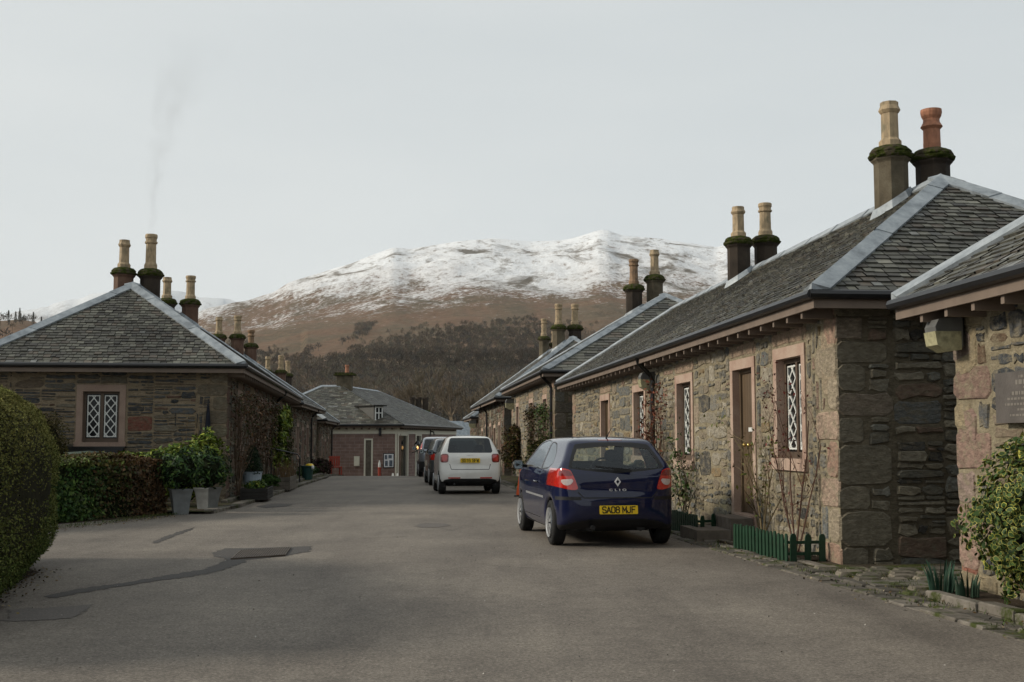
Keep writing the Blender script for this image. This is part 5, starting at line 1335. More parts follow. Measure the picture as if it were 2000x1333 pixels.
for i, (px, Y, s, pi) in enumerate([(800, 128, 1.0, 0), (742, 142, 1.05, 1), (838, 138, 1.1, 2), (880, 150, 1.15, 0), (925, 140, 1.05, 1), (690, 155, 1.1, 2), (610, 150, 1.0, 0), (965, 160, 1.1, 2)]):
    x = (px - 1000) / 2308 * Y
    t = empty('bare_tree', (x, Y, gz(Y) - .1), i * 1.3, TL[i], 'tree', 'bare trees behind the red building'); t.scale = (s, s, s)
    if pi in tree_src:
        for ch in tree_src[pi]: c = ch.copy(); link(c, t)
    else:
        tr, sg_ = PROT[pi]
        tree_src[pi] = [seg_mesh('trunk', tr, 'bark', (0.12, 0.10, 0.075), t, 8), seg_mesh('crown', sg_, 'bark', [(0.15, 0.118, 0.084), (0.13, 0.105, 0.075), (0.17, 0.14, 0.10)][pi], t, 3)]
# conifers on the skyline of the left ridge
for i, (px, Y) in enumerate([(8, 820), (22, 840), (30, 845), (57, 860), (73, 870)]):
    x = (px - 1000) / 2308 * Y; z = 1.45 + (858 - [626, 624, 623, 630, 635][i]) / 2308 * Y; rs = np.random.RandomState(i); n = 160
    t = rs.uniform(0, 1, n) ** .7; h = 9 + rs.uniform(-2, 1.5); w = (1 - t) * h * .16 + .12; th = rs.uniform(0, 6.28, n)
    C = np.stack([np.cos(th) * w * .8, np.sin(th) * w * .8, t * h], 1); N = np.stack([np.cos(th), np.sin(th), .3 + 0 * th], 1)
    o = empty('conifer', (x, Y, z - 2), 0, ['conifer at the far left end of the wooded ridge skyline', 'second conifer along the ridge skyline from the left edge', 'conifer close beside its neighbour on the ridge skyline', 'lone conifer on the ridge skyline over the slate roof edge', 'rightmost conifer on the ridge skyline beside the snowy mountain'][i], 'tree', 'conifers on the left ridge')
    quads('crown', leaf_quads(C, N, .6, .4, rs, .4), lerp_cols([(0.085, 0.085, 0.075), (0.11, 0.105, 0.09)], n, rs), 'bark', o)  # crown colours lightened to stand in for distance haze
    seg_mesh('trunk', [((0, 0, -2), (0, 0, h * .9), .25, .05)], 'bark', (0.04, 0.03, 0.025), o, 6)
# ------------------------------------------------------------------ the red sandstone building that closes the street
def red_building():
    g0 = gz(78); Y0 = 78.0; XC = -7.6; XL = -17.8
    root = empty('red_building', (XC, Y0, g0), 0, 'long red sandstone building with cream frieze and dormer closing the end of the street', 'building')
    w = Vector((.165, .9863, 0)); nl = Vector((-.9863, .165, 0)); fl = -.5; ze = 2.42 - g0; top = ze - .62; o = .45; rise = 2.75
    F = lambda x, n, z: (x, -n, z)                                  # front wall, local x = world X - XC
    Wg = lambda s, n, z: (w.x * s - nl.x * n, w.y * s - nl.y * n, z)   # wing wall, n towards the street
    def wallquads(mp, cells, u0=0.0):
        V = []; Fc = []; uv = []
        for a, b, c, d in cells:
            n = len(V); V += [mp(a, 0, c), mp(b, 0, c), mp(b, 0, d), mp(a, 0, d)]; Fc.append((n, n + 1, n + 2, n + 3)); uv += [(a, c), (b, c), (b, d), (a, d)]
        return V, Fc, uv
    dx0, dx1, dzt = -2.16, -1.58, top - .42
    V, Fc, uv = wallquads(F, [(XL - XC, dx0, fl - 1, top), (dx0, dx1, dzt, top), (dx1, 0, fl - 1, top)])
    raw_mesh('front_wall', V, Fc, ['red_ashlar'], None, None, root, False, uv)
    LW = 18.4; gl = ((.12, 2.9), (4.9, 6.7))
    V, Fc, uv = wallquads(Wg, [(0, .12, fl - 1, top), (2.9, 4.9, fl - 1, top), (6.7, LW, fl - 1, top)])
    raw_mesh('wing_wall', V, Fc, ['red_ashlar'], None, None, root, False, uv)
    mb = MB(); bk = lambda s, n, z: (w.x * s + nl.x * 10 - nl.x * n, w.y * s + nl.y * 10 - nl.y * n, z)
    for p, q in ((Wg(LW, 0, 0), bk(LW, 0, 0)), (bk(LW, 0, 0), bk(9, 0, 0)), ((XL - XC, 0, 0), (XL - XC, 9, 0)), ((XL - XC, 9, 0), bk(9, 0, 0)), ((-6, .8, 0), (0.2, .8, 0)), ((-.6, .4, 0), (w.x * 9 - .6, w.y * 9, 0))):
        mb.add([(p[0], p[1], fl - 1), (q[0], q[1], fl - 1), (q[0], q[1], top), (p[0], p[1], top)], [(0, 1, 2, 3)])
    mb.build('back_wall', 'dull_sandstone', root)
    def bx(mb, mp, a, b, c, d, n0, n1, mat=0): mb.box((a, c, n0), (b, d, n1), mat, (1, 1, 1), lambda x, z, n: mp(x, n, z))
    mb = MB(); bx(mb, F, XL - XC, .05, top, ze - .1, -.02, .05); bx(mb, Wg, .051, LW, top, ze - .1, -.02, .05); mb.build('frieze', 'cream_paint', root)
    mb = MB(); bx(mb, F, dx0, dx1, fl, dzt, -.14, -.1); d = mb.build('door', 'timber_grey', root)
    mb = MB(); bx(mb, F, dx0, dx0 + .1, fl, dzt, -.1, .03); bx(mb, F, dx1 - .1, dx1, fl, dzt, -.1, .03); bx(mb, F, dx0, dx1, dzt, dzt + .1, -.1, .031); mb.build('door_frame', 'cream_paint', d)
    for a, b in gl:
        mb = MB(); bx(mb, Wg, a, b, fl, top, -.14, -.11); wi = mb.build('window', 'window_dark', root)
        mb = MB()
        for q in (a, b - .22): bx(mb, Wg, q, q + .22, fl, top, -.1, .05)
        bx(mb, Wg, a + .22, b - .22, top - .12, top, -.1, .03); bx(mb, Wg, a + .22, b - .22, fl, fl + .25, -.1, .03); mb.build('frame', 'cream_paint', wi)
    mb = MB(); bx(mb, F, -.11, .0, fl - .5, top, .001, .03); mb.build('corner_post', 'cream_paint', root)
    # roof: a front block and a wing running away from the street, one ridge height
    pa = rise / 4.95; cf = 1 / math.hypot(1, pa); sf = pa * cf; zr = ze + rise
    fA = lambda s, p, l: (s, -o + p - l * sf, ze + p * pa + l * cf)
    s0, s1 = -18.3 - XC, .45
    J = Vector((-12.0 - XC, 4.5, 0)); C = Vector((.45, -.45, 0)); sj = (J - C).dot(w); pj = (J - C).dot(nl); pw = rise / pj; cw = 1 / math.hypot(1, pw); sw_2 = pw * cw
    fW = lambda s, p, l: tuple(Vector((C.x, C.y, ze + p * pw + l * cw)) + w * s + nl * (p - l * sw_2))
    S1 = 18.9; mb = MB()
    roof_slope(mb, fA, s0, s1, 4.95, 1.0, (s1 - J.x) / 4.95, cf, .2, .28)
    roof_slope(mb, fW, 0, S1, pj, sj / pj, 1.0, cw, .2, .28)
    e = .03
    A0, A1 = (s0, -o, ze - e), (s1, -o, ze - e); R0, RJ = (s0 + 4.95, 4.5, zr - e), (J.x, J.y, zr - e); P1 = tuple(Vector(fW(S1 - pj, pj, -e))); E1 = fW(S1, 0, -e); B0 = (s0, 9.45, ze - e); E2 = tuple(Vector(E1) + nl * 2 * pj)
    mb.add([A0, A1, RJ, R0, E1, P1, B0, E2], [(0, 1, 2, 3), (1, 4, 5, 2), (0, 3, 6), (3, 2, 5, 7, 6), (4, 7, 5), (0, 6, 7, 4, 1)], 1)
    rf = mb.build('roof', ['slate', 'roof_deck'], root)
    mb = MB()
    def strip_(f, a, b, off, l=.05): mb.add([f(a[0], a[1], l + .02), f(b[0], b[1], l + .02), f(b[0] + off[0], b[1] + off[1], l), f(a[0] + off[0], a[1] + off[1], l)], [(0, 1, 2, 3)])
    strip_(fA, (s0, 0), (s0 + 4.95, 4.95), (.28, 0)); strip_(fA, (s0 + 4.95, 4.95), (J.x, 4.95), (0, -.2)); strip_(fW, (sj, pj), (S1 - pj, pj), (0, -.2)); strip_(fW, (S1, 0), (S1 - pj, pj), (-.12, 0))
    strip_(fW, (0, 0), (sj, pj), (.05, 0), .03)
    mb.build('roof_lead', 'lead', rf)
    mb = MB(); mb.tube([(s0, -o - .05, ze - .05), (s1 + .05, -o - .05, ze - .05), fW(S1, -.05, -.05)], .07, 8); mb.build('gutter', 'black_iron', root)
    mb = MB(); mb.bar((s0, -o + .04, ze - .16), (s1 - .04, -o + .04, ze - .16), .04, .14); q0 = Vector(fW(.02, .05, 0)); q1 = Vector(fW(S1, .05, 0)); mb.bar((q0.x, q0.y, ze - .16), (q1.x, q1.y, ze - .16), .04, .14); mb.build('fascia', 'brown_timber', root)
    pr = None
    for i in range(44):
        if pr is None: mb = MB(); mb.box((-.05, -.3, ze - .34), (.05, .0, ze - .1)); pr = q = mb.build('rafter_end', 'brown_timber', root)
        else: q = pr.copy(); link(q, root)
        if i < 16: q.location = (-7.8 + i * .5, -.06, 0)
        else: v = Wg((i - 15) * .6, .06, 0); q.location = v; q.rotation_euler = (0, 0, math.atan2(w.y, w.x))
    # dormer turned towards the street, slate cheeks, flat lead roof
    ang = R(38); T = Matrix.Translation((-1.25, .22, 0)) @ Matrix.Rotation(ang, 4, 'Z'); D = lambda x, y, z: tuple(T @ Vector((x, y, z)))
    dz = ze + 1.2; mb = MB(); mb.box((-.36, 0, ze + .12), (.36, 2.9, dz), 0, (.055, .054, .048), D); dm = mb.build('dormer', 'slate', root)
    mb = MB(); mb.box((-.5, -.25, dz + .002), (.5, 3.0, dz + .08), 0, (1, 1, 1), D); mb.build('dormer_roof', 'roof_deck', dm)
    mb = MB(); mb.box((-.28, -.014, ze + .30), (.28, -.003, dz - .05), 0, (1, 1, 1), D); mb.build('pane', 'window_dark', dm)
    mb = MB()
    for q in (-.30, -.04, .22): mb.box((q, -.05, ze + .24), (q + .08, -.016, dz - .02), 0, (1, 1, 1), D)
    for z in (ze + .24, (ze + .24 + dz) / 2, dz - .10): mb.box((-.30, -.056, z), (.30, -.051, z + .07), 0, (1, 1, 1), D)
    mb.build('dormer_frame', 'white_paint', dm)
    # the wide mossy chimney on the ridge
    mb = MB(); cx, cy_ = J.x + .25, J.y + .2
    mb.box((cx - .52, cy_ - .35, zr - .9), (cx + .52, cy_ + .35, zr + .72)); mb.box((cx - .75, cy_ - .55, zr + .722), (cx + .75, cy_ + .55, zr + .84), 1); mb.box((cx - .6, cy_ - .42, zr + .842), (cx + .6, cy_ + .42, zr + .93), 1)
    ch = mb.build('chimney', ['chimney_stone', 'moss_cap'], root); mb = MB(); mb.lathe([(.17, zr + .92), (.14, zr + 1.0), (.13, zr + 1.32), (.155, zr + 1.38), (.15, zr + 1.48)], 12, (cx + .15, cy_, 0)); mb.build('chimney_pot', 'terracotta_pot', ch)
    # things on and before its walls
    def at(name, label, cat, mp, x, n, z, rz=0.0):
        p = Vector(mp(x, n, z)) + Vector((XC, Y0, g0)); return empty(name, p, rz, label, cat)
    zc = -g0
    e = at('notice_board', 'black framed glass notice board with pale posters on the red wall', 'notice board', F, -.52, .05, zc + .04)
    mb = MB(); mb.box((-.36, 0, -.48), (.36, .04, .48)); mb.build('frame', 'black_iron', e); mb = MB(); mb.box((-.31, -.012, -.43), (.31, -.002, .43)); mb.build('backing_sheet', 'paper', e)
    mb = MB()
    for q in ((-.26, .08, -.1, .36), (-.02, .14, .2, .36), (-.24, -.36, -.06, -.02), (.04, -.38, .25, 0.02)): mb.box((q[0], -.02, q[1]), (q[2], -.014, q[3])); mb.build('poster', 'print_grey', e); mb = MB()
    e = at('meter_cabinet', 'small cream meter cabinet low on the red wall left of the narrow door', 'cabinet', F, -2.62, .13, zc); mb = MB(); mb.box((-.18, 0, -.32), (.18, .12, .32)); mb.box((-.15, -.012, -.28), (.15, -.001, .28)); mb.build('cabinet_body', 'cream_paint', e)
    e = at('wall_lantern', 'lit black lantern on a bracket between the tall cream framed windows', 'lantern', Wg, 3.9, .42, zc + .86, math.atan2(w.y, w.x))
    mb = MB(); mb.tube([(0, .40, -.35), (0, .18, -.3), (0, 0, -.2)], .03, 6); mb.lathe([(.08, -.2), (.17, -.16), (.17, -.14)], 6); mb.lathe([(.24, .22), (.22, .26), (.1, .42), (.03, .5)], 6)
    for j in range(6): a_ = j * math.pi / 3; mb.bar((.15 * math.cos(a_), .15 * math.sin(a_), -.14), (.21 * math.cos(a_), .21 * math.sin(a_), .22), .02, .02)
    mb.build('lantern_frame', 'black_iron', e); mb = MB(); mb.lathe([(.03, -.12), (.07, -.03), (.055, .06), (.015, .12)], 10); mb.build('lantern_lamp', 'lantern_glow', e, True)
    for lab, mp, x, rz in (('black bracket fitting on the cream frieze above the notice board', F, -1.1, 0), ('black bracket fitting on the cream frieze above the parked cars', Wg, 9.2, math.atan2(w.y, w.x))):
        e = at('bracket', lab, 'bracket', mp, x, .06, top + .12, rz); mb = MB(); mb.box((-.09, -.05, -.25), (.09, .0, .35)); mb.tube([(0, -.05, .1), (0, -.25, .05), (0, -.3, -.15)], .05, 6); mb.build('bracket_body', 'black_iron', e)
    e = at('fire_post', 'red post with a white cap standing by the notice board', 'post', F, -1.1, .3, fl); mb = MB(); mb.lathe([(.14, 0), (.14, .05), (.10, .08), (.10, 1.0), (.13, 1.05), (.10, 1.1)], 12); mb.build('post_body', 'red_paint', e); mb = MB(); mb.lathe([(.08, 1.1), (.09, 1.25), (.05, 1.45), (.02, 1.55)], 12); mb.build('post_cap', 'white_paint', e)
    e = at('window_lamp', 'small warm light seen inside the tall cream framed window', 'lamp', Wg, 1.1, -.07, zc + .45); mb = MB(); mb.lathe([(.02, -.05), (.05, 0), (.02, .05)], 10); mb.build('bulb', 'lantern_glow', e, True)
    for i, x in enumerate((-.16, .14)):
        e = at('sandwich_board', ['small white folding board at the foot of the red wall, left of two', 'small white folding board beside the cream window post, right of two'][i], 'sign', F, x, .8, fl + .1); mb = MB()
        for s in (-1, 1): mb.add([(-.13, s * .2, 0), (.13, s * .2, 0), (.05, s * .02, .62), (-.05, s * .02, .62), (-.13, s * .22, 0), (.13, s * .22, 0), (.05, s * .04, .62), (-.05, s * .04, .62)], [(0, 1, 2, 3), (4, 5, 6, 7), (0, 1, 5, 4), (2, 3, 7, 6), (0, 3, 7, 4), (1, 2, 6, 5)])
        mb.build('board_panel', 'white_paint', e)
    p = Vector((XC - 1.5, Y0 - .35, gz(78))); 
red_building()
# houses beyond it: a dark chimney stack with three pots and two red gables
def beyond(name, label, x, y, rz, w, l, eave, gable, stack=None):
    g0 = gz(y); r = empty(name, (x, y, g0), rz, label, 'house')
    mb = MB(); mb.box((-w / 2, 0, -.5), (w / 2, l, eave)); mb.build('wall', 'red_ashlar', r)
    mb = MB(); mb.add([(-w / 2, -.004, eave), (w / 2, -.004, eave), (0, -.004, gable - .12)], [(0, 1, 2)]); mb.build('gable', 'red_paint', r)
    mb = MB(); o = .3; z0 = eave - .15
    for s in (-1, 1):
        mb.add([(s * (w / 2 + o), -.35, z0), (0, -.35, gable), (0, l + .2, gable), (s * (w / 2 + o), l + .2, z0), (s * (w / 2 + o), -.35, z0 - .14), (0, -.35, gable - .14), (0, l + .2, gable - .14), (s * (w / 2 + o), l + .2, z0 - .14)], [(0, 1, 2, 3), (4, 5, 6, 7), (0, 1, 5, 4), (0, 3, 7, 4), (2, 3, 7, 6)])
    mb.build('roof', 'lead', r)
    mb = MB(); mb.box((-.4, -.03, .8), (.4, -.008, 2.0)); mb.build('window', 'window_dark', r)
    if stack:
        mb = MB(); mb.box((-.85, l * .4, eave), (.85, l * .4 + .8, stack - .25)); mb.box((-1.0, l * .4 - .12, stack - .248), (1.0, l * .4 + .92, stack), 1); ch = mb.build('chimney', ['chimney_stone', 'moss_cap'], r)
        for q in (-.62, 0, .62): mb = MB(); mb.lathe([(.26, stack), (.25, stack + .9), (.29, stack + .95), (.29, stack + 1.15), (.2, stack + 1.15)], 12, (q, l * .4 + .4, 0)); mb.build('chimney_pot', 'chimney_dark', ch)
    return r
beyond('gabled_house', 'house with a dark three pot chimney behind the right end of the red building', -8.05, 104, R(8), 4.6, 7, 3.6, 5.4, 5.9)
beyond('gabled_house', 'small red gable with a pale roof, left of two beyond the street end', -6.5, 100, R(-38), 2.6, 4, 3.2, 4.7)
beyond('gabled_house', 'small red gable with a pale roof, right of two beyond the street end', -5.3, 101, R(-38), 2.4, 4, 2.9, 4.35)
# ------------------------------------------------------------------ hedges, shrubs, climbers
def PW(px, py, Y):
    pch = math.atan(191.5 / 2300); v = 666.5 - py
    dy = 2300 * math.cos(pch) - v * math.sin(pch); dz = 2300 * math.sin(pch) + v * math.cos(pch); t = Y / dy
    return Vector(((px - 1000) * t, Y, 1.45 + dz * t))
def core_mesh(name, pts_fn, nu, nv, mat, parent):
    V = [pts_fn(i / nu, j / nv) for i in range(nu) for j in range(nv + 1)]
    Fc = [(i * (nv + 1) + j, ((i + 1) % nu) * (nv + 1) + j, ((i + 1) % nu) * (nv + 1) + j + 1, i * (nv + 1) + j + 1) for i in range(nu) for j in range(nv)]
    return raw_mesh(name, V, Fc, [mat], None, None, parent, True)
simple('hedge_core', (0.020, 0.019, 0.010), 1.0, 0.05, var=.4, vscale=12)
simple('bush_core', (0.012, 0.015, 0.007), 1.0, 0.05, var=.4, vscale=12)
def big_hedge():
    root = empty('clipped_hedge', (-6.6, 13.2, 0), 0, 'tall rounded clipped hedge with brownish top at the left edge', 'hedge')
    rs = np.random.RandomState(2)
    # a rounded block running back out of frame: superellipsoid, centre at (-6.55,11.0)
    C0 = np.array([.60, -2.25, .93]); RX, RY, RZ = 1.52, 3.55, 1.10
    yaw = R(14); cyw, syw = math.cos(yaw), math.sin(yaw)
    def place(P):
        x, y = P[:, 0], P[:, 1]
        return np.stack([x * cyw + y * -syw, x * syw + y * cyw, P[:, 2]], 1)
    def surf(th, ph, k_=1.0):
        e1, e2 = .60, .68
        f = lambda v, e: np.sign(v) * np.abs(v) ** e
        cp, sp = np.cos(ph), np.sin(ph)
        wob = 1 + .02 * np.sin(th * 7 + ph * 5) + .015 * np.sin(th * 13 - ph * 9)
        return np.stack([RX * k_ * wob * f(cp, e1) * f(np.cos(th), e2), RY * k_ * wob * f(cp, e1) * f(np.sin(th), e2), RZ * k_ * wob * f(sp, e1)], 1)
    nu, nv = 60, 30; V = []
    for i in range(nu):
        th = 2 * math.pi * i / nu; ph = np.linspace(-math.pi / 2, math.pi / 2, nv + 1); P = place(surf(np.full(nv + 1, th), ph, .965)) + C0; V += [tuple(p) for p in P]
    Fc = [(i * (nv + 1) + j, ((i + 1) % nu) * (nv + 1) + j, ((i + 1) % nu) * (nv + 1) + j + 1, i * (nv + 1) + j + 1) for i in range(nu) for j in range(nv)]
    raw_mesh('hedge_core', V, Fc, ['hedge_core'], None, None, root, True)
    N = 150000
    th = rs.uniform(-1.2, 2.6, N); ph = rs.uniform(-1.3, math.pi / 2, N)
    P = surf(th, ph); e = 1e-3
    n = np.cross(surf(th + e, ph) - P, surf(th, ph + e) - P); n /= np.linalg.norm(n, axis=1, keepdims=True) + 1e-9
    n *= np.sign(np.sum(n * P, 1, keepdims=True)); n = place(n)
    C = place(P) + C0 + n * rs.normal(-.008, .016, (N, 1)); 
    z = C[:, 2]; t = np.clip((z + .28 * np.sin(C[:, 1] * 2.1) * .5 + rs.normal(0, .22, N)) / 1.9, 0, 1)[:, None]
    lo = lerp_cols([(0.060, 0.090, 0.024), (0.078, 0.112, 0.030), (0.042, 0.060, 0.019), (0.125, 0.155, 0.042)], N, rs)
    hi = lerp_cols([(0.165, 0.148, 0.046), (0.14, 0.122, 0.042), (0.185, 0.168, 0.052), (0.10, 0.10, 0.033), (0.22, 0.21, 0.064)], N, rs)
    g = np.clip((z - 1.88) / .15, 0, 1)[:, None] * np.array([[-.004, .018, -.002]])
    quads('foliage', leaf_quads(C, n, .0135, .5, rs, .95), lo * (1 - t) + hi * t + g, 'matte_leaf', root)
big_hedge()
def bush(name, label, loc, rad, n, size, cols, cat='shrub', mat='leaf', core=.72, twigs=0, seed=1, group=None, w=None, parts_parent=None, aspect=.5, stem=None, squash=None, jit=.7, ccol='bush_core'):
    rs = np.random.RandomState(seed)
    root = parts_parent if parts_parent is not None else empty(name, loc, 0, label, cat, group)
    off = Vector((0, 0, 0)) if parts_parent is None else Vector(loc)
    d = rs.normal(0, 1, (n, 3)); d /= np.linalg.norm(d, axis=1, keepdims=True); d[:, 2] = np.where(d[:, 2] < -.75, -d[:, 2], d[:, 2])
    lump = 1 + .20 * np.sin(d[:, 0] * 5 + seed) * np.cos(d[:, 1] * 4 + seed * 2) + .14 * np.sin(d[:, 2] * 7 + d[:, 0] * 6 + seed)
    rr = rs.uniform(.45, 1.02, n) ** .45 * lump
    C = d * rr[:, None] * np.array(rad) + np.array([0, 0, rad[2]]) + np.array(off)
    if core:
        nu, nv = 18, 10; V = []
        for i in range(nu):
            for j in range(nv + 1):
                a, b = 2 * math.pi * i / nu, -math.pi / 2 + math.pi * j / nv; q = core * (1 + .16 * math.sin(3 * a + seed) * math.cos(2 * b))
                V.append((rad[0] * q * math.cos(a) * math.cos(b) + off.x, rad[1] * q * math.sin(a) * math.cos(b) + off.y, rad[2] * (1 + q * math.sin(b)) + off.z))
        raw_mesh('inner_growth', V, [(i * (nv + 1) + j, ((i + 1) % nu) * (nv + 1) + j, ((i + 1) % nu) * (nv + 1) + j + 1, i * (nv + 1) + j + 1) for i in range(nu) for j in range(nv)], [ccol], None, None, root, True)
    quads('foliage', leaf_quads(C, d + np.array([0, 0, .3]), size, aspect, rs, jit), lerp_cols(cols, n, rs, w), mat, root)
    return root
GREEN = [(0.026, 0.060, 0.014), (0.040, 0.085, 0.020), (0.018, 0.040, 0.012), (0.07, 0.115, 0.025)]
OLIVE = [(0.05, 0.048, 0.014), (0.034, 0.034, 0.012), (0.07, 0.062, 0.02), (0.03, 0.038, 0.012)]
LIME = [(0.13, 0.18, 0.02), (0.085, 0.14, 0.02), (0.18, 0.21, 0.03), (0.05, 0.09, 0.016)]
DKGREEN = [(0.010, 0.026, 0.009), (0.016, 0.036, 0.012), (0.007, 0.018, 0.007)]
BROWN = [(0.06, 0.032, 0.017), (0.045, 0.026, 0.015), (0.08, 0.045, 0.022), (0.03, 0.02, 0.012)]
def low_hedge():
    root = empty('garden_hedge', (-7.0, 20.9, 0), math.atan2(.8, 3.2) - math.pi / 2 * 0, 'low leafy garden hedge with a browned right end before the left cottage', 'hedge')
    a = Vector((-9.3, 17.6, 0)); b = Vector((-6.75, 22.9, 0)); L = (b - a).length; yaw = math.atan2(b.y - a.y, b.x - a.x); root.location = a; root.rotation_euler = (0, 0, yaw)
    rs = np.random.RandomState(6); H, D = 1.06, 1.0
    mb = MB(); mb.box((.05, .05, 0), (L - .05, D - .05, H - .05)); mb.build('hedge_core', 'bush_core', root)
    N = 26000; k_ = rs.rand(N); C = np.zeros((N, 3)); n = np.zeros((N, 3))
    u, v = rs.uniform(0, L, N), rs.rand(N)
    f = k_ < .55; C[f] = np.stack([u[f], rs.normal(0, .035, f.sum()), v[f] * H], 1); n[f] = (0, -1, .2)
    t = (k_ >= .55) & (k_ < .85); C[t] = np.stack([u[t], v[t] * D, H + rs.normal(0, .03, t.sum())], 1); n[t] = (0, 0, 1)
    e = k_ >= .85; C[e] = np.stack([L + rs.normal(0, .03, e.sum()), v[e] * D, rs.rand(e.sum()) * H], 1); n[e] = (1, 0, .2)
    bump = .10 * np.sin(C[:, 0] * 2.3) * np.sin(C[:, 2] * 4 + 1); C += n * bump[:, None]
    br = np.clip((C[:, 0] - L * .66 + rs.normal(0, .4, N)) / 1.2, 0, 1)[:, None]
    tp = np.where((C[:, 2] > H - .1)[:, None], np.array([[.022, .006, -.002]]), 0)
    quads('foliage', leaf_quads(C, n, .04, .55, rs, .8), np.clip(lerp_cols(GREEN, N, rs) * (1 - br * .95) + lerp_cols(BROWN, N, rs) * br * 1.25 + tp, .003, 1), 'leaf', root)
low_hedge()
bush('shrub', 'feathery olive brown shrub standing between the tall hedge and the lattice window', (-9.95, 24.9, 0), (.72, .6, 1.02), 7000, .035, [(0.040, 0.034, 0.012), (0.055, 0.045, 0.015), (0.028, 0.026, 0.010), (0.07, 0.062, 0.02)], seed=4, aspect=.3, mat='matte_leaf', ccol='hedge_core')
bush('laurel', 'bright yellow green laurel behind the pair of grey planters', (-6.85, 24.7, 0), (.62, .5, .68), 1500, .07, LIME, seed=5, aspect=.36)
bush('laurel', 'low clipped strip of yellow green leaves along the hedge top behind the planters', (-7.35, 24.2, .62), (.85, .4, .30), 1400, .06, LIME, seed=6, aspect=.36, core=.8)
bush('laurel', 'taller yellow green laurel growing against the cottage corner', (-6.62, 25.6, .35), (.40, .4, .62), 900, .075, LIME + [(0.14, 0.16, 0.03)], seed=7, aspect=.34, core=.5)
# pair of tall tapered grey planters
def planter(px, py, label, s, rz):
    x, y = gp(px, py); root = empty('potted_shrub', (x, y, gz(y)), rz, label, 'planter', 'pair of grey planters')
    mb = MB(); prof = [(.135, 0), (.145, .1), (.16, .25), (.185, .40), (.205, .47), (.205, .485), (.185, .485), (.18, .43)]
    mb.lathe([(r * 1.414 * s, z * s) for r, z in prof], 4, (0, 0, 0), 0, (1, 1, 1), R(45)); mb.build('pot', 'zinc', root)
    bush('x', None, (0, 0, .42 * s), (.42, .40, .40), 1300, .055, GREEN + DKGREEN, seed=int(px), parts_parent=root, aspect=.3)
planter(352, 1005, 'grey tapered planter with a dark leafy shrub, beside the brown hedge end', 1.0, R(24))
planter(405, 999, 'grey tapered planter with a dark leafy shrub, nearest the cottage corner', .98, R(-28))
# tub with small conifer on a timber box, and other things along the left wall
p = PW(492, 950, 29.6); root = empty('planted_tub', (p.x, p.y, p.z), 0, 'pale blue oval tub holding a small dark conifer', 'planter')
mb = MB(); mb.lathe([(.20, 0), (.225, .18), (.245, .33), (.26, .35), (.25, .36), (.235, .33), (.23, .28)], 20); mb.build('pot', 'tub_blue', root, False)
rs = np.random.RandomState(9); n = 2600; t = rs.rand(n) ** .8; th = rs.uniform(0, 6.28, n); w = (.27 * (1 - t) ** .7 + .03) * rs.uniform(.55, 1.05, n)
quads('conifer', leaf_quads(np.stack([np.cos(th) * w, np.sin(th) * w, .3 + t * .72], 1), np.stack([np.cos(th), np.sin(th), .5 + 0 * th], 1), .035, .35, rs, .6), lerp_cols(DKGREEN, n, rs), 'leaf', root)
def timber_box(name, label, c, w, d, h, rz, mat='timber_grey', cat='planter'):
    root = empty(name, c, rz, label, cat); mb = MB(); nb = 3
    for i in range(nb):
        z0, z1 = h * i / nb + .004, h * (i + 1) / nb - .004
        mb.box((-w / 2, -d / 2, z0), (w / 2, -d / 2 + .03, z1)); mb.box((-w / 2, d / 2 - .03, z0), (w / 2, d / 2, z1)); mb.box((-w / 2, -d / 2 + .032, z0), (-w / 2 + .03, d / 2 - .032, z1)); mb.box((w / 2 - .03, -d / 2 + .032, z0), (w / 2, d / 2 - .032, z1))
    mb.build('boards', mat, root); mb = MB(); mb.box((-w / 2 + .031, -d / 2 + .031, .02), (w / 2 - .031, d / 2 - .031, h - .05)); mb.build('soil_fill', 'soil', root)
    return root
simple('timber_dark', (0.022, 0.020, 0.018), 0.75, 0.25, var=.3, bump=.4)
b1 = timber_box('planter_box', 'dark timber planter box at the foot of the left cottage corner', (-6.02, 28.0, .05), .62, 1.5, .27, .12, 'timber_dark')
bush('x', None, (0, -.45, .18), (.26, .25, .13), 500, .04, LIME + GREEN, seed=12, parts_parent=b1, core=.6)
b2 = timber_box('planter_box', 'weathered timber planter box of dry stems beyond the blue tub', (-6.45, 33.6, .05), .5, 2.2, .36, .1)
rs_ = random.Random(5); segs = []
for i in range(70):
    x, y = rs_.uniform(-.22, .22), rs_.uniform(-1, 1); a = Vector((x, y, .3)); b = a + Vector((rs_.uniform(-.2, .2), rs_.uniform(-.2, .2), rs_.uniform(.2, .55))); segs.append((tuple(a), tuple(b), .008, .004))
seg_mesh('dry_stems', segs, 'bark', (0.14, 0.095, 0.05), b2, 3)
p = PW(522, 958, 31.2); root = empty('potted_plant', (p.x, p.y, .06), .1, 'stone trough of soft bright green grass-like leaves by the left kerb', 'planter')
mb = MB(); mb.lathe([(.2, 0), (.24, .2), (.25, .22), (.2, .22)], 4, (0, 0, 0), 0, (1, 1, 1), R(45)); mb.build('pot', 'timber_grey', root)
bush('x', None, (0, 0, .12), (.32, .34, .17), 1600, .045, [(0.03, 0.075, 0.012), (0.05, 0.10, 0.016), (0.02, 0.05, 0.01)], seed=14, parts_parent=root, aspect=.2, core=.8)
def rail():
    p = PW(585, 940, 37.5); root = empty('handrail', (p.x, p.y, gz(p.y)), 0, 'black iron handrail leaning out from the left cottage wall', 'handrail'); mb = MB()
    mb.tube([(0, 0, 0), (0, 0, .86), (-.08, .02, .97), (-.85, -.25, 1.16)], .022, 8); mb.tube([(-.85, -.25, 0), (-.85, -.25, 1.16)], .02, 8); mb.build('rail', 'black_iron', root)
rail()
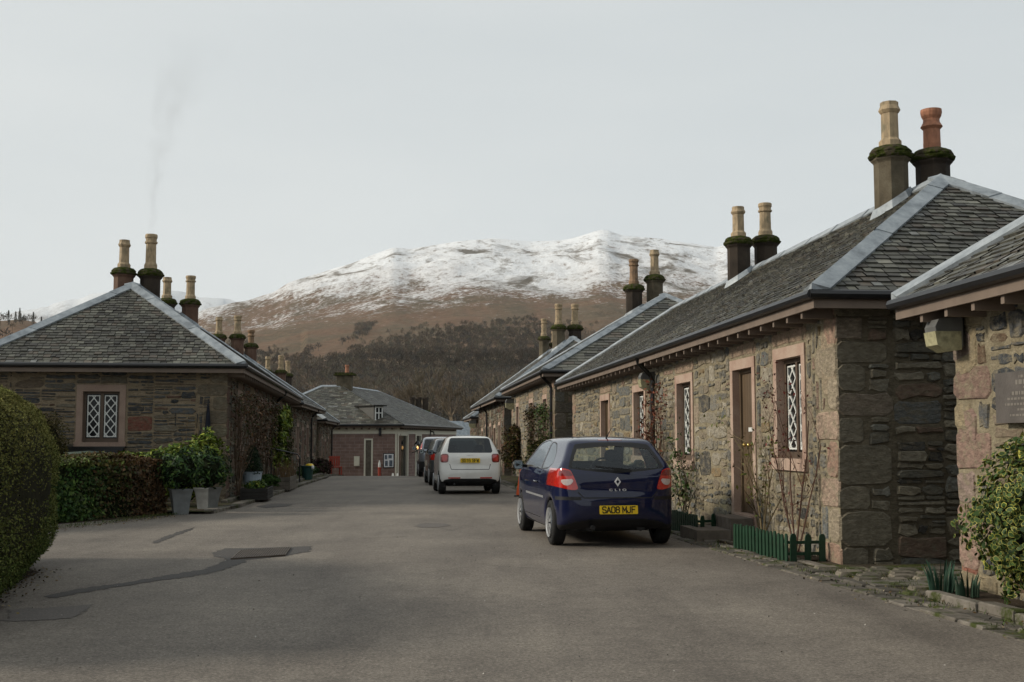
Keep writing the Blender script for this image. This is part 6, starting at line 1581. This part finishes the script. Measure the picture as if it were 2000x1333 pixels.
def small_bin():
    p = PW(600, 938, 41.0); root = empty('bin', (p.x, p.y, gz(p.y) + .05), 0, 'dark green bin with a yellow and white bag on it by the left kerb', 'bin'); mb = MB()
    mb.lathe([(.17, 0), (.21, .42), (.23, .44), (.23, .48), (.19, .48)], 16); mb.build('bin_body', 'green_plastic', root)
    mb = MB(); mb.lathe([(.05, .44), (.14, .47), (.15, .50), (.10, .54), (.03, .55)], 12, (.08, 0, 0), 0, (1, 1, 1), 0, .02); mb.build('bag', 'plate_yellow', root, True)
    mb = MB(); mb.lathe([(.02, .36), (.05, .38), (.06, .46), (.03, .49)], 10, (.2, -.12, 0), 0, (1, 1, 1), 0, .01); mb.build('paper_bag', 'paper', root, True)
small_bin()
def red_frame():
    p = PW(655, 927, 58); root = empty('garden_chair', (p.x, p.y, gz(p.y) + .05), R(20), 'faded red garden chair at the far end of the left row', 'chair')
    mb = MB(); mb.box((-.28, -.26, .36), (.28, .26, .42)); mb.build('seat', 'red_paint', root); mb = MB()
    for i in range(5): mb.box((-.26 + i * .11, .24, .43), (-.18 + i * .11, .28, .92))
    mb.box((-.28, .235, .82), (.28, .285, .9)); mb.build('backrest', 'red_paint', root)
    for sx in (-.25, .25):
        for sy in (-.22, .24): mb = MB(); mb.box((sx - .03, sy - .03, 0), (sx + .03, sy + .03, .36)); mb.build('leg', 'red_paint', root)
red_frame()
p = PW(630, 928, 53); bush('heather', 'dusky purple brown heather bush at the end of the left row', (p.x - .1, p.y, gz(p.y)), (.5, .7, .38), 1500, .05, [(0.045, 0.022, 0.024), (0.06, 0.03, 0.03), (0.03, 0.02, 0.017), (0.03, 0.04, 0.015)], seed=20, mat='matte_leaf')
p = PW(600, 930, 46); bush('low_plant', 'low green plants edging the left kerb before the heather', (p.x - .3, p.y + 2, gz(p.y)), (.3, 1.6, .22), 1200, .05, GREEN, seed=21)
# climbers on the left street walls: woody stems with sparse leaves
def climber(label, foot, along, hgt, seed, leaves, cols, dens, out=(1, 0), leafsize=.06, mat='twig', name='climber', stems=5, thick=.014, ccol=None, group=None, sprd=.25, fanw=.5, bsp=.22):
    rs = random.Random(seed); root = empty(name, foot, 0, label, 'climbing plant' if name == 'climber' else 'shrub', group); segs = []; tips = []
    ox, oy = out
    def grow(p, d, l, r, dep):
        n = 4
        for i in range(n):
            d = (d + Vector((rs.uniform(-sprd, sprd) * (abs(along[0]) + .3), rs.uniform(-sprd, sprd) * (abs(along[1]) + .3), rs.uniform(-.1, .16)))).normalized()
            q = p + d * l / n; off = (q.x * ox + q.y * oy)
            if q.z > 2.5: q.z = 2.5 - rs.uniform(0, .3); d = Vector((d.x, d.y, -.2)).normalized()
            if off < .03: q = q + Vector((ox, oy, 0)) * (.05 - off)
            if off > .42: q = q - Vector((ox, oy, 0)) * (off - .36)
            segs.append((tuple(p), tuple(q), r, r * .86)); r *= .86; p = q; tips.append(p)
            if dep > 0 and rs.random() < .72:
                e = Vector((along[0] * rs.uniform(-1, 1) + ox * rs.uniform(-.1, .35), along[1] * rs.uniform(-1, 1) + oy * rs.uniform(-.1, .35), rs.uniform(-.15, .8))).normalized()
                grow(p, (d * .4 + e * .7).normalized(), l * rs.uniform(.4, .75), r * .62, dep - 1)
    for i in range(stems):
        b = Vector((along[0] * rs.uniform(-bsp, bsp) + ox * .12, along[1] * rs.uniform(-bsp, bsp) + oy * .12, 0))
        fan = (i / max(1, stems - 1) - .5) * fanw; grow(b, Vector((along[0] * (fan + rs.uniform(-.15, .15)), along[1] * (fan + rs.uniform(-.15, .15)), 1)).normalized(), hgt * rs.uniform(.7, 1.0), thick, dens)
    seg_mesh('stems', segs, 'bark', ccol or (0.105, 0.075, 0.052), root, 4)
    if leaves:
        r2 = np.random.RandomState(seed); T = np.array([tuple(t) for t in tips if t.z > .25 * hgt] or [tuple(t) for t in tips]); i = r2.randint(0, len(T), leaves)
        C = T[i] + r2.normal(0, .055, (leaves, 3)); N = np.tile(np.array([[ox, oy, .4]]), (leaves, 1))
        quads('leaves', leaf_quads(C, N, leafsize, .5, r2, .9), lerp_cols(cols, leaves, r2), 'leaf', root)
    return root
RUST = [(0.10, 0.055, 0.032), (0.08, 0.045, 0.028), (0.13, 0.075, 0.038), (0.06, 0.055, 0.026)]
lw = lambda y: -6.46 - .12 * (y - 27.0)                  # street face of the left row
lout = (.993, .119); lal = (-.119, .993)
climber('brown climber covering the first few metres of the left street wall', (lw(28.2), 28.2, .0), lal, 2.6, 31, 700, RUST + [(0.04, 0.05, 0.015)], 3, lout, .045, stems=9)
climber('tangled rusty climber round the first door of the left street wall', (lw(31.5), 31.5, .0), lal, 2.4, 32, 600, RUST, 3, lout, .045, stems=8)
climber('brown leafy climber halfway along the left street wall', (lw(35.0), 35.0, .0), lal, 2.3, 33, 650, RUST + OLIVE, 3, lout, .05, stems=8)
climber('climber with bright yellow green leaves beyond the handrail on the left wall', (lw(39.0), 39.0, .0), lal, 2.2, 34, 1500, LIME + [(0.14, 0.17, 0.02)], 2, lout, .085, stems=5)
climber('dark olive climber between two doors of the second left cottage', (lw(42.4) - .05, 42.4, .0), lal, 2.1, 35, 1700, OLIVE, 3, lout, .055, stems=6)
# ------------------------------------------------------------------ right-hand side
rw_ = lambda y: 3.745 - .0932 * (y - 13.57)              # street face of the long cottage
rout = (-.9957, -.0928); ral = (-.0928, .9957)
def rose(label, x, y, hgt, seed, leaves, cols, ccol, stems=4, thick=.016, dens=3, group='bare rose bushes at the long cottage', z=.03, ls=.03):
    return climber(label, (x, y, z), ral, hgt, seed, leaves, cols, dens, rout, ls, 'twig', 'rose_bush', stems, thick, ccol, group, .17, 1.5, .05)
RED = [(0.10, 0.018, 0.014), (0.07, 0.014, 0.012), (0.05, 0.03, 0.015)]
rose('bare rose bush with a few dark red leaves in front of the right lattice window', rw_(14.55) - .06, 14.55, 1.75, 41, 260, RED, (0.088, 0.05, 0.038), 4, .013, 3, ls=.024)
rose('tall thin rose with yellowing leaves beside the panelled door', rw_(15.95) - .05, 15.95, 1.5, 45, 160, [(0.10, 0.10, 0.015), (0.06, 0.075, 0.015)], (0.12, 0.095, 0.055), 4, .015, 2)
rose('small tangled rose bush with dull green leaves under the second window', rw_(20.3) - .05, 20.3, 1.0, 43, 420, OLIVE + GREEN, (0.07, 0.06, 0.042), 6, .012, 3, ls=.04)
climber('rusty leaved climber round the black downpipe of the long cottage', (rw_(22.6) - .02, 22.6, .03), ral, 1.9, 44, 700, [(0.13, 0.04, 0.02), (0.09, 0.03, 0.018), (0.06, 0.04, 0.02)], 3, rout, .04, stems=5, ccol=(0.10, 0.045, 0.03))
climber('dense bare climber on the taller cottage between its door and window', (1.33 - .0932 * 3.6, 39.8, .0), ral, 2.3, 46, 1100, OLIVE + BROWN, 3, rout, .05, stems=7)
climber('leafy climber beside the first window of the taller cottage', (1.33 - .0932 * .9, 37.0, .0), ral, 2.2, 47, 900, OLIVE + GREEN, 3, rout, .05, stems=5)
bush('shrub', 'bushy olive shrub on the verge behind the small white car', (.95, 36.2, 0), (.62, .7, .72), 3600, .045, OLIVE + [(0.03, 0.045, 0.014)], seed=51, twigs=1, core=.55, mat='matte_leaf')
bush('shrub', 'upright brown twiggy shrub against the reddish cottage wall', (.1, 46.5, 0), (.5, .6, 1.0), 3000, .05, BROWN + OLIVE, seed=52, core=.5, mat='matte_leaf')
bush('ground_plant', 'low bright green plant on the verge beside the traffic cone', (.62, 32.8, 0), (.5, .9, .22), 2200, .04, [(0.035, 0.07, 0.014), (0.05, 0.085, 0.018), (0.02, 0.045, 0.01)], seed=53, core=.8, aspect=.25)
# green picket fences
def picket_fence(label, pts, seed, grp):
    rs = random.Random(seed); root = empty('picket_fence', (*pts[0], .03), 0, label, 'fence', grp); o = Vector((*pts[0], 0)); first = None
    for i in range(len(pts) - 1):
        a = Vector((*pts[i], 0)) - o; b = Vector((*pts[i + 1], 0)) - o; L = (b - a).length; d = (b - a).normalized(); ang = math.atan2(d.y, d.x)
        for zz in (.09, .22):
            mb = MB(); mb.bar(a + Vector((0, 0, zz)), b + Vector((0, 0, zz)), .02, .035); mb.build('rail', 'green_paint', root)
        n = int(L / (.125 if i == 0 else .2))
        for j in range(n + 1):
            if first is None:
                mb = MB(); w, t = .038, .009; prof = [(-w, 0), (w, 0), (w, .265), (w * .8, .30), (w * .4, .317), (-w * .4, .317), (-w * .8, .30), (-w, .265)]; m_ = len(prof)
                mb.add([(x, -t, z) for x, z in prof] + [(x, t, z) for x, z in prof], [tuple(range(m_)), tuple(range(2 * m_ - 1, m_ - 1, -1))] + [(q, (q + 1) % m_, m_ + (q + 1) % m_, m_ + q) for q in range(m_)])
                first = k_ = mb.build('picket', 'green_paint', root)
            else: k_ = first.copy(); link(k_, root)
            q = a.lerp(b, (j + .25) / (n + .5)); nrm = Vector((d.y, -d.x, 0))
            if nrm.dot(Vector((-1, -.1, 0))) < 0: nrm = -nrm
            if i == 1 and nrm.y > 0: nrm = -nrm
            k_.location = q + nrm * .02 + Vector((0, 0, rs.uniform(-.015, .012))); k_.rotation_euler = (0, rs.uniform(-.03, .03), ang + rs.uniform(-.03, .03))
fr = rw_(13.75)
picket_fence('low green picket fence round the bed below the right lattice window', [(2.96, 15.75), (3.22, 13.85), (3.66, 13.92)], 1, 'low green picket fences')
picket_fence('low green picket fence beyond the door step, half hidden by the navy car', [(2.32, 20.6), (2.72, 17.35), (3.2, 17.7)], 2, 'low green picket fences')
def steps():
    root = empty('door_step', (rw_(17.3), 17.3, 0), math.atan(.0932), 'two worn stone steps at the cottage door between the green fences', 'step')
    mb = MB(); mb.box((-.85, -.52, .0), (-.36, .5, .17)); mb.build('lower_step', 'step_stone', root); mb = MB(); mb.box((-.358, -.5, .0), (-.035, .48, .33)); mb.build('upper_step', 'step_stone', root)
steps()
# variegated evergreen at the right edge
def variegated():
    root = empty('variegated_bush', (4.63, 9.75, .05), 0, 'rounded evergreen bush with cream edged leaves at the right edge', 'shrub'); rs = np.random.RandomState(61); N = 9500
    d = rs.normal(0, 1, (N, 3)); d /= np.linalg.norm(d, axis=1, keepdims=True); d[:, 2] = np.where(d[:, 2] < -.8, -d[:, 2], d[:, 2])
    lump = 1 + .14 * np.sin(d[:, 0] * 6 + 1) * np.cos(d[:, 2] * 5) + .13 * np.sin(d[:, 1] * 7 + d[:, 2] * 8)
    rad = np.array([.76, .85, .70]); rr = rs.uniform(.55, 1.04, N) ** .4 * lump
    C = d * rr[:, None] * rad + np.array([0, 0, .68])
    # a few long shoots
    for i in range(26):
        th, el = rs.uniform(1.6, 4.9), rs.uniform(.0, 1.3); v = np.array([math.cos(th) * math.cos(el), math.sin(th) * math.cos(el), math.sin(el)]); m_ = rs.randint(0, N, 26)
        C[m_] = (v * rad) * (np.linspace(.8, 1.06 + rs.uniform(0, .12), 26)[:, None]) + np.array([0, 0, .68]) + rs.normal(0, .03, (26, 3)); d[m_] = v
    n = d + rs.normal(0, .55, (N, 3)) + np.array([-.2, -.2, .25]); n /= np.linalg.norm(n, axis=1, keepdims=True)
    t = d * .5 + rs.normal(0, .6, (N, 3)) + np.array([0, 0, .2]); t -= n * np.sum(t * n, 1, keepdims=True); t /= np.linalg.norm(t, axis=1, keepdims=True); b = np.cross(n, t)
    s = .029 * rs.uniform(.7, 1.3, (N, 1))
    def hexa(k_, off):
        P = [C - t * s * k_, C - t * s * .35 * k_ - b * s * .5 * k_, C + t * s * .45 * k_ - b * s * .62 * k_, C + t * s * 1.05 * k_, C + t * s * .45 * k_ + b * s * .62 * k_, C - t * s * .35 * k_ + b * s * .5 * k_]
        cup = [0, .10, .12, 0, .10, .12]
        return np.stack([p + n * (off + s * c * k_) for p, c in zip(P, cup)], 1)
    edge = lerp_cols([(0.30, 0.29, 0.06), (0.23, 0.235, 0.05), (0.36, 0.33, 0.09), (0.15, 0.17, 0.04), (0.04, 0.07, 0.018)], N, rs); mid = lerp_cols([(0.032, 0.060, 0.016), (0.042, 0.075, 0.020), (0.022, 0.042, 0.013)], N, rs)
    quads('leaf_edges', hexa(1.0, 0), edge, 'leaf', root); quads('leaf_centres', hexa(.80, .0024), mid, 'leaf', root)
    nu, nv = 20, 12; V = []
    for i in range(nu):
        for j in range(nv + 1):
            a, e = 2 * math.pi * i / nu, -math.pi / 2 + math.pi * j / nv; V.append((.60 * math.cos(a) * math.cos(e), .66 * math.sin(a) * math.cos(e), .66 + .56 * math.sin(e)))
    raw_mesh('inner_growth', V, [(i * (nv + 1) + j, ((i + 1) % nu) * (nv + 1) + j, ((i + 1) % nu) * (nv + 1) + j + 1, i * (nv + 1) + j + 1) for i in range(nu) for j in range(nv)], ['bush_core'], None, None, root, True)
variegated()
def blades(name, label, x, y, n, h, spread, seed, col, w=.009, cat='plant'):
    rs = np.random.RandomState(seed); Q = []; Cc = []
    for i in range(n):
        a = rs.uniform(0, 6.28); r = spread * math.sqrt(rs.rand()); b = np.array([r * math.cos(a), r * math.sin(a), 0]); hh = h * rs.uniform(.6, 1.1); le = np.array([math.cos(a), math.sin(a), 0]) * hh * rs.uniform(.05, .3); sd = np.array([-math.sin(a + 1), math.cos(a + 1), 0]) * w
        m = b + le * .35 + np.array([0, 0, hh * .6]); t = b + le + np.array([0, 0, hh])
        Q += [[b - sd, b + sd, m + sd, m - sd], [m - sd, m + sd, t + sd * .3, t - sd * .3]]; c = np.array(col) * rs.uniform(.6, 1.4); Cc += [c, c]
    o = empty(name, (x, y, gz(y) + .03), 0, label, cat); quads('blades', np.array(Q), np.array(Cc), 'leaf', o); return o
x, y = gp(1838, 1170); blades('daffodil_clump', 'larger clump of upright blue green daffodil leaves by the near cottage corner', x, y, 60, .30, .11, 71, (0.028, 0.06, 0.040))
x, y = gp(1890, 1180); blades('daffodil_clump', 'small clump of daffodil leaves beside the variegated bush', x, y, 34, .25, .09, 72, (0.028, 0.055, 0.035))
def grass_stuff():
    rs = np.random.RandomState(77); Q = []; Cc = []
    def tuft(x, y, h, n):
        for i in range(n):
            a = rs.uniform(0, 6.28); b = np.array([x + rs.normal(0, .035), y + rs.normal(0, .035), gz(y) + .02]); t = b + np.array([math.cos(a) * h * .6, math.sin(a) * h * .6, h * rs.uniform(.4, 1)]); sd = np.array([-math.sin(a), math.cos(a), 0]) * .005
            Q.append([b - sd, b + sd, t + sd * .2, t - sd * .2]); Cc.append(np.array([(0.045, 0.075, 0.014), (0.07, 0.085, 0.02), (0.03, 0.05, 0.012), (0.10, 0.09, 0.04)][rs.randint(4)]) * rs.uniform(.6, 1.3))
    for i in range(420):
        y = rs.uniform(6, 34); x = kx(y) + rs.choice([.15, .38, .42, .6]) + rs.normal(0, .04); tuft(x, y, rs.uniform(.025, .07), 6)
    for i in range(420):
        y = rs.uniform(9.5, 13.2); x = kx(y) + rs.uniform(.4, 1.6); tuft(x, y, rs.uniform(.02, .06), 7)
    for i in range(160):
        y = rs.uniform(24, 60); x = lx(y) - rs.choice([.22, .45, .6]) + rs.normal(0, .05); tuft(x, y, rs.uniform(.03, .09), 6)
    for i in range(260):
        a = rs.rand(); x = -7.6 + 1.1 * a + rs.normal(0, .15); y = 18.8 + 4.2 * a + rs.normal(0, .1) - .25; tuft(x, y, rs.uniform(.02, .05), 5)
    o = quads('grass_tufts', np.array(Q), np.array(Cc), 'leaf'); tag(o, kind='stuff')
    # leaf litter by the hedges and along the kerb
    N = 1500; C = []
    for i in range(N):
        k_ = rs.rand()
        if k_ < .45: a = rs.rand(); C.append((-5.35 + .9 * a + rs.normal(0, .16), 13.4 - 4.2 * a, .008))
        elif k_ < .75: a = rs.rand(); C.append((-7.5 + 1.1 * a + rs.normal(0, .15), 18.7 + 4 * a - abs(rs.normal(0, .2)), .008))
        else: y = rs.uniform(7, 26); C.append((kx(y) + rs.normal(.1, .22), y, .05))
    C = np.array(C); o = quads('leaf_litter', leaf_quads(C, np.tile([[0, 0, 1.]], (N, 1)), .018, .6, rs, .35), lerp_cols([(0.10, 0.06, 0.025), (0.06, 0.04, 0.02), (0.16, 0.12, 0.05), (0.03, 0.025, 0.015), (0.22, 0.18, 0.12)], N, rs), 'leaf'); tag(o, kind='stuff')
    N = 900; y = rs.uniform(5, 32, N); x = rs.uniform(-5, 3, N); C = np.stack([x, y, 0 * x + .006], 1); o = quads('road_grit', leaf_quads(C, np.tile([[0, 0, 1.]], (N, 1)), .009, .7, rs, .3), lerp_cols([(0.30, 0.28, 0.25), (0.05, 0.045, 0.04), (0.22, 0.2, 0.17)], N, rs), 'leaf'); tag(o, kind='stuff')
grass_stuff()
def soil_beds():
    def bed(name, pts, z): o = raw_mesh(name, [(x, y, gz(y) + z) for x, y in pts], [tuple(range(len(pts)))], ['soil']); o['kind'] = 'structure'
    bed('flower_bed', [(2.98, 15.7), (3.24, 13.9), (rw_(13.9), 13.95), (rw_(16.6), 16.6), (2.85, 16.6)], .045)
    bed('planting_bed', [(kx(10.7) + .54, 10.7), (4.25, 11.2), (5.4, 5.0), (kx(5) + .54, 5.0)], .06)
    bed('hedge_bed', [(-4.45, 8.6), (-5.15, 13.0), (-5.9, 14.0), (-8.5, 14.6), (-9, 8)], .006)
    bed('garden_bed', [(-9.4, 17.3), (-6.75, 22.2), (-6.4, 22.9), (-6.5, 23.6), (-10.5, 24.5)], .006)
soil_beds()
# ------------------------------------------------------------------ wall lamps, plaque, cone, garden things, smoke
def wall_lamp(label, loc, rz, s=1.0):
    root = empty('wall_lamp', loc, rz, label, 'lamp', 'bulkhead lamps on the right hand walls')
    # local: -x points away from the wall
    mb = MB(); prof = [(0, -.14), (-.16, -.16), (-.27, -.10), (-.30, .08), (-.26, .16), (0, .19)]
    V = [(x * s, -.13 * s, z * s) for x, z in prof] + [(x * s, .13 * s, z * s) for x, z in prof]; n = len(prof)
    mb.add(V, [tuple(range(n)), tuple(range(2 * n - 1, n - 1, -1))] + [(i, (i + 1) % n, n + (i + 1) % n, n + i) for i in range(n)]); mb.build('housing', 'lamp_grey', root)
    mb = MB(); f = [(-.02, -.165), (-.165, -.185), (-.285, -.115), (-.308, .03), (-.02, .03)]
    V = [(x * s, -.136 * s, z * s) for x, z in f] + [(x * s, .136 * s, z * s) for x, z in f]; n = len(f)
    mb.add(V, [tuple(range(n)), tuple(range(2 * n - 1, n - 1, -1))] + [(i, (i + 1) % n, n + (i + 1) % n, n + i) for i in range(n)]); mb.build('lens', 'lamp_lens', root)
    mb = MB(); mb.box((-.035 * s, -.1 * s, -.12 * s), (0.03 * s, .1 * s, .17 * s)); mb.build('mounting_plate', 'black_iron', root)
th = math.atan(.0932)
p = PW(1858, 656, 11.3); wall_lamp('grey bulkhead lamp with yellowed lens high on the near right cottage corner', (4.27, 11.25, p.z), th, .9)
p = PW(1266, 743, 23.4); wall_lamp('yellowed bulkhead lamp beside the black downpipe of the long cottage', (rw_(23.4) + .0, 23.4, p.z - .02), th, 1.0)
p = PW(985, 790, 49.2); wall_lamp('small bulkhead lamp near the far end of the taller cottage wall', (1.33 - .0932 * 13.2, 49.1, p.z), th, 1.25)
p = PW(926, 829, 67.5); wall_lamp('tiny bulkhead lamp at the far end of the reddish cottage', (p.x + .1, 67.5, p.z), th, 1.3)
def plaque():
    yy = 9.95; x = 4.255 + .0932 * (11.45 - yy); p = PW(1985, 770, yy)
    root = empty('wall_plaque', (x - .022, yy, p.z), th, 'dark rectangular plaque of worn lettering on the near right cottage wall', 'plaque')
    mb = MB(); mb.box((-.03, -.52, -.24), (0.03, .52, .20)); mb.build('panel', 'plaque_slate', root)
    r = random.Random(3)
    for i, (w, h) in enumerate(((.22, .022), (.34, .04), (.12, .018), (.5, .03), (.62, .02), (.7, .02), (.3, .018), (.55, .018))):
        mb = MB(); z = .155 - i * .047; y = -w / 2
        while y < w / 2:
            q = r.uniform(.02, .055); mb.box((-.0325, y, z - h / 2), (-.0305, min(w / 2, y + q), z + h / 2)); y += q + .016
        mb.build('lettering_line', 'plaque_text', root)
plaque()
def cone():
    x, y = 0.25, 30.2; root = empty('traffic_cone', (x, y, 0), 0, 'orange traffic cone on the verge between the navy and white cars', 'traffic cone')
    mb = MB(); mb.box((-.2, -.2, .0), (.2, .2, .03)); mb.build('base', 'dark_plastic', root)
    mb = MB(); mb.lathe([(.15, .03), (.145, .06), (.10, .34), (.05, .68), (.03, .74), (.025, .75)], 20); mb.build('cone_body', 'cone_orange', root, True)
cone()
# against the left cottage's end wall
wn = lambda u: (-6.47 - u * .993, 27.0 - u * .119)           # point on the end wall, u metres from its street corner
def window_box():
    x, y = wn(2.9); root = empty('window_box', (x + .02, y - .14, 1.05), math.atan(.12), 'black window box on brackets under the lattice window', 'window box')
    mb = MB(); mb.box((-.62, -.14, .0), (.62, .11, .2)); mb.box((-.66, -.17, .202), (.66, .11, .235)); mb.build('trough', 'black_iron', root)
    for sx in (-.45, .45): mb = MB(); mb.bar((sx, -.1, .0), (sx, .11, -.18), .03, .03); mb.build('bracket', 'black_iron', root)
    x, y = wn(2.75); root = empty('covered_barbecue', (x, y - 1.0, 0), math.atan(.12), 'rounded grey green cover just showing above the low hedge under the window', 'cover')
    mb = MB(); mb.tube([(-.62, 0, .93), (-.58, 0, 1.0), (0, 0, 1.03), (.55, 0, 1.02), (.62, 0, .97)], [.02, .16, .17, .14, .02], 14); mb.tube([(0, 0, 0), (0, 0, .95)], [.3, .3], 10); mb.build('cover_body', 'canvas_green', root, True)
    root.name = 'garden_cover'
window_box()
def parasol():
    x, y = wn(.42); root = empty('closed_parasol', (x, y - .22, .0), 0, 'closed dark parasol with a white stripe leaning at the left cottage corner', 'parasol')
    mb = MB(); mb.tube([(0, 0, 0), (0, 0, 2.35)], .02, 8); mb.build('pole', 'black_iron', root)
    mb = MB(); mb.lathe([(.05, .75), (.11, .9), (.10, 1.3), (.07, 1.75), (.03, 2.15), (.015, 2.25)], 10, (0, 0, 0), 0, (1, 1, 1), 0, .008); mb.build('canopy', 'canvas_navy', root, True)
    mb = MB(); mb.bar((.05, -.105, 1.25), (.02, -.075, 1.62), .035, .008); mb.build('stripe', 'white_paint', root)
parasol()
def ropes():
    x, y = wn(.95); root = empty('rope_coil', (x, y - .09, 1.6), math.atan(.12), 'coiled pale rope hanging from hooks on the left cottage wall', 'rope'); r = random.Random(8)
    for k_ in range(5):
        mb = MB(); cx = -.12 + .07 * k_; n = 22; w, h = r.uniform(.08, .16), r.uniform(.28, .48)
        mb.tube([(cx + w * math.sin(2 * math.pi * j / n), -.02 * k_ * .4 - .01, .38 - h + h * math.cos(2 * math.pi * j / n)) for j in range(n + 1)], .015, 6, 0, (1, 1, 1), False); mb.build('loop', 'rope', root)
    for sx in (-.24, .24):
        mb = MB(); mb.tube([(sx, .08, .40), (sx, -.03, .46), (sx + .03, -.05, .40), (sx + .02, -.04, .1)], .012, 6); mb.build('hook', 'black_iron', root)
ropes()
def smoke():
    # rises from the taller left-hand chimney pot
    k = NT('smoke'); t = k.t; k.t.nodes.remove(k.p)
    v = k.n('VolumePrincipled'); v.inputs['Color'].default_value = (.30, .29, .28, 1); v.inputs['Anisotropy'].default_value = .2
    co = k.coord((1, 1, .55)); n1 = k.noise(co, 1.7, 5, .62, 1.2); sep = k.n('SeparateXYZ'); k.l(k.n('TexCoord').outputs['Object'], sep.inputs[0])
    d = k.ramp(n1, [(.44, (0, 0, 0)), (.68, (1, 1, 1))]); fade = k.ramp(k.math('DIVIDE', sep.outputs['Z'], 5.6), [(0, (1, 1, 1)), (.12, (.55,) * 3), (.5, (.20,) * 3), (1, (0, 0, 0))])
    k.l(k.math('MULTIPLY', k.math('MULTIPLY', d, fade), 1.5), v.inputs['Density']); k.l(v.outputs[0], k.out.inputs['Volume']); M['smoke'] = k.m
    top = SMOKE_AT; ax = [(0, 0, .0), (.0, 0, .25), (-.02, 0, .8), (.04, .1, 1.6), (.12, .2, 2.4), (.3, .3, 3.2), (.65, .4, 4.2), (1.1, .5, 5.6)]; rr = [.09, .12, .2, .28, .36, .5, .75, 1.0]; n = 20
    V = [(p[0] + q * math.cos(2 * math.pi * j / n), p[1] + q * math.sin(2 * math.pi * j / n), p[2]) for p, q in zip(ax, rr) for j in range(n)]; t_ = (len(ax) - 1) * n
    F = [(i * n + j, i * n + (j + 1) % n, (i + 1) * n + (j + 1) % n, (i + 1) * n + j) for i in range(len(ax) - 1) for j in range(n)] + [tuple(range(n))[::-1], tuple(t_ + j for j in range(n))]
    o = raw_mesh('chimney_smoke', V, F, ['smoke']); o.location = top; tag(o, kind='stuff')
pot = [c for c in L1.children if c.name.startswith('chimney')][1]
pz = max((v.co.z for v in pot.children[0].data.vertices)); bpy.context.view_layer.update()
pv = [v.co for v in pot.children[0].data.vertices if v.co.z > pz - .01]; pc = sum((Vector(v) for v in pv), Vector()) / len(pv)
SMOKE_AT = (Matrix.Translation(L1.location) @ Matrix.Rotation(L1.rotation_euler.z, 4, 'Z')) @ pc + Vector((0, 0, .0))
smoke()
# ------------------------------------------------------------------ thin winter air
def haze():
    k = NT('haze'); k.t.nodes.remove(k.p); v = k.n('VolumePrincipled')
    v.inputs['Color'].default_value = (.90, .93, .96, 1); v.inputs['Density'].default_value = 0.000028; v.inputs['Anisotropy'].default_value = 0.0
    k.l(v.outputs[0], k.out.inputs['Volume']); M['haze'] = k.m
    mb = MB(); mb.box((-7500, -200, -60), (7500, 7500, 1150)); o = mb.build('haze', 'haze'); tag(o, kind='stuff')
haze()
